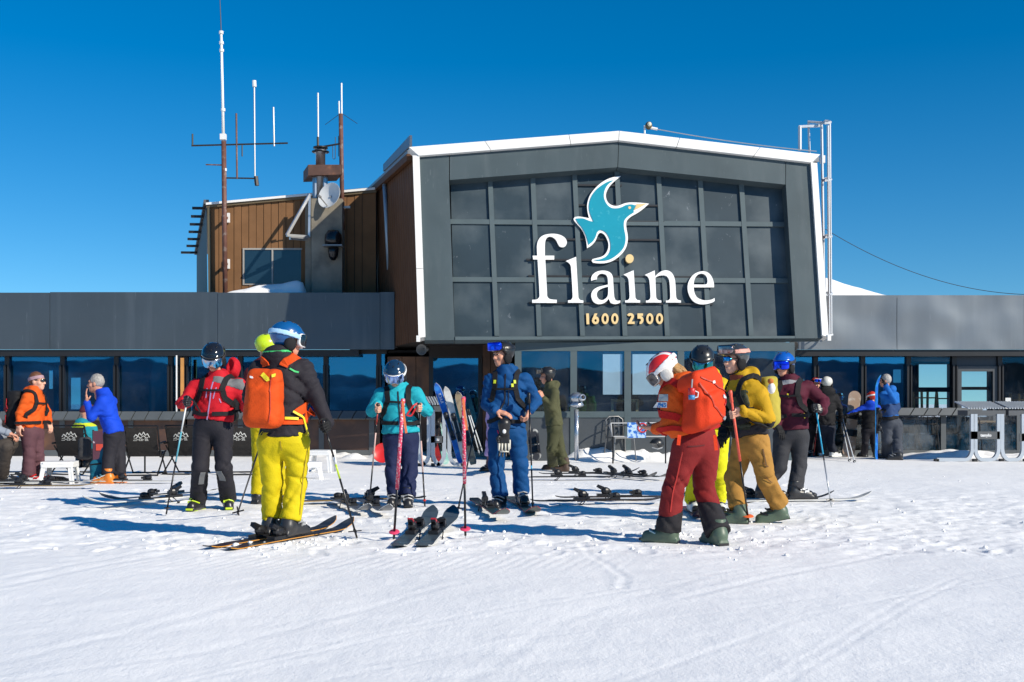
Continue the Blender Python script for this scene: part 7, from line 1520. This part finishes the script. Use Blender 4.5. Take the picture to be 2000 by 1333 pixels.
def bistro(label, px, py, Y, m, yaw=0, sc=1., group='dark metal terrace chairs'):
    T = thing('terrace_chair', label, 'chair', V(P(px, 0, Y).x, Y*KY, 0), group); c0 = V(P(px, 0, Y).x, Y*KY, .02); Rz = Matrix.Rotation(R(yaw), 3, 'Z'); q = lambda x, y, z: c0+Rz @ V(x*sc, y*sc, z*sc)
    MB().tube([q(.24*math.cos(R(t)), .10+.22*math.sin(R(t)), .70-.03*math.sin(R(t))) for t in range(-20, 201, 20)], .014, 6).build('arm_hoop', m, T, True)
    MB().tube([q(-.19, .28, .44), q(-.18, .31, .80), q(-.1, .33, .86), q(.1, .33, .86), q(.18, .31, .80), q(.19, .28, .44)], .014, 6).build('back_hoop', m, T, True)
    for k in (-.09, 0, .09): MB().tube([q(k, .28, .46), q(k, .32, .84)], .010, 5).build('back_slat', m, T)
    MB().box(q(0, .06, .45), (.42*sc, .42*sc, .03), (Rz @ V(1, 0, 0), Rz @ V(0, 1, 0), V(0, 0, 1))).build('seat', m, T)
    for sx in (-1, 1):
        for sy, yy in ((-1, -.16), (1, .27)): MB().tube([q(sx*.20, yy*.9, .45), q(sx*.24, yy*1.1, 0)], .014, 6).build('leg', m, T)
        MB().tube([q(sx*.23, -.12, .45), q(sx*.24, .05, .70)], .012, 6).build('arm_post', m, T)
CM = mat('chair_metal', (.20, .20, .20), .35, metal=.6)
bistro('silver armchair standing behind the sign barrier', 1213, 0, 44.9, CM, 20)
bar_ = thing('sign_barrier', 'white tube barrier carrying a blue notice by the porch', 'barrier', P(1246, 880, 44)); BW = mat('barrier_white', (.50, .50, .49), .4)
YB_ = 43.6
for a, b_ in (((1193, 827), (1300, 826)), ((1196, 853), (1300, 853)), ((1193, 827), (1196, 853))): MB().tube([P(*a, YB_), P(*b_, YB_)], .012, 6).build('rail', BW, bar_)
for x in (1197, 1300): MB().tube([P(x, 828, YB_), V(P(x, 0, YB_).x, YB_*KY, 0)], .016, 6).build('leg', TUBE, bar_)
nb = MB().box(P(1243, 840.5, YB_)+V(0, -.04, 0), (36*YB_/F, .015, 30*YB_/F)).build('notice', mat('notice_blue', (.45, .62, .85), .5, var=.05, col2=(.02, .14, .50), c2scale=17, c2lo=.47, c2hi=.53), bar_)
ring = [P(1254+8.5*math.cos(R(t)), 836+8.5*math.sin(R(t)), YB_)+V(0, -.055, 0) for t in range(0, 361, 20)]; MB().tube(ring, .014, 5, False).build('prohibition_ring', REDP, nb); MB().tube([P(1248, 842, YB_)+V(0, -.055, 0), P(1260, 830, YB_)+V(0, -.055, 0)], .012, 5).build('prohibition_bar', REDP, nb)
c = P(1282, 872, 44.5); T = thing('ski_helmet', 'black ski helmet resting on the snow bank beside the barrier', 'helmet', c); inst('shell', cached('helmet_shell', helmet_sdf, *BB, .0075), plastic('helm_matt', (.014, .015, .017), .35), T, Matrix.Translation(c) @ Matrix.Rotation(R(110), 4, 'Z')); MB().tube([c+V(-.1, -.12, -.02), c+V(0, -.16, -.05), c+V(.1, -.12, -.02)], .012, 5).build('strap', GREYM, T)
# ---- right-hand terrace behind the glass: chairs, tables, planks
DKM = mat('chair_dark', (.028, .026, .025), .4, metal=.3); WDT = mat('table_wood', (.30, .20, .10), .6, var=.2, bump=.1)
for i, (px, yw) in enumerate(((1640, 150), (1775, 20), (1812, 160), (1868, -20), (1905, 140), (1985, 30))): bistro(('dark metal chair behind the glass screen, %s' % ('beside the snowboard', 'right of the grey haired man', 'nearer the screen post', 'just past the screen post', 'under the grey rack tray', 'at the picture edge')[i]), px, 0, 50.3+.15*(i % 2), DKM, yw)
def table(label, px, Y, w, d, zt, m, ped=True, leg=DKM, group=None):
    c0 = V(P(px, 0, Y).x, Y*KY, 0); T = thing('table', label, 'table', c0, group); MB().box(c0+V(0, 0, zt), (w, d, .04)).build('table_top', m, T)
    if ped: MB().tube([c0+V(0, 0, zt-.02), c0+V(0, 0, .12)], .035, 8).build('pedestal', leg, T); MB().lathe([(.22, .10), (.22, .13), (.05, .15)], Matrix.Translation(c0), 14).build('base', leg, T)
    else:
        for sx in (-1, 1):
            for sy in (-1, 1): MB().bar(c0+V(sx*(w/2-.05), sy*(d/2-.05), zt), c0+V(sx*(w/2-.05), sy*(d/2-.05), .1), .05, .05).build('leg', leg, T)
table('wooden terrace table behind the glass screen right of the grey haired man', 1795, 50.6, .75, .25, .80, WDT, False); table('wooden terrace table behind the glass under the rack', 1925, 50.6, .6, .25, .74, WDT, False); table('wooden terrace table behind the fur collared skier', 1640, 50.6, .5, .25, .76, WDT, False)
table('black pedestal table inside the window behind the lime banded pole', 679, 54.0, .56, .4, P(0, 772, 54).z, M_FRAME, True, M_FRAME); table('black table inside the far right window', 1990, 57, .5, .4, P(0, 768, 57).z, M_FRAME, True, M_FRAME)
# wooden chairs upturned on a table inside the right window
OW = mat('orange_pine', (.55, .26, .07), .5, var=.15, bump=.1)
def wood_chair(label, px, Y, zt, yaw):
    c0 = V(P(px, 0, Y).x, Y*KY, zt); T = thing('wooden_chair', label, 'chair', c0, 'wooden chairs inside the right window'); Rz = Matrix.Rotation(R(yaw), 3, 'Z'); q = lambda x, y, z: c0+Rz @ V(x, y, z)
    MB().box(q(0, 0, .04), (.40, .38, .035), (Rz @ V(1, 0, 0), Rz @ V(0, 1, 0), V(0, 0, 1))).build('seat', OW, T)
    for sx in (-1, 1):
        for sy in (-1, 1): MB().bar(q(sx*.17, sy*.16, .05), q(sx*.19, sy*.18, .44), .045, .045).build('leg', OW, T)
        MB().bar(q(sx*.18, -.17, .30), q(sx*.18, .17, .30), .03, .03).build('stretcher', OW, T)
    for z in (.30,): MB().bar(q(-.18, -.17, z), q(.18, -.17, z), .03, .03).build('stretcher', OW, T)
wood_chair('pale orange wooden chair upturned on a table inside the right window', 1806, 53.0, P(0, 803, 53).z, 12)
wood_chair('dark seated wooden chair upturned farther inside the right window', 1846, 56.0, P(0, 803, 56).z, -20); wood_chair('orange wooden chair upturned inside the window at the picture edge', 1996, 54, P(0, 806, 54).z, 8)
table('long table under the upturned chairs inside the right window', 1826, 54.5, 1.4, 1.2, P(0, 806, 54.5).z, M_FRAME, False, M_FRAME)
o = MB().box(P(1969, 788, 50.85), (.12, .004, .24)).build('paper_notice', mat('paper', (.75, .76, .74), .8)); tag(o, 'white paper notice taped inside the far right window', 'notice')
o = MB().bar(P(708, 757, 52.5), P(742, 758, 52.5), .05, .11).build('bench_end', M_WOOD); 
tag(o, 'brown wooden bench end inside the window above the turquoise skier\'s arm', 'bench')
o = MB().box(P(356, 752, 50.0), (.06, .06, 105*50/F)).build('timber_post', OW); tag(o, 'slim orange timber post left of the red jacketed skier', 'post')
o = MB().box(P(345, 752, 49.9), (.025, .025, 115*49.9/F)).build('white_pole', WHP); tag(o, 'thin white pole beside the timber post', 'pole')
# ================================================================ SNOW SURFACE (after the boots are known)
v, q = build_ground(); o = obj('snow_ground', mesh('snow_ground', v, q, True), SNOW); o['kind'] = 'structure'
def clumps():
    rg = np.random.default_rng(3); n = 760; base = []
    t = (1+5**.5)/2; iv = np.array([(-1, t, 0), (1, t, 0), (-1, -t, 0), (1, -t, 0), (0, -1, t), (0, 1, t), (0, -1, -t), (0, 1, -t), (t, 0, -1), (t, 0, 1), (-t, 0, -1), (-t, 0, 1)])/1.9
    fi = np.array([(0, 11, 5), (0, 5, 1), (0, 1, 7), (0, 7, 10), (0, 10, 11), (1, 5, 9), (5, 11, 4), (11, 10, 2), (10, 7, 6), (7, 1, 8), (3, 9, 4), (3, 4, 2), (3, 2, 6), (3, 6, 8), (3, 8, 9), (4, 9, 5), (2, 4, 11), (6, 2, 10), (8, 6, 7), (9, 8, 1)])
    vs = []; fs = []
    px = np.concatenate([rg.uniform(0, 2000, 300), rg.normal(540, 70, 160), rg.normal(1350, 110, 200), rg.normal(850, 100, 100)]); py = np.concatenate([rg.uniform(930, 1090, 300), rg.normal(1060, 12, 160), rg.normal(1045, 20, 200), rg.normal(1030, 30, 100)]); py = np.clip(py, 905, 1120)
    Yo = H*F/(py-CY); x = (px-1000)*Yo/F; y = Yo*KY; z = ground_h(x.copy(), y.copy())
    for i in range(n):
        r = .004+.013*rg.random()**3*1.6; m = iv*r*(1+rg.normal(0, .22, (12, 1)))*np.array([1, 1, .7]); vs.append(m+np.array([x[i], y[i], z[i]+r*.25])); fs.append(fi+12*i)
    o = obj('snow_clumps', mesh('snow_clumps', np.concatenate(vs), np.concatenate(fs), False), SNOW); o['kind'] = 'stuff'; tag(o, 'small crumbs of churned snow scattered round the skiers', 'snow')
clumps()
